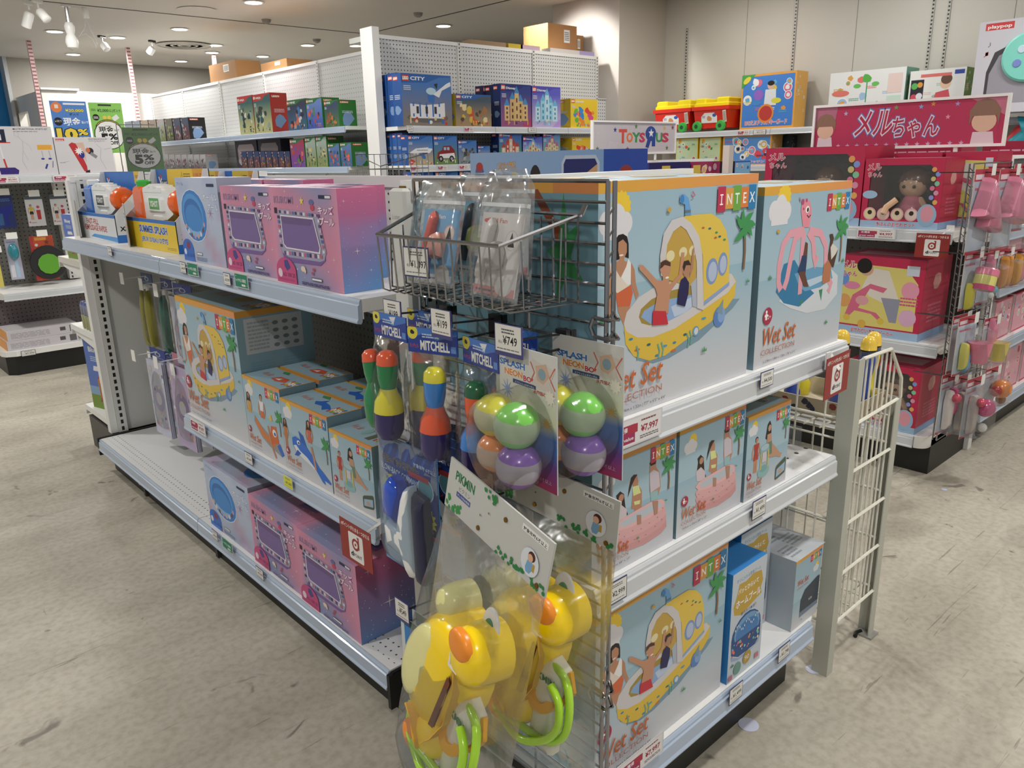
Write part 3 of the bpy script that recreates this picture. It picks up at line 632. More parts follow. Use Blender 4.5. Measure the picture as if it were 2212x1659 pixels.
def art_submarine(W, H):
    a = intex_ground(W, H, .58); q = hom((85, 62), (965, 20), (915, 1283), (58, 1602)); P = lambda *p: [q(t) for t in p]
    cloud(a, *q((180, 300)), .115)
    a.poly(P((215, 990), (240, 1110), (300, 1180), (380, 1200), (470, 1170), (640, 1060), (830, 860), (870, 800), (820, 800)), '7f9db0')          # printed floor patch under the boat
    # woman on the left
    a.poly(P((170, 420), (190, 385), (215, 378), (238, 395), (246, 440), (246, 530), (225, 520), (180, 540), (150, 548), (155, 470)), '201a1c')
    a.poly(P((190, 430), (215, 412), (236, 440), (236, 490), (222, 528), (222, 545), (262, 560), (278, 600), (285, 690), (302, 760), (285, 790), (262, 700), (255, 640), (250, 720), (250, 830), (262, 880), (215, 950), (185, 860), (172, 700), (150, 650), (150, 800), (142, 880), (110, 915), (100, 912), (128, 860), (120, 600), (145, 560), (190, 545), (196, 528), (188, 480)), 'c08a68')
    a.poly(P((142, 560), (160, 556), (180, 610), (200, 650), (232, 580), (243, 530), (258, 560), (256, 690), (205, 760), (175, 740), (150, 690)), 'eadccd'); a.poly(P((232, 580), (243, 530), (258, 562), (256, 690), (236, 696), (205, 650)), 'f1f0ee')
    a.poly(P((172, 752), (258, 694), (268, 745), (252, 828), (182, 832)), 'd8673a'); a.ell(*q((205, 510)), .012, .004, 'f4e6e0')
    # hull, rim and inside of the pool
    a.poly(P((216, 940), (232, 880), (300, 780), (380, 720), (560, 640), (760, 640), (820, 640), (846, 680), (842, 780), (800, 850), (700, 950), (560, 1060), (450, 1150), (360, 1182), (270, 1150), (225, 1070)), 'e5c13c')
    a.poly(P((216, 940), (232, 868), (300, 775), (390, 712), (640, 640), (820, 640), (845, 690), (800, 760), (640, 880), (500, 980), (380, 1030), (290, 1030), (230, 990)), 'd8d4d4')
    a.poly(P((300, 900), (312, 850), (370, 790), (470, 740), (640, 700), (640, 800), (560, 880), (450, 940), (360, 955), (315, 940)), 'a88f3c'); a.poly(P((312, 900), (330, 860), (420, 800), (640, 760), (640, 810), (560, 880), (450, 940), (370, 950)), '8fb0dc')
    a.poly(P((480, 840), (600, 780), (640, 800), (560, 880), (500, 905)), 'c3d2ea')
    for i, (x, y) in enumerate(((255, 1040), (290, 1110), (355, 1078), (445, 1090), (500, 1070), (495, 1120), (560, 1020), (665, 920), (400, 1150))): a.ell(*q((x, y)), .017 if i % 2 else .012, .006, ('3c8aa8', 'd86c2e', '2f6a6a', '4f9fc0')[i % 4])
    for x, y in ((430, 1110), (410, 1120), (590, 1040), (575, 1060), (290, 1130)): a.line([q((x, y + 45)), q((x + 6, y)), q((x - 4, y - 45))], .009, '6fae9a')
    a.ell(*q((620, 1000)), .022, .024, '6ca0c4').ell(*q((622, 1000)), .014, .017, 'd6dde6'); a.ell(*q((752, 912)), .042, .05, '5a86c8').ell(*q((765, 900)), .027, .038, '86aadb').poly(P((735, 880), (775, 800), (770, 900)), '7f9fb0')
    # cabin
    a.poly(P((425, 590), (430, 470), (470, 350), (540, 300), (600, 420), (620, 560), (620, 720), (430, 660)), 'c9a548'); a.poly(P((590, 700), (650, 620), (655, 860), (600, 840)), 'b4bccc')
    for x, y in ((475, 520), (545, 500), (600, 490)): a.ell(*q((x, y)), .026, .024, 'e9dfae')
    a.poly(P((540, 285), (560, 272), (700, 262), (750, 300), (785, 370), (803, 470), (805, 690), (662, 838), (655, 520), (620, 390)), 'e9c84c')
    a.poly(P((662, 812), (806, 690), (806, 712), (662, 838)), '8fa9d6'); a.ell(*q((708, 622)), .042, .062, '7f9bcc').ell(*q((711, 624)), .03, .047, 'b9c6e0').ell(*q((768, 578)), .034, .056, '7f9bcc').ell(*q((770, 580)), .024, .042, 'b9c6e0')
    for i, (x, y) in enumerate(((655, 350), (692, 355), (730, 380), (725, 412), (748, 405), (775, 425))): a.ell(*q((x, y)), .01, .005, ('c8662e', '2d6f86', '3a9a6a')[i % 3])
    a.poly(P((420, 640), (416, 520), (436, 380), (480, 300), (540, 278), (590, 320), (632, 400), (652, 520), (662, 866), (625, 852), (620, 560), (598, 440), (560, 360), (530, 335), (488, 370), (455, 450), (446, 560), (448, 660)), 'd6d2d3')
    a.poly(P((553, 272), (553, 228), (585, 228), (587, 272)), '5fa0d8'); a.poly(P((553, 235), (553, 205), (523, 190), (526, 150), (548, 140), (572, 165), (585, 235)), '6aa8e0'); a.ell(*q((537, 172)), .013, .02, '3f86c8').rect(*q((553, 258)), .035, .012, '707c80')
    # children
    a.poly(P((415, 565), (430, 545), (460, 545), (476, 570), (474, 610), (462, 650), (468, 700), (478, 690), (520, 640), (535, 500), (552, 500), (548, 560), (540, 640), (480, 730), (470, 760), (462, 880), (380, 880), (400, 760), (390, 720), (340, 650), (300, 600), (300, 570), (322, 575), (400, 672), (430, 672), (432, 650), (415, 610)), 'c99272')
    a.poly(P((415, 600), (418, 560), (445, 543), (474, 560), (474, 585), (440, 575), (428, 590)), '4e352a').poly(P((376, 862), (448, 866), (462, 950), (372, 955)), 'cc2436').ell(*q((455, 655)), .011, .005, 'f4eee8')
    a.poly(P((545, 560), (570, 545), (586, 570), (584, 620), (570, 660), (560, 665), (538, 620)), 'b98768').poly(P((540, 590), (548, 555), (575, 548), (588, 580), (560, 580), (548, 620)), '3a2a22').poly(P((532, 670), (556, 650), (578, 690), (574, 760), (556, 840), (512, 825), (520, 740)), '262258').poly(P((596, 480), (606, 470), (600, 600), (580, 660)), 'b98768')
    intex_logo(a, .70, .835, .28, .115); palm(a, .91, .755, .085)
    for x, y, s in ((92, 930, .018), (665, 1132, .018), (908, 695, .014)): grass(a, *q((x, y)), s)
    a.line([q((592, 125)), q((606, 150)), q((590, 158))], .006, 'cf5a78').ell(*q((465, 235)), .012, .01, 'd8a62c')
    intex_words(a, 1.0, .01, .125)
    return a
def art_octopus(W, H):
    a = intex_ground(W, H, .5); q = hom((1050, 105), (1635, 32), (1535, 1075), (990, 1278)); P = lambda *p: [q(t) for t in p]
    cloud(a, *q((1155, 245)), .15)
    a.poly(P((1150, 840), (1220, 880), (1330, 910), (1450, 880), (1530, 780), (1535, 660), (1480, 610), (1250, 700)), 'd9dfe6').poly(P((1128, 780), (1180, 600), (1250, 570), (1290, 640), (1290, 700), (1380, 780), (1280, 870), (1180, 850)), '2c7fae').poly(P((1250, 660), (1380, 610), (1490, 615), (1500, 680), (1420, 740), (1320, 770), (1280, 740)), '6aa6cc').poly(P((1330, 700), (1440, 660), (1450, 690), (1350, 740)), 'c3d8ea')
    a.poly(P((1410, 760), (1435, 750), (1425, 830)), '3f8f6a').poly(P((1285, 830), (1310, 825), (1290, 868)), '3f8f6a')
    c = 'eba6b4'
    for L in (((1310, 375), (1220, 400), (1175, 470), (1150, 600), (1145, 720), (1160, 770)), ((1300, 385), (1250, 440), (1225, 560), (1200, 700), (1180, 760)), ((1310, 380), (1300, 480), (1292, 640), (1285, 790)), ((1345, 375), (1420, 390), (1455, 470), (1455, 600), (1440, 690)), ((1340, 385), (1370, 440), (1378, 540), (1385, 600), (1400, 540)), ((1450, 640), (1490, 720), (1470, 770))):
        a.line([q(t) for t in L], .046, c)
    a.poly(P((1288, 250), (1292, 200), (1320, 165), (1345, 180), (1358, 230), (1356, 280), (1342, 355), (1302, 355)), 'ee8fa0')
    for x, y, r in ((1300, 190, .017), (1325, 178, .011), (1305, 235, .008)): a.ell(*q((x, y)), r, None, 'b0527c')
    a.ell(*q((1331, 238)), .022, .02, 'ffffff').ell(*q((1333, 240)), .011, .013, '1c1c20').line([q((1328, 275)), q((1340, 290)), q((1352, 272))], .007, '46222a')
    a.poly(P((1270, 640), (1300, 560), (1320, 450), (1335, 460), (1330, 560), (1320, 660), (1340, 740), (1310, 740)), '6a4434').poly(P((1298, 540), (1326, 540), (1322, 640), (1270, 650)), '24406a')
    a.poly(P((1470, 530), (1485, 430), (1478, 395), (1500, 390), (1508, 420), (1500, 450), (1535, 490), (1505, 610), (1470, 590)), '54382c').poly(P((1485, 480), (1500, 452), (1535, 488), (1520, 520), (1490, 560)), 'e2ddd2').poly(P((1440, 600), (1470, 560), (1490, 600), (1480, 700), (1430, 720)), 'c07a50')
    intex_logo(a, .70, .835, .28, .10); palm(a, .91, .72, .095)
    for x, y in ((1087, 700), (1455, 970), (1565, 570)): grass(a, *q((x, y)), .02)
    a.ell(*q((1138, 390)), .016, .01, 'd8a62c').line([q((1277, 160)), q((1283, 185))], .01, 'cf7a90'); intex_words(a, 1.02, .06, .125, '± 2.34m x 1.80m x 1.50m | 7\'8" x 5\'11"')
    return a
def art_pinkpool(W, H):
    a = intex_ground(W, H, .52); q = hom((785, 58), (1345, 75), (1290, 915), (690, 1210)); q = hom((752, 300), (1345, 75), (1285, 915), (692, 1212)); P = lambda *p: [q(t) for t in p]
    cloud(a, *q((845, 425)), .12)
    a.poly(P((890, 660), (905, 560), (900, 530), (930, 498), (955, 520), (960, 620), (975, 680), (890, 710)), '32221e').ell(*q((935, 548)), .03, .032, 'c08a6c').poly(P((885, 640), (930, 600), (970, 640), (960, 720), (890, 720)), 'd8c8d0')
    a.poly(P((1000, 640), (1020, 480), (1015, 400), (1050, 375), (1060, 430), (1055, 455), (1080, 500), (1075, 600), (1062, 740), (1035, 760), (1020, 640)), 'c0886a').poly(P((1015, 470), (1060, 460), (1072, 520), (1020, 540)), 'dfe79a').poly(P((1020, 585), (1066, 575), (1060, 605), (1025, 612)), 'dfe79a').poly(P((1010, 400), (1030, 378), (1056, 378), (1040, 400), (1015, 450), (980, 550), (990, 480)), '3a2620')
    a.poly(P((1135, 500), (1140, 380), (1145, 290), (1190, 275), (1188, 330), (1210, 370), (1215, 480), (1190, 560), (1185, 670), (1155, 690), (1140, 560)), 'c08e74').poly(P((1140, 375), (1170, 350), (1205, 370), (1210, 480), (1140, 525)), 'd2c6d2').poly(P((1138, 525), (1192, 505), (1190, 580), (1140, 590)), '9cc4c8').poly(P((1142, 300), (1165, 272), (1192, 280), (1185, 305), (1150, 320)), '26201e')
    for i, (dy, c) in enumerate(((150, 'd79c9e'), (100, 'dfa6a8'), (48, 'e6b0b2'), (0, 'ecbcbc'))):
        a.poly(P((875, 770 + dy), (905, 730 + dy), (1000, 670 + dy), (1150, 590 + dy), (1215, 580 + dy), (1243, 600 + dy), (1243, 650 + dy), (1200, 700 + dy), (1080, 775 + dy), (960, 815 + dy), (900, 815 + dy), (880, 795 + dy)) if i < 3 else P((875, 770), (905, 730), (1000, 670), (1150, 590), (1215, 580), (1243, 600), (1225, 655), (1120, 720), (990, 780), (910, 800)), c)
    a.poly(P((915, 765), (930, 735), (1010, 685), (1150, 612), (1210, 605), (1215, 635), (1110, 695), (985, 755), (935, 775)), 'c2ccd6')
    for x, y in ((905, 830), (940, 850), (1000, 810), (1060, 800), (1120, 760), (1180, 720), (930, 900), (1010, 880), (1090, 850), (1160, 790), (1210, 740), (1220, 650), (960, 930), (1040, 900)): a.ell(*q((x, y)), .007, .004, 'a8625c')
    a.poly(P((1035, 690), (1065, 690), (1062, 760), (1035, 765)), 'b98a74'); a.poly(P((1150, 590), (1190, 590), (1182, 690), (1158, 700)), 'b98a74')
    intex_logo(a, .67, .82, .3, .13); palm(a, .9, .74, .1); grass(a, .53, .2, .018); grass(a, .88, .42, .015)
    intex_words(a, 1.0, .05, .16, '147cm x 33cm 58" x 13"'); return a
def art_basket(W, H):
    a = intex_ground(W, H, .5); cloud(a, .13, .83, .13)
    person(a, .22, .3, .42, 'c98e6a', '3a2a24', 'b83c34', 'b83c34')
    a.poly([(.42, .66), (.45, .82), (.5, .86), (.54, .8), (.56, .64), (.5, .62)], '241c1c').ell(.505, .77, .035, .04, 'c99a7c').poly([(.46, .7), (.56, .7), (.58, .58), (.68, .5), (.8, .4), (.86, .38), (.82, .34), (.7, .38), (.56, .4), (.5, .44), (.46, .54)], 'c99a7c').poly([(.48, .6), (.58, .6), (.6, .44), (.5, .44)], '6e8a72')
    a.ell(.42, .27, .14, .075, '93c0c0').ell(.42, .3, .09, .04, '7fb0b4')
    for x in (.33, .5): a.rect(x, .3, .03, .22, 'd6c56a')
    a.ell(.42, .53, .11, .04, '8db8c4').ell(.42, .56, .1, .035, 'b0ccd4').rect(.37, .38, .1, .12, 'd8d0d4')
    a.poly([(.72, .08), (.72, .22), (.75, .25), (.95, .31), (.97, .29), (.97, .14), (.95, .11), (.75, .07)], '51604a').poly([(.74, .1), (.75, .2), (.95, .25), (.95, .14)], '9fc0dc').ell(.84, .16, .05, .03, 'c8a890')
    intex_logo(a, .66, .82, .3, .12); palm(a, .9, .74, .1); intex_words(a, .95, .04, .13); return a
def art_boat(W, H):
    a = intex_ground(W, H, .55); cloud(a, .17, .84, .14)
    person(a, .12, .36, .42, 'c08a68', '2a1d1a', 'd8a440', 'd8a440', long_hair=True, legs=False)
    a.poly([(.25, .5), (.22, .42), (.4, .24), (.6, .16), (.9, .1), (.97, .14), (.9, .24), (.8, .3), (.6, .32), (.4, .4)], '9a9ca0').poly([(.27, .48), (.25, .42), (.42, .26), (.62, .2), (.78, .18), (.7, .26), (.5, .32), (.36, .42)], 'e07c2c').poly([(.9, .1), (.97, .14), (.88, .27), (.8, .22)], '2f6fd0').poly([(.6, .2), (.68, .46), (.82, .48), (.86, .26)], 'd86a2a').ell(.76, .38, .05, .05, 'f2f2f2').ell(.77, .37, .025, .025, '2458b0')
    person(a, .48, .34, .48, 'c98e6a', '1d1614', 'eceaf0', 'e07038', legs=False); a.line([(.6, .44), (.64, .2), (.74, .04)], .04, 'c98e6a'); a.poly([(.66, .56), (.72, .62), (.74, .54), (.68, .52)], 'e8c040')
    intex_logo(a, .62, .82, .34, .13); palm(a, .92, .62, .11); intex_words(a, .9, .03, .13); return a
def art_whale(W, H):
    a = intex_ground(W, H, .55); cloud(a, .15, .84, .13)
    person(a, .06, .3, .42, 'b98468', '3a2420', 'c87a3c', 'c87a3c', long_hair=True, legs=True)
    a.poly([(.2, .5), (.2, .4), (.26, .33), (.36, .3), (.55, .24), (.7, .18), (.8, .08), (.86, .06), (.84, .12), (.97, .1), (.98, .13), (.84, .22), (.76, .26), (.66, .36), (.52, .46), (.4, .52), (.28, .54)], '1f6fd8').poly([(.22, .4), (.28, .32), (.42, .27), (.6, .22), (.7, .17), (.66, .22), (.5, .32), (.36, .36), (.28, .42)], 'e8ecf2').poly([(.4, .5), (.36, .64), (.46, .6), (.52, .46)], '1b5fc4').poly([(.3, .36), (.22, .26), (.3, .27), (.38, .33)], '1b5fc4').ell(.34, .47, .035, .03, 'ffffff').ell(.345, .465, .018, .018, '10204a')
    person(a, .6, .38, .46, 'c98e6a', '2a1d1a', 'd8644c', 'd8644c', long_hair=True, legs=False); a.line([(.62, .5), (.66, .34), (.68, .2)], .04, 'c98e6a')
    intex_logo(a, .64, .82, .33, .13); palm(a, .93, .62, .1); intex_words(a, .9, .03, .13); return a
def art_airbed(W, H):
    a = intex_ground(W, H, .4); cloud(a, .8, .72, .14); intex_logo(a, .55, .85, .42, .1)
    a.text('Wet Set', .1, .62, .08, 'd86a4a', w=.42, fat=.02, shear=.15).text('COLLECTION', .1, .57, .02, 'd09080', w=.42)
    a.poly([(.28, .2), (.28, .38), (.42, .5), (.9, .57), (.98, .56), (.98, .2), (.7, .18)], '3c4654').poly([(.28, .2), (.98, .2), (.98, .14), (.28, .13)], '7888a0').text('INTEX', .6, .29, .03, 'd8dce0', w=.13, fat=.03); grass(a, .38, .07, .02); return a
def art_home_pool(W, H):
    a = Art(W, H, 'c9d4de'); a.text('すぐに入れる簡単プール', .12, .9, .035, '4a6fa4', w=.7)
    a.poly([(.2, .88), (.4, .87), (.6, .9), (.85, .88), (.92, .78), (.86, .72), (.9, .66), (.6, .62), (.3, .58), (.1, .62), (.06, .7), (.14, .78)], 'c7a53c').text('パッとひらいて', .18, .79, .045, 'ffffff', w=.6, fat=.02).text('ホームプール', .14, .67, .07, 'ffffff', w=.72, fat=.03).text('屋内洋子兼用', .3, .575, .03, '2c4a90', w=.4)
    a.ell(.5, .38, .44, .19, '1f4f8e').ell(.52, .41, .38, .14, '6fa3d0').ell(.52, .4, .34, .1, '3f7fc0').poly([(.06, .36), (.94, .36), (.94, .25), (.8, .19), (.3, .19), (.08, .25)], '27508c').poly([(.06, .24), (.3, .18), (.8, .18), (.94, .24), (.9, .19), (.6, .16), (.3, .16), (.1, .19)], '9fb4d4')
    R = random.Random(5)
    for i in range(26): a.ell(.1 + .8 * R.random(), .23 + .11 * R.random(), .022 * (.6 + R.random()), None, ('e88a4a', '7fd0a8', 'e86a8a', 'f0e0c0', '9fd0f0')[i % 5], n=7)
    a.k += 1
    for i in range(16): a.rect(.14 + .045 * i, .46 + .03 * math.sin(i), .02, .02, 'f0f4f8')
    a.ell(.28, .09, .11, None, '6f9f94').ell(.56, .13, .12, None, 'b89a3c').text('90', .56, .105, .045, 'f4f0e0', al='c', w=.13).rect(.02, .02, .12, .045, 'd07a88').rect(.8, .05, .12, .045, 'd07a88')
    grass(a, .12, .14, .05, '3f8f6a'); a.star(.72, .6, .03, 'e8a040'); return a
def mixc(c1, c2, t): t = min(1, max(0, t)); A, B = hexc(c1), hexc(c2); return tuple(A[i] * (1 - t) + B[i] * t for i in range(3))
def art_purple(W, H, plain=False):
    """pink to blue sparkly carton of a square kids' pool; the printed mascot is left out"""
    a = Art(W, H)
    if plain == 'side': a.grad(0, 0, 1, 1, lambda u, v: mixc('5f8fc8', 'c4709c', v * .9 + .1 * math.sin(5 * u)) if v < .7 else mixc('a0709e', 'd06a96', (v - .5) * 2), 3, 8)
    else: a.grad(0, 0, 1, 1, lambda u, v: mixc(mixc('d98aa8', '8f9ac4', .5 + .5 * math.sin(3.2 * u + 5 * v)), 'e296b4', max(0, 1 - 6 * u) + max(0, 6 * u - 5)), 8, 8)
    R = random.Random(7)
    for i in range(34 if plain else 20): a.ell(R.random() * .96 + .02, R.random() * .96 + .02, .004 + .004 * R.random(), None, 'f0e4f0', n=6)
    a.k += 1
    for x, y, s in ((.15, .88, .05), (.4, .4, .09), (.72, .2, .05), (.8, .62, .03)) if plain else ((.25, .96, .02), (.66, .72, .02), (.9, .32, .025)): a.star(x, y, s, 'f6eef4', 4, .12)
    if plain == 'side': return a
    if plain == 'top':
        a.text('キッズプール', .28, .5, .26, 'fff0f8', w=.3, fat=.03, out='a04a80').poly([(.58, .8), (.85, .8), (.9, .35), (.62, .3)], '8a70aa').poly([(.6, .75), (.83, .75), (.87, .4), (.64, .36)], '5f4a88'); return a
    a.text('KUROMI', .06, .84, .07, '8a6a9e', w=.3, fat=.03, out='e8b8d0', outw=.03).rect(.05, .73, .045, .06, '2a2440').rect(.75, .9, .17, .035, '1f2a50').rect(.84, .905, .075, .025, 'e8e8f0')
    a.text('キッズ', .73, .76, .075, 'fff4fa', w=.21, fat=.05, out='b85a98', outw=.03).text('プール', .74, .65, .075, 'fff4fa', w=.2, fat=.05, out='b85a98', outw=.03)
    a.star(.5, .87, .035, 'f4dc6a'); a.ell(.64, .86, .035, .03, '6a6fa8').ell(.65, .81, .03, .03, 'd0405a')
    a.poly([(.1, .36), (.14, .26), (.26, .23), (.7, .24), (.78, .3), (.78, .4)], '7f5fa4')
    a.poly([(.1, .74), (.14, .78), (.68, .76), (.74, .7), (.8, .38), (.76, .3), (.7, .28), (.22, .28), (.12, .32), (.09, .4)], 'a9a6c2')
    cs = ('3a3560', 'd8b0c8', '6a4a86', 'e2e0ea', 'c86a8a', '5f6fb0')
    for i in range(15): a.rect(.13 + .042 * i, .735 - .001 * i, .03, .03, cs[i % 6]).rect(.15 + .04 * i, .3 + .001 * i, .03, .04, cs[(i + 2) % 6])
    for i in range(7): a.rect(.1, .38 + .05 * i, .035, .03, cs[i % 6]).rect(.755 - .006 * i, .37 + .05 * i, .03, .03, cs[(i + 3) % 6])
    a.poly([(.15, .72), (.66, .71), (.73, .42), (.72, .36), (.2, .37), (.15, .42)], 'efe6f2').poly([(.16, .705), (.65, .695), (.715, .42), (.7, .375), (.21, .385), (.165, .42)], '7f68a4').poly([(.165, .705), (.65, .695), (.62, .63), (.2, .63), (.165, .66)], '71598f')
    a.ell(.16, .13, .16, .14, 'd04a86', a0=0, a1=PI).rect(0, 0, .32, .13, 'd04a86').poly([(.14, .24), (.2, .25), (.24, .17), (.18, .13), (.14, .18)], '4a4690').ell(.06, .1, .035, None, 'f0dce8').text('162 100 25', .1, .07, .04, '6a1f50', w=.2, fat=.02).lines(.03, .02, .26, .025, 2, 'a83a70')
    a.text('♥', .45, .14, .04, 'f4dcb8').ell(.44, .18, .035, .03, 'f0dcc8').ell(.6, .19, .018, .016, 'c04a6a').ell(.58, .15, .018, .016, 'c04a6a').rect(.56, .075, .15, .03, '1f2a50').rect(.565, .08, .14, .02, 'f4f4f8').lines(.4, .015, .42, .035, 2, '54386a'); return a
def art_oval(W, H, top=False):
    a = Art(W, H); a.grad(0, 0, 1, 1, lambda u, v: mixc(mixc('b8c4dc', 'c8d4ec', v), 'c88aa8' if v < .7 else '9fb4dc', max(0, math.sin(9 * u + 7 * v)) * .55), 8, 8)
    if top: a.text('オーバルプール', .25, .45, .25, 'f4f8ff', w=.3, fat=.05, out='3a6ab8').ell(.72, .5, .2, .33, '2f7fd0').ell(.72, .52, .15, .22, '2468b4'); return a
    R = random.Random(3)
    for i in range(5): a.star(.3 + .16 * i, .12 + .8 * R.random(), .09, 'a87aa8' if i % 2 else 'b4cdf0', 8, .12)
    a.text('オーバル', .64, .75, .075, 'f8fbff', w=.32, fat=.05, out='4a78c0', outw=.035).text('プール', .73, .64, .075, 'f8fbff', w=.23, fat=.05, out='4a78c0', outw=.035).rect(.76, .9, .17, .035, '1f2a50').text('プール', .03, .91, .04, '7f9ac8', w=.18)
    a.ell(.38, .56, .31, .31, 'eef4fb', rot=-.12).ell(.38, .56, .3, .3, '2f86d8', rot=-.12).ell(.36, .58, .25, .24, '4aa0e8', rot=-.12).ell(.36, .56, .22, .2, '2a74c4', rot=-.12).ell(.37, .53, .2, .16, '3b8fdc', rot=-.12).line([(.2, .4), (.3, .35), (.42, .34), (.52, .36)], .05, '8fc0ee')
    for i in range(8): t = -2.6 + .32 * i; a.ell(.37 + .25 * math.cos(t), .55 + .24 * math.sin(t), .022, None, ('e8b090', 'f0e0e8', '7f5040', 'd0a0c0')[i % 4])
    a.ell(.13, .14, .14, .13, '1f6fd0', a0=0, a1=PI).rect(0, 0, .27, .14, '1f6fd0').ell(.15, .19, .05, .05, '8a3a6a').ell(.05, .11, .03, None, 'e8eef8').text('162 107 43', .08, .05, .04, '0f3a90', w=.18, fat=.02).rect(.34, .09, .13, .035, '1f2a50').rect(.345, .095, .12, .025, 'f0f0f4').lines(.32, .02, .25, .05, 3, '8090b0'); return a
def art_intex_top(W, D, kind='big'):
    a = Art(W, D, '9dbccb'); a.rect(0, 0, 1, .05, 'dfa23a').rect(0, .95, 1, .05, 'dfa23a').rect(.98, .0, .02, 1, 'dfa23a')
    a.text('Wet Set', .12, .42, .2, 'c0603a', w=.22, fat=.02, shear=.2); intex_logo(a, .8, .25, .17, .4)
    if kind == 'whale': a.poly([(.42, .5), (.5, .36), (.62, .4), (.74, .22), (.76, .34), (.82, .38), (.68, .56), (.55, .62), (.52, .78), (.48, .6)], '2468c8')
    elif kind == 'boat': a.poly([(.45, .36), (.6, .3), (.78, .4), (.7, .62), (.5, .6)], 'd8582a').poly([(.5, .42), (.62, .4), (.6, .54)], 'f0f0f0')
    elif kind == 'big': a.ell(.6, .55, .1, .22, 'c0a868').rect(.5, .4, .15, .2, 'b8975a')
    else: a.ell(.5, .5, .06, .2, '8fb8b0').rect(.66, .2, .1, .5, '6a7050')
    a.poly([(.3, .9), (.42, .95), (.5, .8), (.36, .78)], '4a9060'); return a
def art_intex_side(W, H):
    a = Art(W, H, '8aacba'); a.rect(0, .955, 1, .045, 'd89b3c').rect(.1, .68, .76, .26, 'c6ccd0')
    for i in range(3):
        for j in range(4): a.ell(.5 + .13 * i, .72 + .055 * j, .04, .015, '7a868c')
    a.k += 1; a.lines(.14, .7, .28, .22, 8, 'a2acb2'); a.lines(.14, .56, .3, .06, 3, '7fa6b6').lines(.56, .56, .3, .06, 3, '7fa6b6', seed=8).lines(.14, .44, .3, .06, 3, '7fa6b6', seed=9).lines(.56, .44, .3, .06, 3, '7fa6b6', seed=5); return a
def art_palm_side(W, H):
    a = Art(W, H, '749fae'); a.rect(0, .955, .5, .045, 'e0a23a').rect(.5, .955, .5, .045, 'd98a4a')
    a.line([(0, .93), (.3, .95), (.55, .8), (.62, .68)], .09, '8e4a2e').poly([(.62, .96), (.68, .8), (.8, .84), (.7, .7), (.86, .6), (.66, .62), (.52, .5), (.55, .66), (.42, .72), (.56, .76)], '3d9254').poly([(.02, .3), (.3, .36), (.4, .2), (.1, .1)], '6aa8c0').ell(.3, .5, .03, None, 'c03a5a'); a.poly([(0, 0), (1, 0), (1, .32), (0, .22)], '8cbccc'); return a
def side_intex_spine(W, H):
    a = Art(W, H, '7f9fae'); a.rect(0, .955, 1, .045, 'd0a03a')
    a.poly([(.1, .62), (.5, .62), (.9, .84), (.6, .8), (.55, .94), (.3, .92), (.35, .78), (0, .74)], '2f7a45')
    for i, ch in enumerate('INTEX'): a.rect(.1, .26 - i * .05, .4, .05, INTC[i]).text(ch, .2, .27 - i * .05, .025, 'ffffff', rot=0)
    return a
# ================================================================ cartons on the front gondola
HP = -PI / 2
CB = 'pool cartons'
def pool_box(name, art, W, D, H, loc, rot, lab, top='big', side='809fac', left=None, right=None, group=None):
    return carton(name, W, D, H, art(W, H), left, right, art_intex_top(W, D, top), lab, 'box', loc, rot, group, side)
# -- end unit, facing -y
W, D, H = .45, .2, .407
pool_box('pool_box', art_submarine, .475, .2, H, (.955, .838, .9745), 0, 'large yellow submarine pool carton on the top shelf of the front end unit', left=art_palm_side(D, H))
pool_box('pool_box', art_submarine, .475, .2, H - .004, (.957, 1.045, .9745), 0, 'large carton behind the submarine pool carton on the top end shelf', left=art_palm_side(D, H))
pool_box('pool_box', art_octopus, .387, .21, .379, (1.457, .838, .9745), .0, 'carton with the pink octopus spray pool, right end of the top shelf', left=side_intex_spine(.21, .379))
pool_box('pool_box', art_pinkpool, .245, .16, .231, (.945, .838, .6725), 0, 'pink ringed pool carton nearest the wire grid on the middle end shelf', left=art_palm_side(.16, .231))
pool_box('pool_box', art_pinkpool, .245, .16, .229, (.947, 1.005, .6725), 0, 'carton behind the left pink pool carton on the middle end shelf', left=art_palm_side(.16, .231))
pool_box('pool_box', art_pinkpool, .238, .17, .233, (1.198, .836, .6725), 0, 'pink ringed pool carton in the centre of the middle end shelf', left=side_intex_spine(.17, .233))
pool_box('pool_box', art_basket, .183, .17, .199, (1.444, .833, .6725), 0, 'small carton with the floating basketball hoop, right one on the middle end shelf', 'small')
pool_box('pool_box', art_submarine, .445, .18, .386, (.96, .84, .2095), 0, 'large submarine pool carton on the lowest shelf of the end unit', left=art_palm_side(.18, .386))
pool_box('pool_box', art_submarine, .445, .18, .384, (.962, 1.03, .2095), 0, 'large carton behind the submarine pool carton on the lowest end shelf', left=art_palm_side(.18, .386))
def hp_top(W, D):
    a = Art(W, D, '2f8fe0'); a.poly([(.2, .4), (.3, .6), (.55, .7), (.85, .6), (.8, .4), (.5, .3)], 'a8953c').text('ホームプール', .28, .45, .12, 'f4f0d8', w=.45, fat=.03); return a
HPL = Art(.2, .291, 'c9d4de'); HPL.blob(.5, .75, .12, 'a0507c').blob(.5, .3, .25, '27508c').lines(.2, .45, .6, .12, 3, '7088b0').star(.3, .55, .1, '3f8f6a')
carton('kids_pool_box', .148, .22, .291, art_home_pool(.148, .291), HPL, None, hp_top(.148, .22), 'blue topped home pool carton, nearer of the two on the lowest end shelf', 'box', (1.421, .832, .2095), 0, None, '2f8fe0')
carton('kids_pool_box', .148, .2, .31, art_home_pool(.148, .31), None, None, hp_top(.148, .2), 'blue topped home pool carton between its twin and the airbed carton', 'box', (1.55 + .022, .905, .2095), 0, None, '2f8fe0')
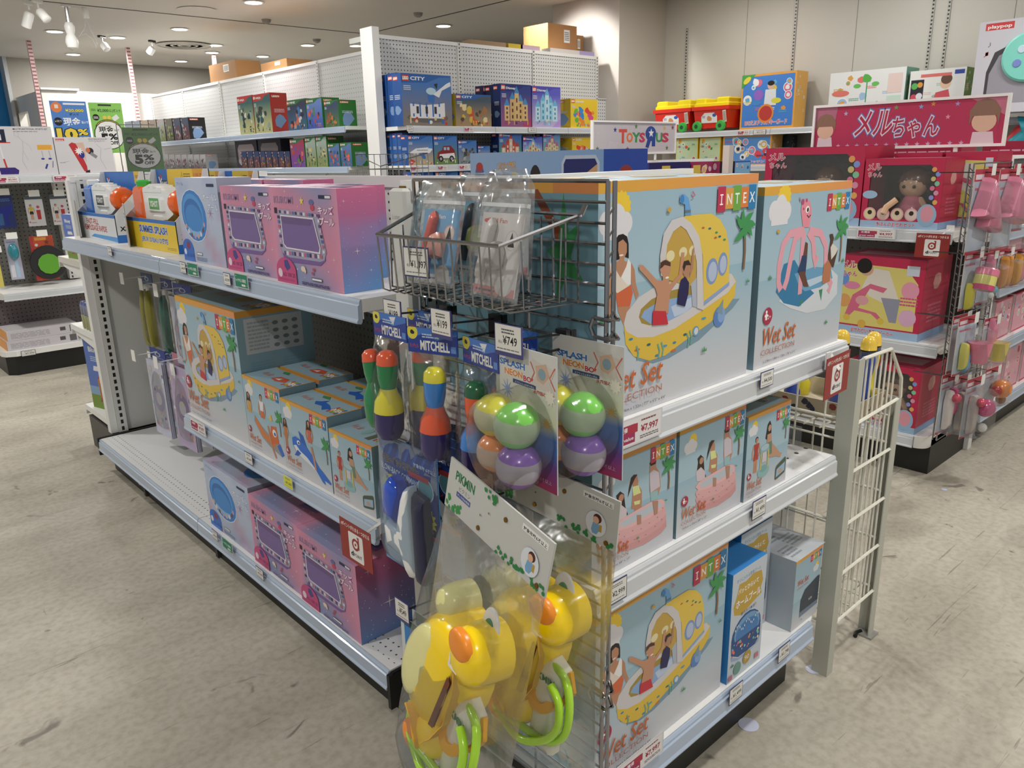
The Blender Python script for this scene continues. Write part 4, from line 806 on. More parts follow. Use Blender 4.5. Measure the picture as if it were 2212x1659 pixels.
ft = Art(.155, .17, 'cfd6dc'); ft.lines(.1, .1, .35, .3, 4, '9aa4ac').lines(.5, .3, .4, .3, 4, '9aa4ac', seed=6).lines(.2, .55, .4, .3, 4, '9aa4ac', seed=7)
carton('airbed_box', .14, .17, .205, art_airbed(.14, .205), None, None, ft, 'small carton with a dark grey airbed picture, right end of the lowest end shelf', 'box', (1.7245, .833, .2095), 0, None, 'b9c4ca')
# -- long side, facing -x: top shelf
def purple(loc, lab, rot=HP, W=.327, D=.105, H=.237, twin=None):
    return carton('square_pool_box', W, D, H, art_purple(W, H), art_purple(D, H, 'side'), art_purple(D, H, 'side'), art_purple(W, D, 'top'), lab, 'box', loc, rot, None, '9f6f9c')
purple((.921, 1.909, 1.1275), 'pink and purple kids pool carton, front right one on the top shelf')
purple((.935, 2.25, 1.1275), 'pink and purple kids pool carton beside the blue oval pool carton, top shelf')
purple((1.045, 2.06, 1.1275), 'purple carton tucked behind the front right kids pool carton', W=.327, H=.236)
purple((1.19, 2.5, 1.1275), 'purple carton in the back row of the top shelf, right one', W=.265, H=.244)
purple((1.19, 2.80, 1.1275), 'purple carton in the back row of the top shelf, left one', W=.285, H=.244)
carton('oval_pool_box', .325, .105, .258, art_oval(.325, .258), None, None, art_oval(.325, .105, True), 'pale blue carton with the blue oval pool, top shelf', 'box', (.938, 2.6, 1.1275), HP, None, 'aab2c8')
# lower deck
carton('oval_pool_box', .365, .24, .25, art_oval(.365, .25), None, None, art_oval(.365, .24, True), 'pale blue carton with the blue oval pool, on the lowest shelf', 'box', (.925, 2.665, .1665), HP, None, '9a9cb0')
purple((.921, 2.29, .1665), 'pink kids pool carton on the lowest shelf, middle of the three there', D=.24)
purple((.916, 1.962, .1665), 'pink kids pool carton on the lowest shelf, right end beside the red point card', D=.24)
# middle shelf
pool_box('pool_box', art_submarine, .478, .25, .42, (.925, 2.712, .5805), HP, 'large submarine pool carton on the middle shelf of the long side', right=art_intex_side(.25, .42))
for i, (dx, lab) in enumerate(((0, 'carton with the rocket ride-on float, in front on the middle shelf'), (.125, 'rocket float carton directly behind the front one'))):
    pool_box('float_box', art_boat, .242, .115, .232, (.924 + dx, 2.23, .5805), HP, lab, 'boat')
for i, lab in enumerate(('carton with the blue whale ride-on, in front on the middle shelf', 'blue whale carton, second in its row', 'blue whale carton, third in its row', 'blue whale carton, last in its row against the back board')):
    pool_box('float_box', art_whale, .258, .105, .212, (.922 + .112 * i, 1.983 + (0.012 if i % 2 else 0), .5805), HP, lab, 'whale')
for i, lab in enumerate(('small carton with the floating hoop, right end of the middle shelf', 'hoop carton second in its row on the middle shelf', 'hoop carton third in its row on the middle shelf')):
    pool_box('float_box', art_basket, .2, .115, .186, (.92 + .12 * i, 1.716 + (0, .012, .004)[i], .5805), HP, lab, 'small')
# ---------------------------------------------------------------- water blasters in open display trays
def blaster(scheme, lab, loc, rot, long=.46):
    """toy water gun, barrel along local x"""
    t = thing('water_gun', lab, 'toy water gun', loc, rot)
    w, o, b, g = 'e9ebec', 'ee6a1e', '1f6fc8', '3fb043'
    body = MB().prism([(.1, .03), (.34, .04), (.4, .06), (.42, .1), (.4, .13), (.3, .15), (.2, .165), (.12, .15), (.09, .1)], -.03, .03)
    R = Matrix.Rotation(PI / 2, 4, 'X')
    for v in (body,):
        v.v = [tuple(R @ Vector(p)) for p in v.v]
    body.bbox(.16, -.04, .07, .33, .04, .12, .01).bbox(.2, -.035, .02, .3, .035, .06, .01)
    body.build('body', mat('white_toy_plastic', 'eceeef', .25, coat=.4), t, loc=(0, 0, 0))
    tk = mat('blue_toy_plastic', '1d6ac4', .25, coat=.4) if scheme == 'blue' else mat('orange_toy_plastic', 'f0661c', .25, coat=.4)
    RX = Matrix.Rotation(PI / 2, 4, 'Y')
    b = MB().bbox(0, -.035, .03, .12, .035, .15, .012).bbox(.02, -.02, -.05, .07, .02, .04, .01).bbox(.0, -.03, .13, .08, .03, .155, .008); b.build('tank', tk, t)
    MB().lathe([(.02, 0), (.045, .0), (.05, .03), (.042, .05), (.03, .052)], 16, M=Matrix.Translation((.4, 0, .1)) @ RX).lathe([(.012, .05), (.02, .065), (.012, .07)], 12, M=Matrix.Translation((.4, 0, .1)) @ RX).build('nozzle', mat('orange_toy_plastic', 'f0661c', .25, coat=.4), t, True)
    MB().lathe([(.026, 0), (.028, .02), (.02, .026)], 12, M=Matrix.Translation((.05, 0, .152))).build('cap', mat('green_toy_plastic', '3bb548', .3) if scheme != 'blue' else mat('white_toy_plastic', 'eceeef', .25), t)
    a = Art(.1, .04, '2f3a34' if scheme == 'blue' else '3fae4a'); a.text('XSHOT', .1, .25, .5, 'ffffff', w=.8, fat=.05); mb = MB(); a.put(mb, (.2, -.0405, .075), (1, 0, 0), (0, 0, 1)); mb.build('maker_badge', PRINTG, t)
    MB().box(.13, -.032, .135, .31, .032, .152).box(.18, -.034, .152, .2, .034, .16).box(.24, -.034, .152, .26, .034, .16).build('top_ribs', mat('white_toy_plastic', 'eceeef', .25), t)
    return t
def blaster_tray(kind, loc, lab, W=.52, D=.14, H=.283, front=True):
    t = thing('water_gun_tray', lab, 'display carton', loc, HP)
    y = 'f2cf1c' if kind == 'splash' else 'e6e8ea'; bl = '2474cc'
    back = Art(W, H, '2a78d0' if kind != 'splash' else 'f4cf22')
    if kind == 'splash': back.poly([(0, 0), (.25, 0), (.2, .5), (.24, 1), (0, 1)], '1f6fc8').rect(.72, .86, .28, .14, 'e9a81e').text('1100.39L', .74, .9, .045, 'b8481a', w=.17, fat=.02).lines(.55, .89, .13, .06, 2, '8a7020').line([(.5, .88), (.52, .96), (.54, .88)], .008, 'b8861a')
    else: back.rect(.76, .82, .24, .18, 'f0c832').text('1000.34L', .78, .9, .05, 'a03a1a', w=.19, fat=.02).text('74.5KG', .84, .845, .03, 'a03a1a', w=.13)
    back.text('X', .05, .72, .17, 'ffffff', w=.07, fat=.05).rect(.1, .76, .11, .09, '12161e').text('SHOT', .11, .775, .06, 'ffffff', w=.1, fat=.04).rect(.08, .88, .04, .04, 'd0342c')
    hb = H
    mb = MB().box(0, D - .003, 0, W, D, H, bl); back.put(mb, (0, D - .0031, 0), (1, 0, 0), (0, 0, 1)); mb.build('back_card', PRINT, t)
    if not front: return t
    lo = Art(W, .11, y)
    if kind == 'splash': lo.rect(0, .88, 1, .12, bl).text('SUMMER SPLASH', .28, .55, .22, '2b5fc4', w=.55, fat=.05, out='dfe9f6').text("JEUX D'EAU D'ÉTÉ", .3, .25, .22, '2b5fc4', w=.52, fat=.04, out='dfe9f6').lines(.8, .06, .17, .1, 2, 'a8901c')
    else: lo.rect(0, .88, 1, .12, bl).text('FAST-FILL', .24, .58, .2, 'b8322c', w=.32, fat=.04).text('REMPLISSAGE RAPIDE', .16, .34, .2, 'b8322c', w=.6, fat=.04).poly([(.3, .08), (1, .02), (1, .2), (.4, .2)], '3f9ae0')
    mb = MB().box(0, 0, 0, W, .003, .11, y); lo.put(mb, (0, -.0002, 0), (1, 0, 0), (0, 0, 1))
    mb.box(0, 0, 0, W, D, .003, y); mb.build('front_panel', PRINT, t)
    for sx, nm in ((0, 'left'), (W, 'right')):
        P = [(0, 0), (D, 0), (D, H), (D - .02, H), (D - .045, .2), (0, .11)]
        mb = MB(); dx = .003 if sx == 0 else -.003; c = 'e9ebec'
        mb.add([(sx, a, b) for a, b in P] + [(sx + dx, a, b) for a, b in P], [tuple(range(6)), tuple(range(11, 5, -1))] + [(i, i + 6, (i + 1) % 6 + 6, (i + 1) % 6) for i in range(6)], c)
        if sx:
            a = Art(D, H, None); a.rect(0, 0, 1, .11, '2a78d0').text('XSHOT', .12, .17, .06, '1a1a1c', w=.6, fat=.06).rect(.4, .26, .3, .03, 'd0342c'); a.put(mb, (sx + .0002, 0, 0), (0, 1, 0), (0, 0, 1))
        mb.build('side_panel', PRINT, t)
    flag = Art(.1, .16, 'c8ccd0'); flag.poly([(0, .1), (.5, .0), (.7, .1), (.6, .5), (.2, .6)], 'c49878').poly([(.1, .5), (.9, .6), (1, .8), (.6, 1), (.1, .85)], 'dfe4ec').lines(.2, .65, .6, .15, 2, '3a5a9a')
    mb = MB().box(0, -.004, .0, .1, -.001, .16, 'b8b0a0'); flag.put(mb, (0, -.0041, 0), (1, 0, 0), (0, 0, 1)); mb.build('picture_flap', PRINT, t, rot=(0, 0, -.25), loc=(.0, -.002, 0))
    return t
blaster_tray('fast', (.975, 3.93, 1.1275), 'white and blue open water gun carton at the far end of the top shelf', .52, .14, .276)
blaster_tray('splash', (.985, 3.3, 1.1275), 'yellow open carton of toy water guns on the top shelf', .52, .14, .283)
blaster('blue', 'white and blue toy water gun in the far carton, left one', (1.04, 3.905, 1.195), HP - .0)
blaster('orange', 'white and orange toy water gun standing in the yellow carton', (1.05, 3.285, 1.195), HP)
for i, (x, y, lab) in enumerate(((1.24, 2.95, 'yellow blaster carton backboard behind the oval pool carton, nearest'), (1.24, 3.26, 'yellow blaster carton backboard between two others'), (1.24, 3.58, 'yellow blaster carton backboard at the back of the top shelf'))):
    blaster_tray('splash', (x, y + .2, 1.1275), lab, .3, .1, .27)
# ================================================================ price cards
def price(loc, rot, txt, lab, W=.052, H=.036, style='w', tilt=0, line=''):
    a = Art(W, H, {'w': 'ecebe4', 'y': 'e6e83c', 'g': '2f8a6c', 's': 'ebe8e8'}[style])
    if style == 'g': a.text('トイザらス限定', .06, .42, .26, 'f0f6f0', w=.8, fat=.02).rect(.5, .1, .3, .16, 'e8e8e8').star(.1, .85, .03, 'f0e890').star(.93, .2, .03, 'f0e890')
    elif style == 's':
        a.rect(.02, .08, .46, .72, 'a8315f').text('お買得！', .1, .55, .2, 'ffffff', w=.28, fat=.03).text('great value', .05, .2, .18, 'ffffff', w=.4, fat=.02).rect(.33, .45, .2, .34, 'b8324a').text(txt, .6, .38, .3, 'a8243c', w=.34, fat=.04).lines(.58, .1, .38, .16, 2, '6a6a6a').lines(.6, .78, .3, .12, 1, '8a4a4a')
    else: a.text(txt, .26, .3, .3, '26262a', w=min(.66, .125 * len(txt)), fat=.02).text(line or '税込', .1, .32, .12, '3a3a3e', w=.13).lines(.2, .72, .6, .18, 2, '707074').lines(.08, .08, .84, .08, 1, '8a8a8e')
    mb = MB().box(0, 0, 0, W, .0012, H, '4a4a78' if style == 'w' else 'd8d8dc'); b = .0015 / W
    f = Art(W, H, None); a.W = W * .94; a.H = H * .9; a2 = a
    mb.v = mb.v
    a.L[0] = ([(0, 0), (a.W, 0), (a.W, a.H), (0, a.H)],) + tuple(a.L[0][1:])
    # the print was laid out for the full card: shrink it inside the coloured edge
    k = (.94, .9); a.L = [a.L[0]] + [([(p[0] * k[0], p[1] * k[1]) for p in L[0]],) + tuple(L[1:]) for L in a.L[1:]]
    a.put(mb, (W * .03, -.0001, H * .05), (1, 0, 0), (0, 0, 1))
    o = mb.build('price_card', PRINTM); o.location = loc; o.rotation_euler = (tilt, 0, rot)
    return tag(o, lab, 'price tag')
def rail_tag(px, py, face, plane, txt, lab, style='w', W=.052, H=.036):
    p = at(px, py, face, plane)
    return price((p.x - (W / 2 if face == 1 else 0), p.y + (W / 2 if face == 0 else 0), p.z - H / 2), 0 if face == 1 else HP, txt, lab, W, H, style)
YR = .8065; XR = .8915
rail_tag(1657, 818, 1, YR, '¥4,500', 'white price card of 4,500 yen under the octopus pool carton')
rail_tag(1374, 930, 1, YR, '¥7,997', 'long price card of 7,997 yen with a magenta block on the top end rail', 's', .15, .052)
rail_tag(1333, 1277, 1, YR, '¥2,999', 'white price card of 2,999 yen on the middle end rail', W=.056, H=.046)
rail_tag(1640, 1097, 1, YR, '¥1,499', 'white price card of 1,499 yen on the middle end rail, right half', W=.056, H=.046)
rail_tag(1694, 1408, 1, YR, '¥1,798', 'white price card of 1,798 yen under the home pool and airbed cartons', W=.056, H=.044)
rail_tag(1590, 1497, 1, YR, '¥1,499', 'white price card of 1,499 yen at the left of the home pool cartons', W=.056, H=.044)
rail_tag(1385, 1640, 1, YR, '¥7,997', 'long price card with a magenta block at the bottom of the picture', 's', .15, .052)
rail_tag(237, 543, 0, XR, '¥5,999', 'small price card at the far left of the top rail', W=.045)
rail_tag(395, 578, 0, XR, '¥4,499', 'small price card left of the green card under the oval pool carton', W=.045)
rail_tag(416, 582, 0, XR, '', 'green exclusive-item card under the oval pool carton, top rail', 'g', .085, .04)
rail_tag(490, 603, 0, XR, '¥3,999', 'small price card left of the green card under the pink cartons', W=.045)
rail_tag(521, 607, 0, XR, '', 'green exclusive-item card under the pink cartons, top rail', 'g', .085, .04)
rail_tag(427, 922, 0, XR, '¥7,997', 'price card with a magenta block on the middle rail of the long side', 's', .13, .045)
rail_tag(537, 990, 0, XR, '¥3,499', 'white price card of 3,499 yen on the middle rail')
rail_tag(622, 1042, 0, XR, '¥1,000', 'yellow price card of 1,000 yen on the middle rail', 'y')
rail_tag(464, 1156, 0, XR, '¥4,999', 'small white price card on the lowest rail left of the green card', W=.045)
rail_tag(491, 1178, 0, XR, '', 'green exclusive-item card on the lowest rail', 'g', .085, .04)
rail_tag(561, 1238, 0, XR, '¥3,999', 'white price card on the lowest rail under the pink cartons')
# ---------------------------------------------------------------- red point cards
def point_card(loc, rot, lab, dx, arm=True):
    t = thing('point_card', lab, 'sign', loc, rot); W, H = .132, .1
    a = Art(W, H, '9c2c26'); a.text('dポイントがたまる・つかえる', .05, .83, .1, 'f4ece8', w=.9, fat=.03)
    a.rect(.27, .12, .46, .6, 'f2f0ee').rect(.3, .08, .4, .68, 'f2f0ee')
    for x, y in ((.31, .13), (.69, .13), (.31, .71), (.69, .71)): a.ell(x, y, .04, None, 'f2f0ee')
    a.ell(.49, .49, .115, None, 'a02a24').ell(.49, .49, .068, None, 'f2f0ee').ell(.49, .49, .028, None, 'a02a24').rect(.565, .4, .045, .31, 'a02a24').rect(.5, .63, .11, .08, 'f2f0ee').poly([(.54, .71), (.61, .71), (.61, .6), (.58, .62), (.565, .66)], 'a02a24')
    a.text('d', .33, .18, .11, '26221f', w=.07, fat=.06).text('POINT', .42, .18, .085, '3a3632', w=.25)
    mb = MB().box(0, 0, 0, W, .001, H, '7a2420'); a.put(mb, (0, -.0001, 0), (1, 0, 0), (0, 0, 1)); mb.build('card', PRINT, t)
    if arm: MB().tube([(dx, .002, H * .86), (dx, .03, H * .95), (dx + .01, .075, H * 1.12), (dx + .012, .085, H * 1.05)], .004, 4).box(dx - .004, .076, H * .9, dx + .026, .08, H * 1.3).build('clip_arm', WPL, t)
    return t
point_card((.806, 1.492, .536), HP, 'red point card hanging beside the lowest pink carton on the long side', .1)
point_card((1.679, .782, .866), .05, 'red point card at the right end of the top end rail', .03, False)
MB_ = MB().tube([(.0, .0, .0), (.012, .03, .03)], .005, 4).box(-.02, .024, .0, .0, .028, .04); tag(MB_.build('card_clip', WPL, loc=(1.74, .778, .93)), 'white plastic clip arm holding the red point card at the end rail', 'clip')
# ---------------------------------------------------------------- double wire hooks on the grid
HK = mat('dark_hook_steel', '4c4c50', .3, metal=.8)
def hook(y, z, txt, lab, L=.125, x=.9, w=.055, line='', tz=.012, top=True, rot=HP):
    t = thing('display_hook', lab, 'hook', (x, y, z), rot)
    MB().box(-.012, -.012, -.03, .012, .0, .012).box(-.012, -.002, -.005, -.008, .012, .01).box(.008, -.002, -.005, .012, .012, .01).build('hook_base', mat('black_plastic', '1c1c1e', .4), t)
    MB().tube([(0, -.01, -.02), (0, -L * .8, -.02), (0, -L * .95, -.006)], .0022, 5).build('lower_wire', HK, t)
    if top: MB().tube([(0, -.01, .004), (0, -L + .003, tz)], .002, 5).build('upper_wire', HK, t)
    a = Art(w - .004, .042, 'eeece4'); a.text(txt, .3, .28, .32, '1e1e22', w=min(.62, .135 * len(txt)), fat=.02).text('税込', .12, .3, .12, '2a2a2e', w=.15).lines(.25, .66, .5, .22, 2, '55555a').lines(.06, .06, .88, .08, 1, '77777c')
    mb = MB().box(-w / 2, -L - .002, tz - .024, w / 2, -L, tz + .026, '4c4c86'); a.put(mb, (-w / 2 + .002, -L - .0023, tz - .017), (1, 0, 0), (0, 0, 1)); mb.build('price_card', PRINT, t)
    return t
hook(1.167, 1.143, '¥199', 'grid hook with a 199 yen card, upper left one')
hook(1.024, 1.144, '¥199', 'grid hook with a 199 yen card, second from the left in the upper row')
hook(.857, 1.141, '¥749', 'grid hook with the 749 yen card above the neon balls', w=.062)
hook(1.176, .88, '¥599', 'grid hook with the 599 yen card above the water pistols', w=.056)
hook(.953, .872, '¥1,999', 'grid hook with the 1,999 yen card on the long bags', L=.105, w=.058)
hook(1.219, .505, '¥549', 'low grid hook with the 549 yen card', L=.115, w=.05)
# ---------------------------------------------------------------- squirt toys in clear bags under blue headers
TOYP = print_mat('glossy_toy_plastic', .22, .5)
def mitchell(loc, rot, cols, lab, seed, cols2=None):
    t = thing('bagged_squirt_toy', lab, 'toy', loc, rot); W = .105
    a = Art(W, .045, '1f3f9c'); a.poly([(0, .5), (.3, .75), (.6, .55), (1, .8), (1, 1), (0, 1)], '3f78cc').ell(.1, .8, .11, .28, 'e8dc3c').blob(.1, .8, .05, '22242c').poly([(.5, .9), (.62, .6), (.7, .95)], 'e8eef4').text('MITCHELL', .26, .14, .36, 'f2f2ea', w=.58, fat=.05).text('ミッチェル', .04, .2, .16, 'd8405a', w=.18, fat=.04).rect(.87, .12, .1, .26, '5f8fd8').lines(.3, .6, .35, .2, 2, 'c8d8f0')
    mb = MB().box(0, -.001, -.05, W, .001, -.005, '24449c'); a.put(mb, (0, -.0012, -.05), (1, 0, 0), (0, 0, 1)); mb.build('header_card', PRINTG, t)
    def squirter(x, z, c, s=1, tilt=.0, nm='squirt_toy'):
        prof = [(.004, 0), (.02, .004), (.027, .02), (.028, .055), (.0282, .0551), (.026, .075), (.018, .09), (.015, .1), (.0152, .1001), (.019, .12), (.02, .145), (.0202, .1451), (.019, .16), (.012, .168), (.004, .17)]
        bands = [c[0]] * 4 + [c[1]] * 4 + [c[2]] * 3 + [c[3]] * 3
        M = Matrix.Translation((x, -.022, z)) @ Matrix.Rotation(tilt, 4, 'Y') @ Matrix.Scale(s, 4)
        MB().lathe(prof, 16, M=M, cols=bands).build(nm, TOYP, t, True)
    squirter(.062, -.235, cols, 1.0, .05)
    if cols2: squirter(.03, -.22, cols2, .88, -.1)
    MB().pillow(W, .2, .042, M=Matrix.Translation((0, 0, -.048)), seed=seed, nx=10, nz=16, amp=.0028).build('clear_bag', FILM, t, True)
    return t
NV, YL, GR, OR, BL = '30286e', 'e6dc30', '1f8a52', 'f05a28', '2f86dc'
mitchell((.77, 1.225, 1.16), HP, (NV, YL, GR, OR), 'clear bag with green, yellow and navy squirt toys, leftmost on the grid', 2, (GR, GR, GR, OR))
mitchell((.83, 1.2, 1.16), HP, (NV, YL, GR, OR), 'bag of green and orange squirt toys hanging behind the leftmost one', 3)
mitchell((.765, 1.11, 1.148), HP + .3, (NV, OR, BL, YL), 'bag with navy, orange, blue and yellow squirt toy, turned sideways', 4)
mitchell((.80, 1.0, 1.142), HP - .12, (NV, BL, OR, '17603c'), 'bag with navy, blue and orange squirt toy left of the neon balls', 5)
mitchell((.872, 1.0, 1.15), HP, (NV, BL, BL, YL), 'bag with blue and yellow squirt toy behind, next to the grid', 6)
# ---------------------------------------------------------------- neon water balls on cards
def bombs(loc, rot, lab):
    t = thing('water_ball_set', lab, 'toy', loc, rot); W, H = .15, .215
    a = Art(W, H); a.grad(0, 0, 1, 1, lambda u, v: mixc('c03a6a', '2f5fc0', v * 3.3) if v < .3 else mixc('4a7fd0' if v < .42 else 'dce4b0', 'dcdad6', (v - .42) * 3), 2, 10)
    a.text('SPLASH', .08, .84, .045, '3f78c8', w=.42, fat=.06, out='f4f4f0').text('NEON', .16, .775, .045, 'e88a2c', w=.3, fat=.06, out='f4f4f0').text('BOMB', .48, .765, .038, 'c83a5a', w=.26, fat=.06, out='f4f4f0').rect(.3, .725, .38, .03, '3a4a78').text('スプラッシュネオンボム', .33, .73, .016, 'ffffff', w=.32)
    a.star(.2, .66, .12, '8ba4d8', 10, .25).poly([(.62, .94), (.98, .9), (.9, .8), (.98, .72), (.6, .76), (.7, .84)], 'dcd0c8').line([(.6, .92), (.66, .85), (.6, .78)], .015, 'd8644c').line([(.98, .92), (.9, .84), (.98, .76)], .015, 'd8644c').poly([(.68, .9), (.84, .93), (.9, .85), (.8, .78), (.7, .8)], 'd8b49a').ell(.78, .85, .06, None, '8fa8b8').text('水風船みたい！', .64, .7, .028, 'c8483c', w=.32, fat=.03).star(.9, .7, .09, 'f0e8d8', 9, .6).star(.85, .5, .09, 'e8b84c', 12, .3).text('対象年齢3才以上', .5, .06, .03, 'e8d0e0', w=.42)
    mb = MB().box(0, -.001, -H, W, .001, 0, 'cfd0d2'); a.put(mb, (0, -.0012, -H), (1, 0, 0), (0, 0, 1)); mb.build('backing_card', PRINT, t)
    for x, z, c, r in ((.045, -.105, 'e8e038', .034), (.10, -.108, '7fd858', .036), (.047, -.165, 'f2904a', .033), (.102, -.172, '8f62c8', .036)):
        n = 14; cols = []
        for i in range(n): cols.append(mixc(c, 'b8b8b0', .0) if i < 5 or i > 8 else mixc(c, 'c0c2b8', .72))
        R = Matrix.Translation((x, -.037, z)) @ Matrix.Rotation(.14, 4, 'Y')
        b = MB().ball((0, 0, 0), r, 24, n, M=R, cols=cols)
        b.build('water_ball', TOYP, t, True)
    P = [(.075 + .07 * math.cos(q) * 1.02, -.138 + .07 * math.sin(q) * 1.15) for q in [i * PI / 12 for i in range(24)]]
    MB().puff(P, .082, y0=-.002, rings=((1, 0), (.97, .5), (.88, .85), (.6, 1)), back=False).build('blister', FILM, t, True)
    return t
bombs((.79, .905, 1.145), HP - .1, 'card of four neon water balls, in front on the grid')
bombs((.885, .872, 1.146), HP, 'card of four neon water balls, behind the front one')
# ---------------------------------------------------------------- blow back water pistols
def commander(loc, rot, lab, full=True):
    t = thing('water_pistol_pack', lab, 'toy', loc, rot); W, H = .19, .265
    a = Art(W, H, '5fa6dc'); a.poly([(0, .62), (.3, .68), (.6, .62), (.62, .5), (1, .34), (1, 1), (0, 1)], '1c3f92')
    for i in range(7): a.poly([(.02 + .14 * i, .86), (.06 + .14 * i, .86), (.16 + .14 * i, .98), (.12 + .14 * i, .98)], '2f62bc')
    a.text('ブローバックコマンダー', .08, .8, .06, '15151a', w=.62, fat=.06, out='d8b040', outw=.05).text('BLOW-BACK COMMANDER', .03, .735, .045, 'e8eef8', w=.74, fat=.03, rot=-.06).ell(.22, .62, .2, .09, 'e2cf3c').text('Water', .1, .66, .03, '2f6fd0', w=.13, fat=.05).text('Shot', .16, .6, .035, '2f6fd0', w=.13, fat=.05).star(.82, .5, .14, 'e2cf3c', 12, .7)
    a.poly([(.36, .73), (.86, .58), (.9, .5), (.78, .49), (.76, .42), (.68, .4), (.6, .52), (.38, .64)], '14142c').poly([(.42, .66), (.82, .52), (.8, .42), (.72, .4), (.62, .5), (.44, .6)], 'dfe4ec').text('ガシャン!', .54, .6, .03, 'e84a3c', w=.18, fat=.05).ell(.8, .72, .13, .09, 'e8f0f0').ell(.8, .72, .12, .08, '6aa8b0').text('対象年齢 6才以上', .62, .86, .03, 'e8eef8', w=.36, fat=.03).rect(.52, .77, .34, .04, 'c83a34').rect(.64, .36, .34, .035, 'c83a34').lines(.14, .3, .3, .24, 6, 'b8b4c0').poly([(.12, .1), (.44, .14), (.5, .5), (.16, .56)], 'c9d4da')
    mb = MB().box(0, -.001, -H, W, .001, 0, '4a98d8'); a.put(mb, (0, -.0012, -H), (1, 0, 0), (0, 0, 1)); mb.build('printed_bag_back', PRINTG, t)
    if full:
        k = MB().puff([(.115, -.075), (.13, -.07), (.135, -.25), (.118, -.26), (.108, -.235), (.085, -.222), (.04, -.215), (.035, -.17), (.05, -.16), (.09, -.165), (.1, -.155), (.102, -.12)], .024, y0=-.006); k.build('pistol_frame', mat('white_toy_plastic', 'eceeef', .25), t, True)
        MB().puff([(.133, -.08), (.168, -.085), (.175, -.25), (.15, -.265), (.134, -.262)], .022, y0=-.004).build('slide', mat('navy_toy_plastic', '1b2144', .35), t, True)
        MB().puff([(.045, -.15), (.08, -.155), (.1, -.09), (.09, -.07), (.07, -.065), (.055, -.08)], .03, y0=-.004).build('water_tank', mat('blue_clear_toy', '1d50c8', .15, coat=.6), t, True)
        MB().pillow(W, H - .005, .03, M=Matrix.Translation((0, -.002, 0)), seed=11, nx=10, nz=12, amp=.002, back=.02).build('clear_bag', FILMB, t, True)
    return t
commander((.755, 1.215, .925), HP - .02, 'blue pack with a white and navy water pistol, front of its hook')
for i, n in enumerate(('second', 'third', 'fourth')): commander((.79 + .028 * i, 1.2 - .012 * i, .93), HP, 'blue water pistol pack, %s in the row behind the front one' % n, False)
a = Art(.1, .16, '2f86d0'); a.rect(0, .9, 1, .1, '1f6a3c').rect(0, 0, .12, 1, 'd8e0e4').blob(.35, .65, .16, 'd0382c').poly([(.2, .5), (.6, .55), (.6, .42), (.2, .38)], 'e0b090').text('NEW', .2, .2, .06, 'e8d83c', w=.4, fat=.06)
mb = MB().box(0, -.001, -.16, .1, .001, 0, 'd8e0e4'); a.put(mb, (0, -.0012, -.16), (1, 0, 0), (0, 0, 1))
for i in range(2): tag(mb.build('toy_card', PRINT, loc=(.79 + .03 * i, 1.235, .5), rot=HP - .0), ('blue and red toy card on the low hook, in front', 'blue and red toy card on the low hook, behind')[i], 'toy card')
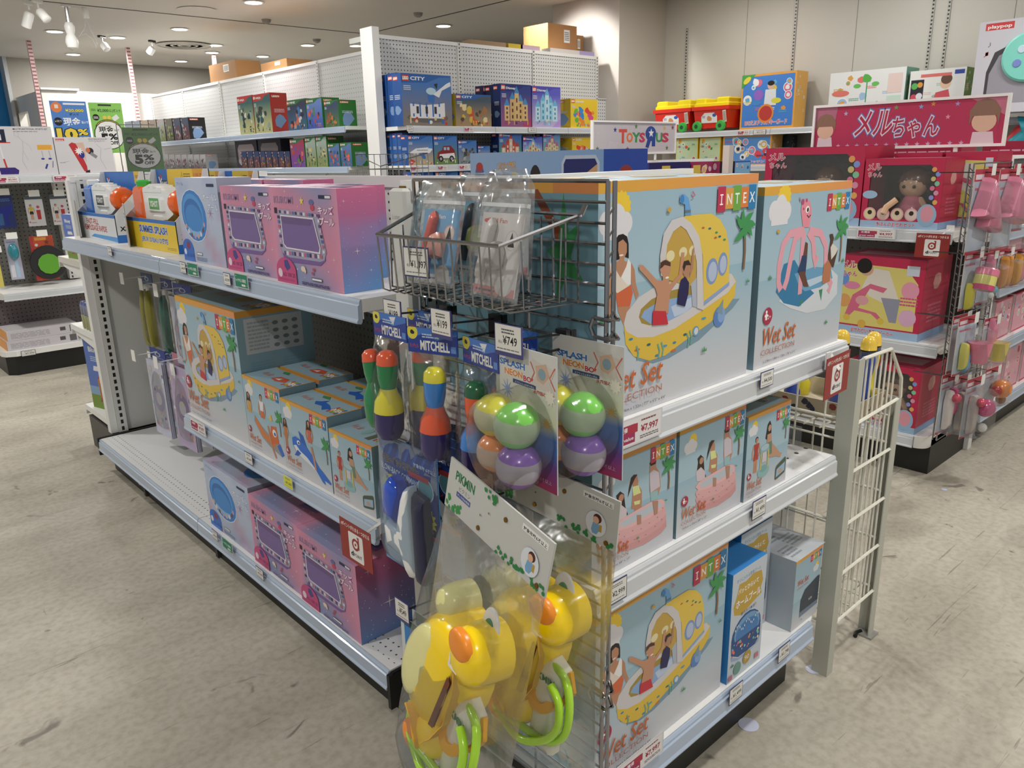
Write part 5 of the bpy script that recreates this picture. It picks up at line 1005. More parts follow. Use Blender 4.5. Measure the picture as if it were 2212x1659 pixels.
# ---------------------------------------------------------------- yellow animal tank water guns in long bags (printed and moulded faces left out)
def tank_bag(loc, rot, lab, seed):
    t = thing('bagged_tank_water_gun', lab, 'toy', loc, rot); W, HH, L = .285, .086, .56
    a = Art(W, HH, 'cfd0cc'); a.text('PIKMIN', .08, .66, .17, '2f7a4c', w=.2, fat=.06).text('ピクミン', .13, .5, .09, '55605a', w=.12).rect(.11, .36, .15, .1, '4a5a9c').text('タンク付水鉄砲', .12, .385, .05, 'ffffff', w=.13).rect(.74, .8, .22, .12, 'f4f4f2').text('対象年齢6才以上', .75, .82, .07, '2a2a2c', w=.2, fat=.02)
    R = random.Random(seed)
    for i in range(16): a.blob(.02 + .15 * R.random(), .02 + .25 * R.random(), .018, '3f9a50', 7, .4, i)
    for i in range(26): a.blob(.55 + .44 * R.random(), .01 + .16 * R.random(), .016, '2f8a46', 7, .4, i)
    for i in range(10): a.blob(.38 + .12 * R.random(), .82 + .16 * R.random(), .016, '2f8a46', 7, .4, i)
    a.ell(.85, .38, .075, None, 'e4eaf0').poly([(.82, .25), (.83, .4), (.87, .42), (.88, .28), (.86, .18), (.83, .18)], '7fb0d8').ell(.86, .5, .03, .09, '5a2a20').ell(.85, .46, .022, .07, 'e8b898').rect(.875, .26, .02, .14, 'c8a03a')
    a.ell(.375, .42, .006, .02, '8a7040').ell(.45, .58, .006, .02, '8a7040')
    mb = MB().box(0, -.0015, -HH, W, .0015, 0, 'cfd0cc'); a.put(mb, (0, -.0017, -HH), (1, 0, 0), (0, 0, 1)); mb.build('header_card', PRINTM, t)
    Y = mat('yellow_tank_plastic', 'ffda08', .22, coat=.5); O = mat('orange_ear_plastic', 'f0902c', .3); CR = mat('cream_panel_plastic', 'e6e29a', .25, coat=.4); BR = mat('brown_band', '6e3216', .4)
    T = Matrix.Translation((.118, 0, -.375)) @ Matrix.Rotation(.3, 4, 'Y')
    T = T @ Matrix.Scale(1.06, 4)
    def E(cx, cz, rx, rz, n=24, rot=0): return [(cx + rx * math.cos(q) * math.cos(rot) - rz * math.sin(q) * math.sin(rot), cz + rx * math.cos(q) * math.sin(rot) + rz * math.sin(q) * math.cos(rot)) for q in [2 * PI * i / n for i in range(n)]]
    b = MB().puff(E(0, 0, .072, .112), .07, M=T, y0=-.0).build('tank_body', Y, t, True)
    MB().puff(E(-.028, -.005, .036, .075), .016, M=T, y0=-.062).build('cream_panel', CR, t, True)
    for nm, cz, rr in (('ear_flap', .095, .5), ('ear_flap', -.1, -.5)):
        f = MB().puff(E(.045, cz, .04, .046, rot=rr), .066, M=T, y0=-.0).build(nm, Y, t, True)
        MB().puff(E(.036 if cz > 0 else .02, cz + (.02 if cz > 0 else -.028), .026, .022), .012, M=T, y0=-.063).build('orange_patch', O, f, True)
    MB().puff(E(-.045, .095, .03, .03), .05, M=T).build('crest', CR, t, True)
    MB().add([(.043, -.073, .055), (.052, -.072, .05), (.058, -.073, -.05), (.047, -.074, -.055)], [(0, 1, 2, 3)[::-1]], None, 0, T).add([(.043, -.070, .055), (.052, -.069, .05), (.058, -.070, -.05), (.047, -.071, -.055)], [(0, 1, 2, 3)], None, 0, T).build('brown_band', BR, t)
    MB().lathe([(.024, 0), (.028, .01), (.028, .03), (.012, .034), (.01, .026)], 20, M=T @ Matrix.Translation((.085, -.03, -.045)) @ Matrix.Rotation(1.2, 4, 'X')).build('filler_cap', mat('amber_cap_plastic', 'f2b21c', .3), t, True)
    MB().tube([(.1, -.03, .02), (.12, -.035, .0), (.115, -.04, -.03), (.1, -.05, -.05)], .006, 6, M=T).build('cap_loop', mat('amber_cap_plastic', 'f2b21c', .3), t, True)
    ST = mat('yellow_webbing', 'efc04a', .8, bump=.5, bscale=300)
    def ribbon(P, w):
        v = []; 
        for p in P: v += [(p[0], p[1] - w / 2, p[2]), (p[0], p[1] + w / 2, p[2]), ]
        n = len(P); v += [(x, y, z + .0015) for x, y, z in v]; k = 2 * n
        return MB().add(v, [(2 * i, 2 * i + 1, 2 * i + 3, 2 * i + 2)[::-1] for i in range(n - 1)] + [(k + 2 * i, k + 2 * i + 1, k + 2 * i + 3, k + 2 * i + 2) for i in range(n - 1)] + [(2 * i, 2 * i + 2, k + 2 * i + 2, k + 2 * i) for i in range(n - 1)] + [(2 * i + 1, k + 2 * i + 1, k + 2 * i + 3, 2 * i + 3) for i in range(n - 1)])
    ribbon([(.155, -.04, -.29), (.18, -.045, -.31), (.192, -.045, -.36), (.185, -.05, -.42), (.165, -.055, -.46), (.14, -.055, -.49)], .024).build('strap', ST, t)
    ribbon([(.07, -.05, -.47), (.1, -.055, -.475), (.125, -.06, -.495), (.13, -.055, -.51)], .022).build('strap', ST, t)
    for x, z in ((.185, -.305), (.135, -.505)):
        mbk = MB().box(x - .012, -.06, z - .012, x + .012, -.056, z - .007, M=None).box(x - .012, -.06, z + .007, x + .012, -.056, z + .012).box(x - .012, -.06, z - .007, x - .008, -.056, z + .007).box(x + .008, -.06, z - .007, x + .012, -.056, z + .007)
        mbk.build('strap_buckle', WPL, t)
    MB().puff([(.16, -.56), (.17, -.46), (.155, -.42), (.165, -.385), (.2, -.37), (.225, -.385), (.23, -.42), (.215, -.45), (.21, -.56)], .035, y0=-.01).build('gun_handle', mat('glossy_cream_plastic', 'e4e4d2', .18, coat=.6), t, True)
    gl = Art(.05, .02, None); gl.text('PIKMIN', 0, .2, .6, '2f8a4c', w=1, fat=.05); mbp = MB(); gl.put(mbp, (.17, -.047, -.41), (1, 0, 0), (0, 0, 1)); mbp.build('handle_lettering', PRINT, t)
    G = mat('lime_hose', 'a6d830', .22, coat=.6)
    P = []
    for i in range(30):
        q = -.1 + i * 2 * PI / 15.5; P.append((.12 + .105 * math.cos(q), -.05 - .012 * math.sin(i * .9), -.445 + .085 * math.sin(q) * (1 if math.sin(q) < 0 else .55)))
    P = [p for p in P if not (p[2] > -.42 and p[0] < .12)]
    H1 = [(.215, -.05, -.40), (.24, -.055, -.42), (.245, -.06, -.46), (.22, -.062, -.5), (.17, -.065, -.53), (.12, -.06, -.525), (.085, -.055, -.505), (.06, -.04, -.48)]
    H2 = [(.2, -.03, -.38), (.235, -.035, -.39), (.255, -.045, -.43), (.25, -.05, -.48), (.21, -.05, -.515), (.15, -.055, -.515), (.1, -.06, -.51), (.07, -.045, -.49)]
    def smooth(P, k=4):
        out = []
        for i in range(len(P) - 1):
            p0, p1, p2, p3 = (Vector(P[max(i - 1, 0)]), Vector(P[i]), Vector(P[i + 1]), Vector(P[min(i + 2, len(P) - 1)]))
            for j in range(k): u = j / k; out.append(.5 * ((2 * p1) + (-p0 + p2) * u + (2 * p0 - 5 * p1 + 4 * p2 - p3) * u * u + (-p0 + 3 * p1 - 3 * p2 + p3) * u ** 3))
        return out + [Vector(P[-1])]
    MB().tube(smooth(H1), .007, 10).build('hose', G, t, True); MB().tube(smooth(H2), .007, 10).build('hose', G, t, True)
    lf = Art(.05, .08, 'b8d0c0'); lf.blob(.5, .2, .4, '3f8a50').rect(.45, .3, .1, .4, '3f5fa8').rect(.2, .3, .08, .3, 'd04a3c')
    mb = MB().box(.135, -.012, -.545, .185, -.01, -.465, 'b8d0c0'); lf.put(mb, (.135, -.0122, -.545), (1, 0, 0), (0, 0, 1)); mb.build('leaflet', PRINT, t)
    MB().puff(E(.19, -.255, .022, .034), .004, y0=-.02).build('leaf_tag', mat('white_plastic', 'e9e9e6', .35), t); MB().puff(E(.19, -.258, .012, .02), .003, y0=-.0245).build('leaf', mat('leaf_green', '2f7a3a', .5), t)
    MB().pillow(W, L - HH, .082, M=Matrix.Translation((0, 0, -HH + .002)), seed=seed, nx=12, nz=18, amp=.003, top=.5, back=.15).build('clear_bag', FILMH, t, True)
    for c in t.children:
        if c.name.split('.')[0] not in ('header_card', 'clear_bag'): c.location.z += .07; c.location.x += .014; c.location.y -= .016 if c.name.startswith(('hose', 'gun_handle', 'handle_l', 'strap')) else 0
    for x, z in ((.6, .72), (.37, .15), (.93, .1)): MB().lathe([(.004, 0), (.004, .002)], 10, M=Matrix.Translation((W * x, -.0018, -HH * (1 - z))) @ Matrix.Rotation(PI / 2, 4, 'X')).build('brass_eyelet', mat('brass_screw', '8a6a30', .4, 1), t)
    return t
tank_bag((.722, .943, .957), (-.13, .13, HP - .16), 'long bag with a yellow animal tank water gun and lime hose, in front', 21)
tank_bag((.845, .975, .935), (-.04, .06, HP), 'long bag with a yellow tank water gun, behind against the grid', 22)
# ---------------------------------------------------------------- wire basket with cool fans
t = thing('wire_basket', 'chrome wire basket hooked high on the grid, holding bagged cool fans', 'basket', (.895, 1.215, 1.2), HP)
BW, BD, ZB = .395, .15, .0
fr = MB().tube([(0, 0, .138), (.06, -BD, .1), (BW - .02, -BD, .1), (BW, 0, .135)], .0034, 6).tube([(0, 0, .138), (BW, 0, .135)], .003, 6).tube([(.0, 0, .138), (-.0, .01, .15)], .004, 6).tube([(BW, 0, .135), (BW, .01, .15)], .004, 6)
fr.build('rim', CHROME, t, True)
wv = MB(); N = 14
for i in range(N + 1):
    u = i / N; xt = .06 + (BW - .08) * u; xb = .05 + (BW - .08) * u
    wv.tube([(xt, -BD, .1), (xb, -BD + .012, .004), (xb + .006, -BD + .02, 0), (BW * u * .96 + .01, 0, 0), (BW * u * .96 + .01, .0, .13)], .0018, 4)
for j in range(1, 4):
    wv.tube([(.0 + .015 * j, -BD * j / 4, .128 - .009 * j), (.01 + .01 * j, -BD * j / 4, .004), (BW - .01, -BD * j / 4, .004), (BW - .005 * j, -BD * j / 4, .125 - .007 * j)], .0018, 4)
wv.build('wires', CHROME, t, True)
pc = price((.748, 1.085, 1.235), HP + .1, '¥1,097', 'white price card of 1,097 yen clipped to the basket front', .062, .05)
def fan_bag(loc, rot, tilt, cardc, toyc, c2, lab, word='coolfan', wc='e8f0fa', seed=1, W=.115, H=.165, faces=True):
    t = thing('bagged_cool_fan', lab, 'fan', loc, (tilt, 0, rot))
    a = Art(W - .02, H - .045, cardc); a.text(word, .12, .88, .055, wc, w=.5, fat=.03).ell(.78, .68, .15, None, c2).ell(.78, .68, .13, None, 'ece6e2').poly([(.7, .6), (.78, .78), (.86, .6)], '3a3432').rect(0, .0, 1, .1, 'e8a8a8' if word != 'coolfan' else 'e8eef4').ell(.12, .9, .07, .025, 'e06a6a' if word != 'coolfan' else cardc).lines(.05, .02, .5, .05, 1, '8a8a9a').ell(.72, .12, .2, .12, 'eeeeec')
    mb = MB().box(0, -.001, 0, W - .02, .001, H - .045, cardc); a.put(mb, (0, -.0012, 0), (1, 0, 0), (0, 0, 1)); mb.build('card', PRINT, t, loc=(.01, 0, .008))
    MB().puff([(.02, .03), (.035, .028), (.052, .115), (.045, .125), (.038, .12)], .012, y0=-.002).build('fan_blade_cover', mat('toy_%s' % toyc, toyc, .3, coat=.3), t, True)
    MB().puff([(.05, .06), (.06, .045), (.078, .05), (.08, .075), (.07, .09), (.055, .085)], .02, y0=-.002).build('fan_motor', mat('toy_%s' % c2, c2, .3, coat=.3), t, True)
    q = [(0, 0), (W, 0), (W, H - .02), (W - .02, H + .01), (.02, H + .01), (0, H - .02)]
    MB().puff(q, .026, y0=-.0, rings=((1, 0), (.96, .5), (.8, .9), (.4, 1))).build('zip_bag', FILM, t, True)
    MB().box(.004, -.003, H - .028, W - .004, .003, H - .022).build('zip', mat('milky_zip', 'e4e8ea', .3), t)
    return t
fan_bag((.79, 1.12, 1.215), HP, -.22, '7fb8e4', 'e0685a', 'f0b0a0', 'blue cool fan card with a red fan, front left of the basket', seed=2)
fan_bag((.83, 1.18, 1.215), HP + .1, -.2, '9fd0e0', '1c2430', '6aa8b8', 'pale blue cool fan card with a black fan, leftmost in the basket', seed=3)
fan_bag((.79, .965, 1.21), HP - .1, -.2, 'e8e4e2', 'e4e2de', 'd8d4d2', 'white cool fan card in a zip bag, right side of the basket', 'Cool Fan', 'd8786c', seed=4, W=.125, H=.17)
fan_bag((.85, 1.08, 1.225), HP - .05, -.14, '7fc0dc', '30343c', 'd8e06a', 'teal cool fan card behind the blue one in the basket', seed=5)
fan_bag((.87, 1.02, 1.23), HP, -.08, 'd0d8dc', 'c8ccd0', 'e0e4e4', 'pale cool fan card at the back of the basket against the grid', 'Cool Fan', 'c0a0a0', seed=6)
# ================================================================ white wire stand beside the end unit
CW = mat('ivory_coated_wire', 'dedccf', .35); CP = mat('grey_angle_post', 'b4b5aa', .4)
t = thing('wire_merchandise_stand', 'ivory wire stand with grey angle posts beside the front end unit', 'stand', (1.895, .80, 0), 0)
SW, SD, SH = .30, .72, .92
def post(x, y, h, sx, sy): return MB().box(min(0, sx * .05), 0, 0, max(0, sx * .05), sy * .003, h).box(min(0, sx * .003), min(0, sy * .04), 0, max(0, sx * .003), max(0, sy * .04), h)
p = MB().box(0, 0, 0, .034, .003, SH).box(0, .003, 0, .003, .045, SH); p.build('post', CP, t, loc=(0, 0, 0))
p = MB().box(-.034, 0, 0, 0, .003, .757).box(-.003, .003, 0, 0, .045, .757); p.build('post', CP, t, loc=(SW, 0, 0)); MB().box(-.04, -.012, 0, .01, .04, .006).build('foot_plate', mat('steel_plate', 'a8a8a4', .4, .6), t, loc=(SW, 0, 0))
MB().box(0, -.045, 0, .003, 0, SH).box(0, -.003, 0, .034, 0, SH).build('post', CP, t, loc=(0, SD, 0)); MB().box(-.003, -.045, 0, 0, 0, .757).box(-.034, -.003, 0, 0, 0, .757).build('post', CP, t, loc=(SW, SD, 0))
f = MB(); r = .0035
f.tube([(.03, .004, SH - .003), (.2, .004, SH - .008), (SW - .01, .004, .815), (SW, .004, .757)], .005, 6)
f.tube([(.03, .004, .745), (SW - .02, .004, .755)], .005, 6)
for z in (.61, .46, .31, .16): f.tube([(.03, .004, z), (SW - .03, .004, z)], .0045, 6)
for i in range(1, 8): x = .03 + .24 * i / 8 + .01; zt = SH - .008 if x < .2 else .915 - (x - .2) * 1.05; f.tube([(x, .010, .16), (x, .010, zt)], .0028, 5)
f.build('front_grille', CW, t, True)
def side(x, zt):
    s = MB(); s.tube([(x, .03, zt), (x, SD - .03, zt)], .005, 6)
    for z in (.755, .70, .62, .47, .32, .16): 
        if z < zt: s.tube([(x, .02, z), (x, SD - .02, z)], .004 if z != .7 else .003, 6)
    for i in range(1, 9): y = SD * i / 9; s.tube([(x, y, .16), (x, y, zt)], .0028, 5)
    return s.build('side_grille', CW, t, True)
side(.01, .9); side(SW - .01, .755)
for z in (.16, .72):
    s = MB()
    for i in range(1, 16): y = SD * i / 16; s.tube([(.01, y, z), (SW - .01, y, z)], .003, 5)
    for i in range(1, 4): x = SW * i / 4; s.tube([(x, .02, z - .006), (x, SD - .02, z - .006)], .003, 5)
    s.build('shelf_wires', CW, t, True)
s = MB(); s.tube([(.02, SD - .006, .74), (SW - .02, SD - .006, .74)], .005, 6)
for i in range(1, 6): s.tube([(SW * i / 6, SD - .01, .16), (SW * i / 6, SD - .01, .74)], .0028, 5)
s.build('back_grille', CW, t, True)
# grey translucent sheets behind the wires
ACT = mat('grey_lettering', '7a7c80', .5)
for (x0, y0, x1, y1, lab) in ((1.925, .95, 1.929, 1.5, 'grey clear plastic sheet lining the near side of the wire stand'), (1.96, 1.46, 2.16, 1.464, 'grey clear plastic sheet at the back of the wire stand')):
    o = tag(MB().box(x0, y0, .30, x1, y1, .70).build('clear_sheet', ACRYL), lab, 'plastic sheet')
    if x0 < 1.95:
        a = Art(.3, .3, None); a.text('pg', .1, .6, .28, '6f7276', w=.35, fat=.03).text('(税込)', .05, .3, .12, '808388', w=.4).rect(0, -.4, 1.6, .4, '8a8c98'); mb = MB(); a.put(mb, (x0 - .001, y1 - .1, .38), (0, -1, 0), (0, 0, 1)); mb.build('lettering', PRINT, o)
# card tray of capped toy bottles (no printed faces)
t = thing('bottle_tray', 'printed card tray holding yellow and blue bottles in the wire stand', 'tray', (1.965, .835, .7245), 0)
ta = Art(.21, .05, 'b8a88c')
R = random.Random(4)
for i in range(14): ta.blob(R.random(), R.random(), .05, ('6a4a3a', 'd8c8b0', '8a3a34', '3a3a4a')[i % 4], 7, .5, i)
for nm, o_, u_, W_ in (('front_wall', (0, 0, 0), (1, 0, 0), .21), ('side_wall', (0, .5, 0), (0, -1, 0), .5), ('side_wall', (.21, 0, 0), (0, 1, 0), .5), ('back_wall', (.21, .5, 0), (-1, 0, 0), .21)):
    ta.W = W_; ux, uy = u_[0], u_[1]; mb = MB(); a2 = Art(W_, .05, 'b8a88c')
    for i in range(int(W_ * 60)): a2.blob(R.random(), .2 + .6 * R.random(), .012 / W_ * .2 + .02, ('6a4a3a', 'd8c8b0', '8a3a34', '3a3a4a', 'e8e0cc')[i % 5], 7, .5, i)
    a2.put(mb, o_, u_, (0, 0, 1)); nx, ny = uy, -ux
    P = [Vector(o_) + Vector(u_) * a + Vector((-nx, -ny, 0)) * b for a, b in ((0, .0003), (W_, .0003), (W_, .003), (0, .003))]
    mb.add([(p.x, p.y, z) for z in (0, .05) for p in P], [(0, 1, 5, 4), (1, 2, 6, 5), (2, 3, 7, 6), (3, 0, 4, 7), (4, 5, 6, 7), (3, 2, 1, 0)], 'd8ccb4'); mb.build(nm, PRINTM, t)
MB().box(.003, .003, 0, .207, .497, .002).build('tray_floor', mat('card_brown', 'c8bca4', .8), t)
BS = Matrix.Diagonal((.62, .62, .76, 1))
def bottle(x, y, kind, lab, h=.28):
    t = thing('toy_bottle', lab, 'bottle', (x, y, .7268), 0, None)
    lo, hi = ('2446a8', '3a5a8c') if kind == 'b' else ('e6d424', '3a5a8c')
    MB().lathe([(.03, 0), (.036, .01), (.036, .05), (.022, .07), (.02, .12), (.03, .15), (.034, .18), (.034, .2), (.03, .205)], 18, M=BS, cols=[lo] * 8).build('bottle_body', TOYP, t, True)
    MB().lathe([(.033, .2), (.034, .225), (.0345, .2255), (.0345, .232), (.034, .2325), (.033, .255), (.026, .272), (.012, .28)], 18, cols=[hi, 'f0c83a', '1a1a1c', 'f0c83a', 'f0c83a', 'f0c83a', 'f0c83a'], M=BS).build('cap', TOYP, t, True)
    MB().box(.018, -.025, .09, .03, -.024, .13).build('hang_tag', mat('dark_card', '3a3c44', .6), t)
    return t
for x, y, k, lab in ((2.09, .862, 'b', 'blue bottle with a yellow cap at the near end of the tray'), (2.15, .875, 'y', 'yellow bottle beside the nearest blue one'), (2.12, .95, 'b', 'blue bottle second from the near end of the tray'), (2.03, 1.04, 'b', 'blue bottle in the middle of the tray'), (2.13, 1.06, 'y', 'yellow bottle in the middle of the tray, right side'), (2.02, 1.16, 'y', 'yellow bottle toward the far end of the tray')): bottle(x, y, k, lab)
# bits on the floor
for q, r, lab in (((1756, 1447), .02, 'white paper disc on the floor at the foot of the wire stand'), ((1617, 1566), .026, 'pale round sticker on the floor in front of the end unit'), ((2040, 1058), .012, 'small pale sticker on the floor near the pink unit')):
    p = at(*q, 2, 0); tag(MB().lathe([(r, 0), (r, .0012)], 18).build('floor_sticker', mat('pale_sticker', 'c4c8dc', .5), loc=(p.x, p.y, .0003)), lab, 'sticker')
p = at(1853, 1372, 2, 0); tag(MB().tube([(-.02, 0, .006), (0, .006, .006), (.02, .0, .006)], .006, 8).build('rubber_piece', BLACK, loc=(p.x, p.y, 0)), 'small black rubber piece on the floor by the stand foot', 'debris')
# ================================================================ tall white shelving with block toys
def red_logo(a, x, y, w, h): a.rect(x, y, w, h, 'd0282c').text('LEGO', x + w * .08, y + h * .25, h * .5, 'ffffff', w=w * .84, fat=.07, out='e8c83c', outw=.03)
def art_block(W, H, seed, sky='3f78c0', low='8a7f74', band='1d5fae', word='CITY', cols=('e8e8ec', '2f6fc0', 'd8c8a0', 'c03a2c', '3a3a40'), form='tower', plus=False):
    cols = (tuple(cols) * 5)[:5]; a = Art(W, H); R = random.Random(seed)
    a.grad(0, 0, 1, 1, lambda u, v: mixc(low, sky, v * 1.5 - .2), 1, 5)
    if band: a.poly([(0, .82), (.5, .84), (.75, .95), (1, .97), (1, 1), (0, 1)], band)
    def jag(cx, w, y0, h, c):
        n = 5; P = [(cx - w / 2, y0)]
        for i in range(n + 1): P += [(cx - w / 2 + w * i / n, y0 + h * R.uniform(.6, 1))]
        P.append((cx + w / 2, y0)); a.poly(P, c)
    if form == 'tower':
        a.ell(.5, .16, .42, .1, '6a6660'); jag(.5, .7, .15, .34, cols[0])
        for i in range(5): a.rect(.2 + .13 * i, .18, .03, .28, cols[1])
        for i in range(7): a.rect(.18 + .09 * i, .24, .05, .14, cols[(i % 2) * 4])
        a.poly([(.52, .46), (.64, .46), (.66, .66), (.5, .66)], cols[1]).ell(.58, .68, .1, .07, 'bcdcec'); a.poly([(.62, .62), (.9, .84), (.98, .88), (.99, .8), (.8, .7), (.74, .56)], 'eceef2').poly([(.64, .82), (.7, .72), (.72, .84)], '2a2c30')
    elif form == 'castle':
        for cx, w, h, c in ((.2, .16, .35, cols[2]), (.8, .16, .38, cols[2]), (.38, .16, .5, cols[0]), (.64, .16, .46, cols[0]), (.52, .14, .64, cols[2])):
            a.rect(cx - w / 2, .15, w, h, c).poly([(cx - w * .6, .15 + h), (cx + w * .6, .15 + h), (cx, .15 + h + .17)], cols[1])
            for j in range(3): a.rect(cx - w * .15, .2 + h * j / 3.4, w * .3, h * .16, cols[4])
        a.poly([(.7, 0), (1, .0), (1, .22), (.85, .12)], cols[3])
    elif form == 'vehicle':
        a.poly([(.12, .2), (.16, .42), (.34, .5), (.4, .64), (.7, .66), (.88, .5), (.92, .24)], cols[0]).poly([(.2, .22), (.24, .36), (.86, .4), (.9, .22)], cols[3])
        for x in (.28, .74): a.ell(x, .2, .1, None, '1c1c20').ell(x, .2, .05, None, 'a8a8ac')
        a.rect(.42, .5, .1, .1, '9fc8e0').rect(.56, .5, .1, .1, '9fc8e0')
    elif form == 'plane': a.poly([(.05, .42), (.3, .56), (.9, .6), (.98, .52), (.85, .4), (.25, .36)], 'eef0f4').poly([(.4, .4), (.6, .2), (.7, .22), (.62, .42)], '2f6fc0').poly([(.8, .56), (.95, .78), (.98, .56)], '3f8fd8').lines(.35, .48, .45, .04, 1, '2a3a5a')
    else:
        for i in range(16): a.blob(.15 + .7 * R.random(), .15 + .5 * R.random(), .1 * R.uniform(.5, 1.2), cols[i % len(cols)], 8, .5, seed * 20 + i)
    for i in range(7): a.blob(.08 + .84 * R.random(), .04 + .12 * R.random(), .035, cols[R.randrange(len(cols))], 7, .4, seed + i * 7)
    for i in range(4): x = .12 + .76 * R.random(); a.rect(x, .05, .03, .09, cols[R.randrange(4)]).ell(x + .015, .16, .016, None, 'e8c83c')
    red_logo(a, .02, .855, .13, .12 if W < H * 1.1 else .115); a.text(word, .18, .88, .065, 'f4f6fa', w=min(.3, .07 * len(word)), fat=.05)
    a.lines(.04, .68, .14, .1, 3, 'e4e8f0')
    if plus: a.ell(.1, .11, .09, None, 'c83a34').text('4+', .05, .07, .06, 'ffffff', w=.1, fat=.04)
    return a
def spine(D, H, c, seed=1):
    a = Art(D, H, c); red_logo(a, .1, .87, .5, .08); a.blob(.5, .3, .4, '7a9cc8', 8, .4, seed).lines(.2, .5, .6, .1, 3, 'c8d4e4'); return a
BP = {}
def block_box(loc, rot, W, D, H, lab, seed, side='1d5fae', right=None, group=None, **k):
    return carton('block_set_box', W, D, H, art_block(W, H, seed, **k), spine(D, H, side), right or spine(D, H, side, 3), None, lab, 'box', loc, rot, group, side)
def bay_run(name, lab, loc, rot, bays, bw, D, H, shelves, pegw, bh=None, rails=RAILW, extra=None, post_x=None, peg=None):
    """wall shelving: posts, perforated boards, shelves at the given heights"""
    t = thing(name, lab, 'shelving', loc, rot)
    for i in range(bays):
        MB().box(i * bw + .016, D, .16, (i + 1) * bw - .016, D + .01, H - .03).build('back_panel', peg or pegw, t)
        MB().box(i * bw + .01, D - .008, H - .03, (i + 1) * bw - .01, D + .02, H).build('top_cap', WHITE, t)
        for z in shelves: shelf(t, i * bw, bw, D - .01, z, WHITE, rails, bracket=False)
        MB().box(i * bw, .05, 0, (i + 1) * bw, .065, .15).build('plinth', BLACK, t)
    MB().box(.02, D + .021, H - .04, bays * bw - .02, D + .34, H).build('top_deck', GREYP, t)
    for i in range(bays + 1): upright(t, i * bw, D - .006, .15, H - .0, .03)
    return t
PEGL = dotted('pegboard_tall', 'cfd0d0', '45474a', .032, .0058, off=(.016, .016)); PEGL2 = dotted('pegboard_far', 'cfd0d0', '8f9294', .04, .0055, off=(.02, .02))
R1 = bay_run('tall_shelving', 'tall white perforated shelving in the middle background with block sets', (3.735, 5.25, 0), 0, 3, .905, .45, 2.4, (.55, .95, 1.345 - .335, 1.385, 1.685), PEGL)
MB().box(-.075, .30, 0, -.01, .47, 2.43).build('corner_post', WHITE, R1)
MB().box(2.72, .45, .15, 3.02, .46, 2.0).box(2.72, .44, 1.99, 3.03, .47, 2.0).box(3.02, .44, .15, 3.03, .47, 2.0).build('side_board', PEGL, R1)
R2 = bay_run('tall_shelving', 'tall white perforated shelving running back on the left background', (3.7, 11.94, 0), HP, 5, 1.165, .45, 2.38, (.95, 1.385, 1.72), PEGL2, rails=RAIL)
# block sets on the middle unit (facing -y); px spans turned into places on the shelf front
def yplace(px0, px1, pyt, z, y=5.27): A = at(px0, 270, 1, y).x; B = at(px1, 272, 1, y).x; return A, B - A, at((px0 + px1) / 2, pyt, 1, y).z - z
z1, z2, z3 = 1.6855, 1.3855, 1.0105
items = [(872, 979, 161, z1, 'large blue block set box with a white airport and plane', dict(form='tower'), .12), (986, 1063, 204, z1, 'block set box with a yellow beast and small cars, upper shelf', dict(low='a88f68', sky='4a5a6a', form='misc', cols=('d8b83c', 'a8744a', '5a4a3a', 'd04a2c', 'e8d8a8')), .12),
    (1083, 1149, 182, z1, 'purple block set box with a sand coloured castle', dict(sky='2f3f8c', low='9a5a8a', band='1f2f7c', word='Disney', form='castle', cols=('d8b070', '3f8fc8', 'e0bc80', 'b83a6a', '5a3a3a')), .1), (1150, 1212, 187, z1, 'violet block set box with an ice blue castle', dict(sky='5a5ac8', low='c8b8e0', band='4a4ab8', word='Disney', form='castle', cols=('9fd8ec', '6ab8e0', 'c8e8f4', 'b89ae0', '3f8fc0')), .1),
    (1233, 1291, 214, z1, 'yellow block set box with coloured brick heaps', dict(sky='f0cc20', low='f0cc20', band=None, word='classic', form='misc', cols=('e04a8a', 'e8402c', '5fc040', '2f8fd8', 'f08a2c')), .2),
    (879, 934, 292, z2, 'block set box with a white passenger plane and a 4+ mark', dict(form='plane', low='b8a888', plus=True), .1), (935, 987, 293, z2, 'block set box with a dark red camper', dict(form='vehicle', low='6a8a4a', cols=('8a1f24', '2f6fc0', 'e8e8e8', 'e8e8ec', 'd8b83c')), .1), (988, 1029, 303, z2, 'block set box with a dark green vehicle on grey', dict(form='misc', low='8a8f94', cols=('3a4a44', '5a5f5a', '2a2f34', '8a6a4a', 'a8b0b0')), .1), (1031, 1058, 315, z2, 'smallest block set box, with a tan helicopter', dict(form='misc', low='c8b48a', cols=('a87a4a', '3a3a40', 'd8c89a', 'c8603c')), .08),
    (1077, 1127, 286, z2, 'block set box with a red barn and a green field', dict(sky='3f6fb8', low='5a9a4a', word='Disney', form='castle', cols=('c8483c', 'b83a34', 'd8c8b0', 'e8b03c', 'f0e8e0'), plus=True), .1), (1129, 1172, 295, z2, 'block set box with small towers on pale snow', dict(sky='5a6ac8', low='dcd8f0', band='2f3f9c', word='Disney', form='castle', cols=('d8b88a', '7ab8e0', 'e8d8c0', 'c07ab8', '7a5a4a')), .1), (1173, 1211, 286, z2, 'block set box with a pink and cream castle garden', dict(sky='6a9ad0', low='8ab86a', band='3a4fa8', word='Disney', form='castle', cols=('e8d0b0', 'b86a9a', 'e0c8a8', 'd85a7a', '6a8a4a')), .1),
    (1236, 1280, 297, z2, 'yellow brick tub box on the lower shelf', dict(sky='f0c820', low='f0c820', band=None, word='CLASSIC', form='misc', cols=('e8402c', '2f6fd8', 'f08a2c', '5fc040', 'c8c8d0')), .25)]
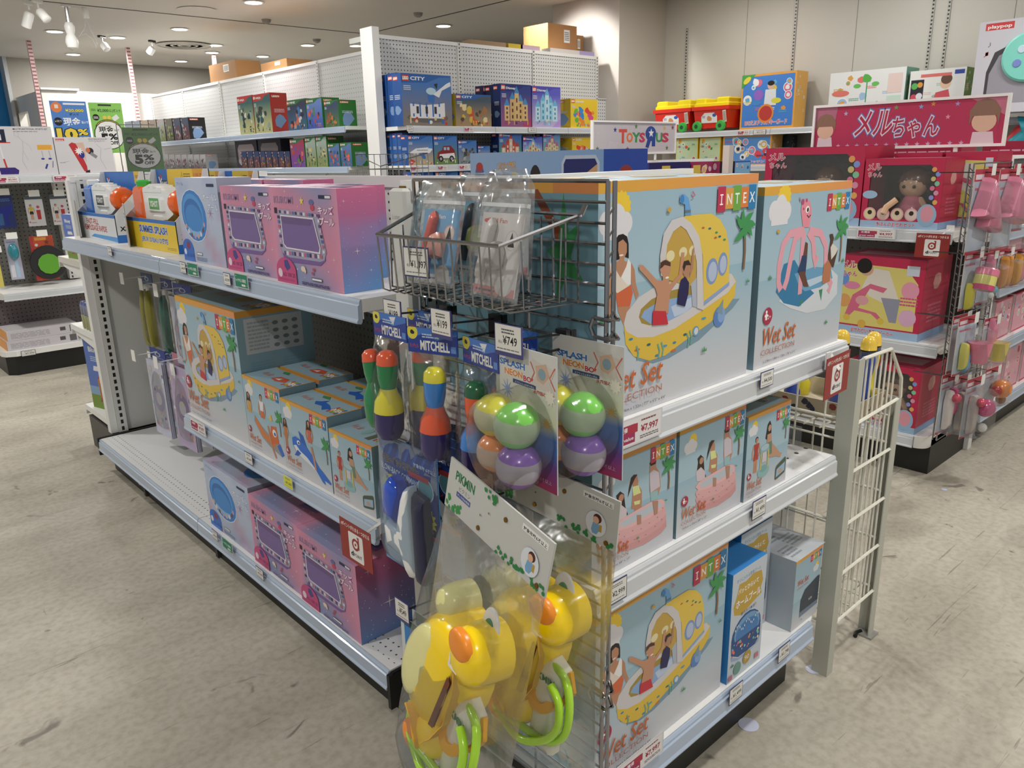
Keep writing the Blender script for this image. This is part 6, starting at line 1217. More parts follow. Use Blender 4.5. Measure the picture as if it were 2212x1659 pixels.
for px0, px1, pt, z, lab, k, D in items:
    x, W, H = yplace(px0, px1, pt, z); sd = 'e0bc1c' if 'yellow b' in lab else '16306c' if 'CITY' not in str(k) and 'Disney' in str(k) else '174f98'
    block_box((x, 5.272, z), 0, W - .004, D, H, lab, px0, side=sd, **k)
for i, (dx, lab) in enumerate(((-.085, 'blue airport box peeking out at the left of the large one'), (-.17, 'blue airport box furthest left, behind two others'))): block_box((3.755, 5.405 + .13 * i, z1), 0, .47, .12, .4 - .004 * i, lab, 5, side='174f98')
for i in range(2): x, W, H = yplace(1083, 1149, 182, z1); block_box((x - .02 * i, 5.376 + .105 * i, z1), 0, W, .1, H - .003, ('second purple castle box behind the front one', 'third purple castle box at the back')[i], 7, side='16224c', sky='2f3f8c', low='7a4a7a', band='1f2f7c', word='Disney', form='castle')
for i in range(4): block_box((3.765, 5.376 + .075 * i, z2), 0, .11, .07, .25, 'blue block set box, number %s back in the row at the left post' % ('two', 'three', 'four', 'five')[i], 9, side='2a62ae')
for i, px in enumerate((881, 935, 988)): x, W, H = yplace(px, px + 50, 372, z3); block_box((x, 5.272, z3), 0, W, .1, .325, 'blue block set box on the lowest visible shelf, %s' % ('left', 'middle', 'right')[i], 40 + i, low='6a7f94')
# left background unit (facing -x)
def xplace(px0, px1, pyt, z, x=3.715): A = at(px0, 280, 0, x).y; B = at(px1, 280, 0, x).y; return A, A - B, at((px0 + px1) / 2, pyt, 0, x).z - z
Z1, Z2 = 1.7205, 1.3855
nin = dict(sky='3a6a6a', low='c8c88a', band='c8342c', word='NINJA', form='misc', cols=('2f5a5a', '1f3a44', '8ab0a8', '3a3a3a', 'd8dcc8')); mc = dict(band='2f7a3c', word='MINE', cols=('c83a34', '3a5ab8', '5f8a3c', 'e86a4a', '2a2a4a'))
for px0, px1, pt, z, lab, k, sd in ((518, 551, 206, Z1, 'tall red and teal block set box, left one of two', nin, 'b8342c'), (552, 589, 201, Z1, 'tall red and teal block set box, right one of two', nin, 'b8342c'), (623, 664, 214, Z1, 'green block set box with an orange and blue scene', dict(mc, low='3a6a8a', sky='3a3a5a', form='misc', cols=('e06a3c', '3a7ab8', '2a2a4a', 'd8d8d8')), '2f7a34'), (665, 699, 211, Z1, 'green block set box with a red tower', dict(mc, low='3a5ab8', sky='6a8ad0', form='misc'), '2f7a34'), (703, 734, 216, Z1, 'green block set box with a brown beast', dict(mc, low='4a7a4a', sky='3a4a6a', form='misc', cols=('a8582c', '8a4a24', 'c87a3c', '3a5a3a')), '2f7a34'),
    (622, 653, 300, Z2, 'green block set box with a red figure, lower shelf far left of five', dict(mc, low='7a4aa8', sky='a83a5a', form='misc'), '2f7a34'), (655, 678, 296, Z2, 'narrow green block set box with a sandy tower, left twin', dict(mc, low='8a9a5a', sky='a8b8b0', form='misc', cols=('d8c888', '3a4a4a', '6a7a5a')), '2f7a34'), (679, 702, 294, Z2, 'narrow green block set box with a sandy tower, right twin', dict(mc, low='8a9a5a', sky='a8b8b0', form='misc', cols=('d8c888', '3a4a4a', '6a7a5a')), '2f7a34'), (704, 729, 310, Z2, 'short green block set box with an icy scene, left of two', dict(mc, low='3a6a9a', sky='5a7ab0', form='misc'), '2f7a34'), (731, 755, 308, Z2, 'short green block set box with an icy scene, right end', dict(mc, low='3a6a9a', sky='5a7ab0', form='misc'), '2f7a34')):
    y, W, H = xplace(px0, px1, pt, z); block_box((3.72, y, z), HP, W - .006, .18, H, lab, px0, side=sd, **k)
for i in range(8):
    px = 513 + 13.5 * i; y, W, H = xplace(px, px + 13, 327, Z2); block_box((3.72, y, Z2), HP, W - .006, .16, H, 'dark superhero block set box, one of a row on the lower far shelf', 60 + i, side='1a1a22', group='superhero boxes in a row', low='5a3a34', sky='2a3f6a', band=None, word='', form='misc', cols=('a8482c', '3a5a9c', 'd8a03c', '8a8f98'))
for i in range(8):
    px = 270 + 17.4 * i; y, W, H = xplace(px, px + 16.5, 262 - 1.2 * i, 1.7205, 3.715); block_box((3.72, y, 1.7205), HP, W - .01, .2, H, ('tan', 'sandy', 'tan', 'brown', 'lime striped', 'lime green', 'dark red', 'dark red')[i] + ' block set box on the furthest left shelf, ' + ('leftmost', 'second', 'third', 'fourth', 'fifth', 'sixth', 'seventh', 'rightmost')[i], 80 + i, side='17171a', low=('c8a070', 'c8a070', 'b8906a', 'b08a64', '6a7a4a', '4a4a3a', '4a2a2c', '5a3434')[i], sky=('8aa0b8', '8aa0b8', 'b8a890', 'a89a8a', 'c8c8c8', '7a7a6a', '4a5a78', '4a5a78')[i], band=None, word='', form='misc', cols=(('d8b88a', '8a6a4a'), ('b8c83c', '2a2a2c'), ('8a1f24', 'd8d8d8'))[0 if i < 4 else 1 if i < 6 else 2])
for i in range(7):
    px = 342 + 13.5 * i; y, W, H = xplace(px, px + 13, 334, Z2, 3.715); block_box((3.72, y, Z2), HP, W - .012, .14, H, 'small grey figure box, one of a row on the furthest lower shelf', 90 + i, side='b8b8bc', group='grey figure boxes', low='6a6a70', sky='c8c8cc', band=None, word='', form='misc', cols=('8a2a30', '3a3a40', 'd8d8dc'))
for i, (px0, px1, pt, pb) in enumerate(((498, 545, 240, 360), (548, 597, 300, 360))):
    y, W, H = xplace(px0, px1, pt, 1.39, 3.9); t = thing('dark_display_case', ('dark purple display case behind the red and teal boxes', 'dark display case with a rounded window behind the superhero boxes')[i], 'display case', (3.93 + .0, y, 1.3855), HP)
    MB().box(0, 0, 0, W, .15, H if i > 5 else .29).build('case_body', mat('dark_plum', '3a3644', .5), t)
    MB().puff([(W * a, b) for a, b in ((.2, .03), (.8, .03), (.88, .06), (.88, .21), (.8, .25), (.2, .25), (.12, .21), (.12, .06))], .004, M=Matrix.Translation((0, -.001, 0))).build('window', mat('pale_window', 'b8a8a8', .3), t)
# brown cartons on top
CARD = mat('brown_carton', '9a6f42', .8, noise=.08); 
def brown(x, y, z, w, d, h, lab, rot=0, lbl=True):
    t = thing('brown_carton', lab, 'box', (x, y, z), rot); MB().box(0, 0, 0, w, d, h).build('carton_body', CARD, t); MB().box(-.0005, d * .45, h - .0, w + .0005, d * .55, h + .0006).box(w * .0, -.0006, h * .0, w, -.0001, .002).build('tape', mat('tan_tape', 'b8935a', .4), t)
    if lbl: mb = MB().box(w * .55, -.0012, h * .45, w * .75, -.0002, h * .85, 'e8e6e0'); Art(w * .2, h * .4, None).lines(.1, .15, .8, .7, 5, '5a5a5e').put(mb, (w * .55, -.0014, h * .45), (1, 0, 0), (0, 0, 1)); mb.build('paper_label', PRINTM, t)
    return t
brown(5.95, 5.9, 2.4005, .42, .35, .3, 'large brown carton with a white label on top of the tall shelving'); brown(6.38, 6.0, 2.4005, .2, .3, .24, 'smaller brown carton on top of the tall shelving beside the column')
y = at(470, 160, 0, 4.15).y
brown(4.18, y + .3, 2.381, .75, .3, .2, 'brown carton lying on top of the far left shelving, left one', HP); brown(4.18, at(590, 140, 0, 4.15).y + .35, 2.381, .6, .3, .09, 'flat brown carton on top of the far left shelving, right one', HP)
for px, w, c, lab in ((1050, .42, 'a88a68', 'flat brown card on top of the tall shelving'), (1108, .18, 'd8b82c', 'flat yellow box on top of the tall shelving'), (1140, .25, 'd8b8c8', 'flat pink box on top of the tall shelving'), (1215, .42, 'e4dcd8', 'flat white box on top of the tall shelving near the column'), (1262, .22, 'b8a8d8', 'flat pastel box at the right end on top of the tall shelving')):
    p = at(px, 110, 1, 5.75); tag(MB().box(0, 0, 0, w, .12, .04, c).build('flat_box', PRINTM, loc=(p.x - w / 2, 5.712, 2.4005)), lab, 'box')
# bundled orange goods on a small wire rack in front of the tall shelving
t = thing('small_wire_rack', 'small chrome wire basket of orange packs in the middle distance', 'basket', (3.03, 4.6, 1.17), 0); s = MB()
for i in range(9): s.tube([(.4 * i / 8, 0, 0), (.4 * i / 8, 0, .3 if i > 2 else .22)], .003, 4).tube([(.4 * i / 8, .3, 0), (.4 * i / 8, .3, .3)], .003, 4)
for z in (0, .1, .2, .3): s.tube([(0, 0, min(z, .22)), (.4, 0, z), (.4, .3, z), (0, .3, z), (0, 0, min(z, .22))], .003, 4)
s.build('wires', CHROME, t, True)
MB().box(.1, .1, -1.17, .3, .2, -.001).build('stand_leg', GREYP, t)
for i in range(3): o = MB().box(0, 0, 0, .09, .1, .12, 'b8562a'); Art(.09, .12, None).lines(.1, .1, .8, .5, 6, '5a2a1a').rect(.1, .75, .8, .15, 'd88a4a').put(o, (0, -.0002, 0), (1, 0, 0), (0, 0, 1)); tag(o.build('orange_pack', PRINT, loc=(3.05 + .1 * i, 4.63, 1.175)), 'orange pack in the small wire basket, %s' % ('left', 'middle', 'right')[i], 'pack')
for q, p0, ax in (((890, 275), 5.236, 1), ((1013, 278), 5.236, 1), ((1150, 282), 5.236, 1), ((898, 360), 5.236, 1), ((956, 360), 5.236, 1), ((1002, 359), 5.236, 1)):
    p = at(*q, ax, p0); price((p.x - .05, p.y, (1.6855 if q[1] < 300 else 1.3855) - .045), 0, '¥6,997', 'small price card on the block toy rail at %s, %s shelf' % ({890: 'far left', 1013: 'the middle', 1150: 'the castle boxes', 898: 'far left', 956: 'the camper box', 1002: 'the green vehicle'}[q[0]], 'upper' if q[1] < 300 else 'lower'), .1 if q[0] != 890 else .06, .04, 's' if q[0] not in (890, 1150) else 'w')
# ================================================================ right: wall shelving, pink doll unit, signs
t = thing('wall_shelving', 'shelves bracketed along the right wall with large toddler toy boxes', 'shelving', (6.9, 5.15, 0), HP)
for i in range(4):
    for z in (.6, .98, 1.31, 1.635): shelf(t, i * 1.2, 1.2, .45, z, WHITE, RAILW, bracket=False)
def mini(W, H, seed, bg, cols, frame=None, title=None, tc='d8404c', n=14, ty=.08, extra=None, oc='ffffff'):
    """busy toy carton front: frame, soft scene blobs, title band"""
    a = Art(W, H, bg); R = random.Random(seed)
    if frame: a.rect(0, 0, 1, 1, frame).rect(.03, .04, .94, .92, bg)
    for i in range(n):
        x, y = .1 + .8 * R.random(), .22 + .68 * R.random(); r = .05 * R.uniform(.5, 1.3); c = cols[i % len(cols)]
        (a.ell(x, y, r * 1.3, None, 'ffffff').ell(x, y, r * 1.1, None, c).blob(x, y, r * .8, cols[(i + 1) % len(cols)], 7, .4, seed + i)) if i % 3 else a.blob(x, y, r * 1.4, c, 9, .35, seed + i)
    for i in range(4): a.lines(.06 + .22 * i, .24 + .6 * R.random(), .14, .06, 2, cols[i % len(cols)], seed=i)
    if title: a.rect(.06, ty - .02, .88, .13, bg).text(title, .1, ty, .085, tc, w=.78, fat=.06, out=oc, outw=.05)
    if extra: extra(a)
    return a
def wbox(px0, px1, pt, z, D, name, lab, art, side, x=6.915, group=None, sideart=None, cat='box'):
    A = at(px0, 250, 0, x).y; B = at(px1, 250, 0, x).y; H = at((px0 + px1) / 2, pt, 0, x).z - z; W = A - B - .008
    return carton(name, W, D, H, art(W, H), None, sideart(D, H) if sideart else mini(D, H, 3, side, ('e8e0c0', 'c8d8e8', 'e8b080'), n=6), None, lab, cat, (x, A, z), HP, group, side)
ZW, ZX = 1.6355, 1.3105
def kid(a, x=.55, y=.5, s=.3):
    a.poly([(x - .3 * s, y - .1 * s), (x + .3 * s, y - .1 * s), (x + .35 * s, y - 1.0 * s), (x - .35 * s, y - 1.0 * s)], 'eceef0').ell(x, y + .12 * s, .2 * s, None, 'e8c0a0').ell(x, y + .24 * s, .2 * s, .14 * s, '2a1f1c')
def drum(a): kid(a, .55, .74, .32); a.ell(.48, .28, .15, None, 'f09030').ell(.48, .28, .12, None, 'c83a30').ell(.33, .62, .09, None, '9a6ad0').ell(.66, .5, .09, .05, 'e8e040').ell(.3, .48, .08, .05, '3f8fd8').poly([(0, 1), (.26, 1), (0, .75)], '4aa848').ell(.1, .9, .08, .05, 'f0d83c', .6)
wbox(1599, 1717, 158, ZW, .2, 'toy_drum_box', 'large blue toy drum and keyboard carton with an orange edge on the wall shelf', lambda W, H: mini(W, H, 5, '3f86dc', ('e8d040', 'e87090', 'f8f8f8', '60b8e0', 'f09a3c'), 'f0a83c', 'BIGだぷドラム&キーボード', 'e8582c', extra=drum), 'f0b050')
for i in (1, 2): wbox(1599, 1717, 158, ZW, .17, 'toy_drum_box', ('', 'orange edged drum carton directly behind the front one', 'orange edged drum carton last in its row against the wall')[i], lambda W, H: Art(W, H, 'f0b050'), 'f0b050', x=6.915 + .205 if i == 1 else 6.915 + .205 + .0) if i == 1 else None
def tree(a): a.rect(.5, .2, .015, .6, '4aa87a').blob(.5, .85, .07, '5ab848').ell(.38, .72, .05, .04, '6ac858').ell(.62, .74, .05, .04, '6ac858').ell(.42, .2, .05, .2, '5ac0a0').ell(.66, .22, .05, .2, '5ac0a0').ell(.53, .12, .07, .08, '6ab8e0').rect(.78, .55, .18, .35, 'f0d8d0').rect(.78, .12, .18, .38, 'd0e8d8').ell(.16, .6, .12, .06, 'e87a6a')
wbox(1787, 1950, 152, ZW, .25, 'baby_gym_box', 'white carton with a green tree baby gym picture on the wall shelf', lambda W, H: mini(W, H, 8, 'f0f2f0', ('e8a848', '60b8a0', 'e87870', 'a8c8e8'), None, None, n=9, extra=tree), '8ac8c0')
def baby(a): a.poly([(.42, .2), (.5, .55), (.72, .6), (.8, .3), (.76, .14)], 'd8505a').ell(.66, .72, .1, None, 'ecc8a8').ell(.67, .8, .1, .1, '6a4a38').ell(.5, .3, .1, .16, 'e8a890').rect(.03, .2, .24, .62, '2a2430').ell(.1, .7, .06, None, '5ab85a').ell(.2, .72, .05, None, 'e8a030').ell(.1, .48, .06, None, 'd8405a').ell(.2, .5, .06, None, 'e8e8f0').ell(.14, .3, .07, None, '3a5ac8').rect(.2, .86, .55, .06, 'e0706a').rect(.8, .88, .17, .08, '2a4aa8')
wbox(1957, 2078, 150, ZW, .25, 'baby_toy_box', 'white carton with a baby in red and coloured balls on the wall shelf', lambda W, H: mini(W, H, 9, 'eef0ec', ('a8c8b8', 'e8c8c0'), None, None, n=4, extra=baby), '7aa848')
# walker box with a cut-out window
t = thing('activity_walker_box', 'large white carton with a mint green activity walker in an arched opening', 'box', (6.6, at(2098, 200, 0, 6.6).y, 1.6605), HP)
W, H = 1.0, .62
a = Art(W, H, 'dcdae4'); a.rect(.04, .9, .18, .075, 'd83a3c').text('playpop', .055, .92, .045, 'ffffff', w=.15, fat=.04).text('LIGHTS & TUNES', .42, .95, .026, '3a3a44', w=.3, fat=.03).text('ACTIVITY WALKER', .42, .91, .026, '3a3a44', w=.3, fat=.03).lines(.42, .86, .3, .03, 1, '6a6a74').text('♪', .07, .72, .06, '8a8a94').text('♫', .05, .62, .06, 'd8605a')
a.poly([(.08, .1), (.08, .45), (.12, .66), (.2, .72), (.28, .83), (.42, .83), (.5, .72), (.58, .62), (.6, .4), (.56, .1)], '4a464c').poly([(.1, .1), (.1, .43), (.15, .62), (.22, .68), (.3, .78), (.4, .78), (.48, .68), (.55, .6), (.57, .4), (.53, .1)], 'a8a4b0')
mb = MB().box(0, .002, 0, W, .3, H, 'd8d6e0'); a.put(mb, (0, .0015, 0), (1, 0, 0), (0, 0, 1)); mb.build('carton', PRINT, t)
MB().lathe([(.16, 0), (.165, .02), (.15, .035), (.03, .035)], 28, M=Matrix.Translation((.34, -.002, .36)) @ Matrix.Rotation(PI / 2, 4, 'X')).build('walker_disc', mat('mint_plastic', '7fd8c8', .3, coat=.3), t, True)
for x, z, c in ((.3, .41, 'c8e0f0'), (.36, .45, 'd8e060'), (.43, .41, 'e8b8a8'), (.28, .32, '7a8ad0'), (.42, .31, '5ab8a0'), (.35, .37, '9ab0d0')): MB().lathe([(.028, 0), (.024, .008)], 12, M=Matrix.Translation((x, -.0365, z)) @ Matrix.Rotation(PI / 2, 4, 'X')).build('activity_button', mat('btn_' + c, c, .3), t)
# red wagons with yellow lids
def wagon(px0, px1, lab):
    x = 6.93; A = at(px0, 270, 0, x).y; W = A - at(px1, 270, 0, x).y; t = thing('toy_bucket_wagon', lab, 'toy wagon', (x, A, ZW), HP); w = W / .52
    def tap(x0, x1, z0, z1, k, y0=0, y1=.3): return [(x0 + k, y0 + k, z0), (x1 - k, y0 + k, z0), (x1 - k, y1 - k, z0), (x0 + k, y1 - k, z0), (x0, y0, z1), (x1, y0, z1), (x1, y1, z1), (x0, y1, z1)]
    FB = [(0, 1, 5, 4), (1, 2, 6, 5), (2, 3, 7, 6), (3, 0, 4, 7), (4, 5, 6, 7), (3, 2, 1, 0)]
    b = MB().add(tap(.02 * w, .50 * w, .03, .22, .02), FB).box(0, -.01, .20, .52 * w, .31, .235); b.build('bucket', mat('red_bucket_plastic', 'd8281e', .3, coat=.3), t)
    MB().bbox(.02 * w, .0, .235, .5 * w, .3, .27, .01).bbox(.03 * w, .01, .25, .18 * w, .29, .315, .012).bbox(.32 * w, .01, .25, .49 * w, .29, .315, .012).build('lid', mat('yellow_lid_plastic', 'f0d81c', .35), t)
    for xx in (.09 * w, .42 * w):
        o = MB().lathe([(.045, 0), (.05, .01), (.05, .03), (.045, .04)], 20, M=Matrix.Translation((xx, .01, .05)) @ Matrix.Rotation(PI / 2, 4, 'X')).build('wheel', mat('green_wheel', '3fae4a', .35), t, True); MB().lathe([(.02, 0), (.018, .002)], 14, M=Matrix.Translation((xx, -.031, .05)) @ Matrix.Rotation(PI / 2, 4, 'X')).build('hub', mat('dark_hub', '1f4a2a', .5), o)
    a = Art(.22 * w, .1, None); a.poly([(0, 0), (0, .6), (.2, .95), (.8, .95), (1, .6), (1, 0)], 'f0f0ee').blob(.5, .4, .18, 'd8905a').ell(.82, .7, .12, .16, '2f62c0').lines(.05, .45, .2, .25, 2, '3a3a8a'); mb = MB(); a.put(mb, (.13 * w, -.0005 + .012, .08), (1, 0, 0), (0, -.08, 1)); mb.build('sticker', PRINT, t)
    a = Art(.05 * w, .11, 'e8dcd0'); a.lines(.1, .1, .8, .8, 7, '6a4a3a'); mb = MB(); a.put(mb, (.44 * w, .004, .08), (1, -.05, .1), (-.1, -.08, 1)); mb.build('paper_label', PRINT, t); return t
wagon(1411, 1492, 'red toy bucket wagon with a yellow lid, left one on the wall shelf'); wagon(1494, 1574, 'red toy bucket wagon with a yellow lid, right one on the wall shelf')
def bucketart(W, H): return mini(W, H, 12, 'c8dcb0', ('e84a3c', '3f8fd8', 'f0e8d0', '4a9a4a', 'e8a030'), 'f0c41c', n=12)
wbox(1463, 1512, 298, ZX, .25, 'block_bucket', 'yellow block bucket with a picture label, left of two on the wall shelf', bucketart, 'e8b818', sideart=lambda D, H: Art(D, H, 'e8b818'), cat='toy bucket'); wbox(1514, 1561, 297, ZX, .25, 'block_bucket', 'yellow block bucket with a picture label, right of two on the wall shelf', bucketart, 'e8b818', sideart=lambda D, H: Art(D, H, 'e8b818'), cat='toy bucket')
wbox(1565, 1672, 293, ZX, .2, 'play_table_box', 'wide blue and orange play table carton on the lower wall shelf', lambda W, H: mini(W, H, 15, '5a9ae0', ('e84a5c', 'f0c040', 'f8f8f8', '3a3a50', 'e87aa8', '60c0e0'), 'f0a850', 'ピッピまるこキッチン', 'e8589a', n=20), 'f0b868')
for px, lab in ((1680, 'small pale pink toy carton on the lower wall shelf, left of two'), (1714, 'small pale pink toy carton on the lower wall shelf, right of two')): wbox(px, px + 32, 319, ZX, .2, 'small_toy_box', lab, lambda W, H: mini(W, H, 17, 'f0dcc8', ('e87a6a', '8a5a3a', 'f0c0b0', '7ab860', '3a3a3a'), None, n=12), 'e8d0a8')
wbox(1690, 1716, 292, ZX, .1, 'dark_toy_pack', 'dark toy pack standing behind the small pink cartons', lambda W, H: mini(W, H, 19, '3a4a5a', ('6a7a6a', '8a5a4a'), None, n=8), '3a4450', x=7.16)
for px0, px1, c, lab in ((1765, 1800, 'e8c888', 'cream and orange carton under the pink doll banner, left'), (1805, 1860, 'e8d0d0', 'pale pink carton under the pink doll banner, middle'), (1862, 1922, 'ecd8c0', 'pastel carton under the pink doll banner, right'), (1930, 1980, '4a90d8', 'bright blue carton under the pink doll banner'), (1985, 2018, 'c8b890', 'tan carton under the right part of the banner')):
    wbox(px0, px1, 322, ZX, .2, 'toddler_toy_box', lab, lambda W, H: mini(W, H, px0, c, ('c86a5a', 'f8f0e8', '8aa8c8', 'e8a040'), None, n=10), c)
tag(MB().puff([(.0, .02), (.03, 0), (.3, 0), (.34, .03), (.32, .06), (.02, .06)], .1).build('light_blue_case', mat('sky_blue_plastic', '5aa8e8', .35), loc=(6.86, at(2015, 340, 0, 6.86).y, 1.312), rot=HP), 'light blue plastic case on the wall shelf under the banner', 'case')
t = thing('plush_pull_toy', 'teal and red whale shaped toy at the right edge under the white carton', 'toy', (6.8, at(2160, 300, 0, 6.8).y, 1.3125), HP)
MB().puff([(0, .05), (.08, .0), (.4, 0), (.4, .3), (.2, .32), (.1, .25), (.04, .15)], .08).build('base', mat('red_toy_base', 'b8242c', .35), t, True); MB().puff([(.06, .08), (.15, .04), (.4, .05), (.4, .22), (.25, .3), (.12, .32), (.16, .22), (.08, .16)], .08, y0=-.05).build('body', mat('teal_toy', '1f8a9c', .3), t, True); MB().lathe([(.04, 0), (.03, .02)], 14, M=Matrix.Translation((.2, -.14, .1)) @ Matrix.Rotation(PI / 2, 4, 'X')).build('white_disc', WPL, t)
for q, s, lab in (((1605, 285), 's', 'price card with a magenta block on the wall shelf rail'), ((1640, 279), 'w', 'red edged card on the wall shelf rail under the drum carton')):
    p = at(*q, 0, 6.884); price((p.x, p.y + .06, 1.585), HP, '¥9,997', lab, .13, .045, s)
# ---------------------------------------------------------------- pink doll unit: end faces -x, long side faces -y
g = thing('doll_end_shelving', 'white end shelf unit on the right with pink doll boxes', 'shelving', (3.52, 2.06, 0), HP)
GW = .9
MB().box(.02, .07, 0, GW + .0, .085, .17).box(GW - .015, .085, 0, GW + .0, .52, .17).build('plinth', BLACK, g)
for z in (.19, .61, 1.094): shelf(g, 0, GW - (.05 if z < .2 else 0), .5, z, WHITE, RAILW, bracket=z > .2, name='base_deck' if z < .2 else 'shelf')
MB().prism([(GW - .05 + .05 * math.sin(q * PI / 16), .0 + .05 - .05 * math.cos(q * PI / 16)) for q in range(9)] + [(GW - .05, .05)], .135, .1895).box(GW - .05, .05, .135, GW, .5, .1895).build('corner_cap', WPL, g, True)
MB().box(.01, .51, .19, GW - .01, .515, 1.3).build('back_panel', dotted('pegboard_charcoal', '4a4744', '121212', .04, .005), g); MB().box(.01, .505, 1.3, GW - .01, .515, 1.35).build('upper_back_panel', dotted('pegboard_pinkish', 'dccfd2', '2a2226', .04, .005, off=(0, .01)), g)
MB().box(0, .5, 1.35, GW, .54, 1.385).build('top_cap', WHITE, g); MB().box(GW - .025, .52, 0, GW + .02, .57, 1.38).build('end_post', WHITE, g)
l = thing('doll_shelving', 'long side of the doll unit receding at the right edge, pink boxes on white shelves', 'shelving', (4.11, 1.135, 0), 0)
MB().box(0, .04, 0, 4.8 - 1.2, .055, .13).build('plinth', BLACK, l); MB().box(0, .46, .18, 3.6, .465, 1.35).build('back_panel', dotted('pegboard_charcoal2', '4a4744', '121212', .04, .005), l); MB().box(0, .45, 1.35, 3.2, .48, 1.38).build('top_cap', WHITE, l)
for i in range(3):
    for z in (.178, .503, .797, 1.06): shelf(l, i * 1.2, 1.2 if i < 2 else .8, .45, z, WHITE, RAIL, bracket=False)
PK = 'c81f4e'
def doll_front(W, H, kind):
    a = Art(W, H, PK); a.rect(0, 0, 1, .1, 'a8c8e8')
    if kind == 'window': a.poly([(.06, .12), (.06, .78), (.2, .93), (.84, .93), (.93, .82), (.93, .12)], 'e8c8a8').poly([(.08, .14), (.08, .77), (.21, .905), (.83, .905), (.915, .81), (.915, .14)], '3a3030')
    else:
        a.poly([(.02, .12), (.02, .8), (.15, .9), (.8, .88), (.94, .7), (.94, .12)], 'e8da7a').poly([(.3, .6), (.4, .86), (.6, .84), (.74, .5), (.66, .4), (.4, .5)], 'ece4d8').ell(.34, .84, .08, None, 'e0b090').ell(.31, .88, .09, None, '1f1a1c').poly([(.2, .5), (.4, .66), (.6, .62), (.56, .56), (.4, .6), (.28, .34), (.5, .3), (.6, .2), (.54, .2), (.44, .28), (.24, .3), (.16, .2), (.12, .22)], 'e06a8c').ell(.15, .2, .04, None, 'e8c848').ell(.34, .14, .05, None, 'e8b848').ell(.56, .2, .04, None, 'e8c848').poly([(.54, .5), (.76, .5), (.74, .2), (.66, .2)], '9a9cb0').ell(.32, .44, .08, .06, 'e8a8b0').ell(.86, .62, .1, None, 'f0a0b8').ell(.18, .62, .1, .05, 'e88ab0').ell(.06, .7, .08, None, '6a9ae0').ell(.1, .42, .08, None, 'e8a860').ell(.86, .28, .1, None, 'e8b8d8').rect(.8, .8, .14, .12, 'd8e0f0').lines(.76, .42, .2, .12, 3, 'e0508a')
    a.text('メル', .04, .84, .09, PK, w=.17, fat=.06, out='ffffff', outw=.06).text('ちゃん', .05, .74, .07, PK, w=.18, fat=.06, out='ffffff', outw=.06).text('きほんのおせわセット' if kind == 'window' else 'おせわだいすきベビーカー', .22, .025, .06, 'c82a50', w=.5, fat=.05, out='ffffff', outw=.04)
    return a
def doll(parent, x, z, s=1):
    """plain baby doll: head, bobbed hair, dress, arms"""
    d = MB().ball((x, -.0, z + .13 * s), .055 * s, 18, 12, 'e8bc98', sc=(1, .9, .95)).build('doll_head', TOYP, parent, True)
    MB().ball((x, .012, z + .145 * s), .06 * s, 18, 12, '6a4630', sc=(1.05, .95, .95)).build('hair', TOYP, d, True)
    for sx in (-1, 1): MB().ball((x + sx * .02 * s, -.047 * s, z + .125 * s), .007 * s, 8, 6, '2a1a14').build('eye', TOYP, d, True)
    MB().lathe([(.06 * s, 0), (.055 * s, .03 * s), (.03 * s, .085 * s), (.015 * s, .095 * s)], 16, 'e07a94', M=Matrix.Translation((x, 0, z))).build('doll_dress', TOYP, parent, True)
    for sx in (-1, 1): MB().tube([(x + sx * .03 * s, -.0, z + .075 * s), (x + sx * .06 * s, -.02, z + .045 * s), (x + sx * .065 * s, -.03, z + .02 * s)], .013 * s, 8, 'e8bc98').build('doll_arm', TOYP, parent, True)
def sidered(D, H): a = Art(D, H, 'b81c44'); a.rect(0, 0, 1, .1, '8aa8d0').blob(.5, .7, .16, 'd89a94', 8, .4, 4).lines(.25, .2, .5, .25, 5, 'c8607a'); return a
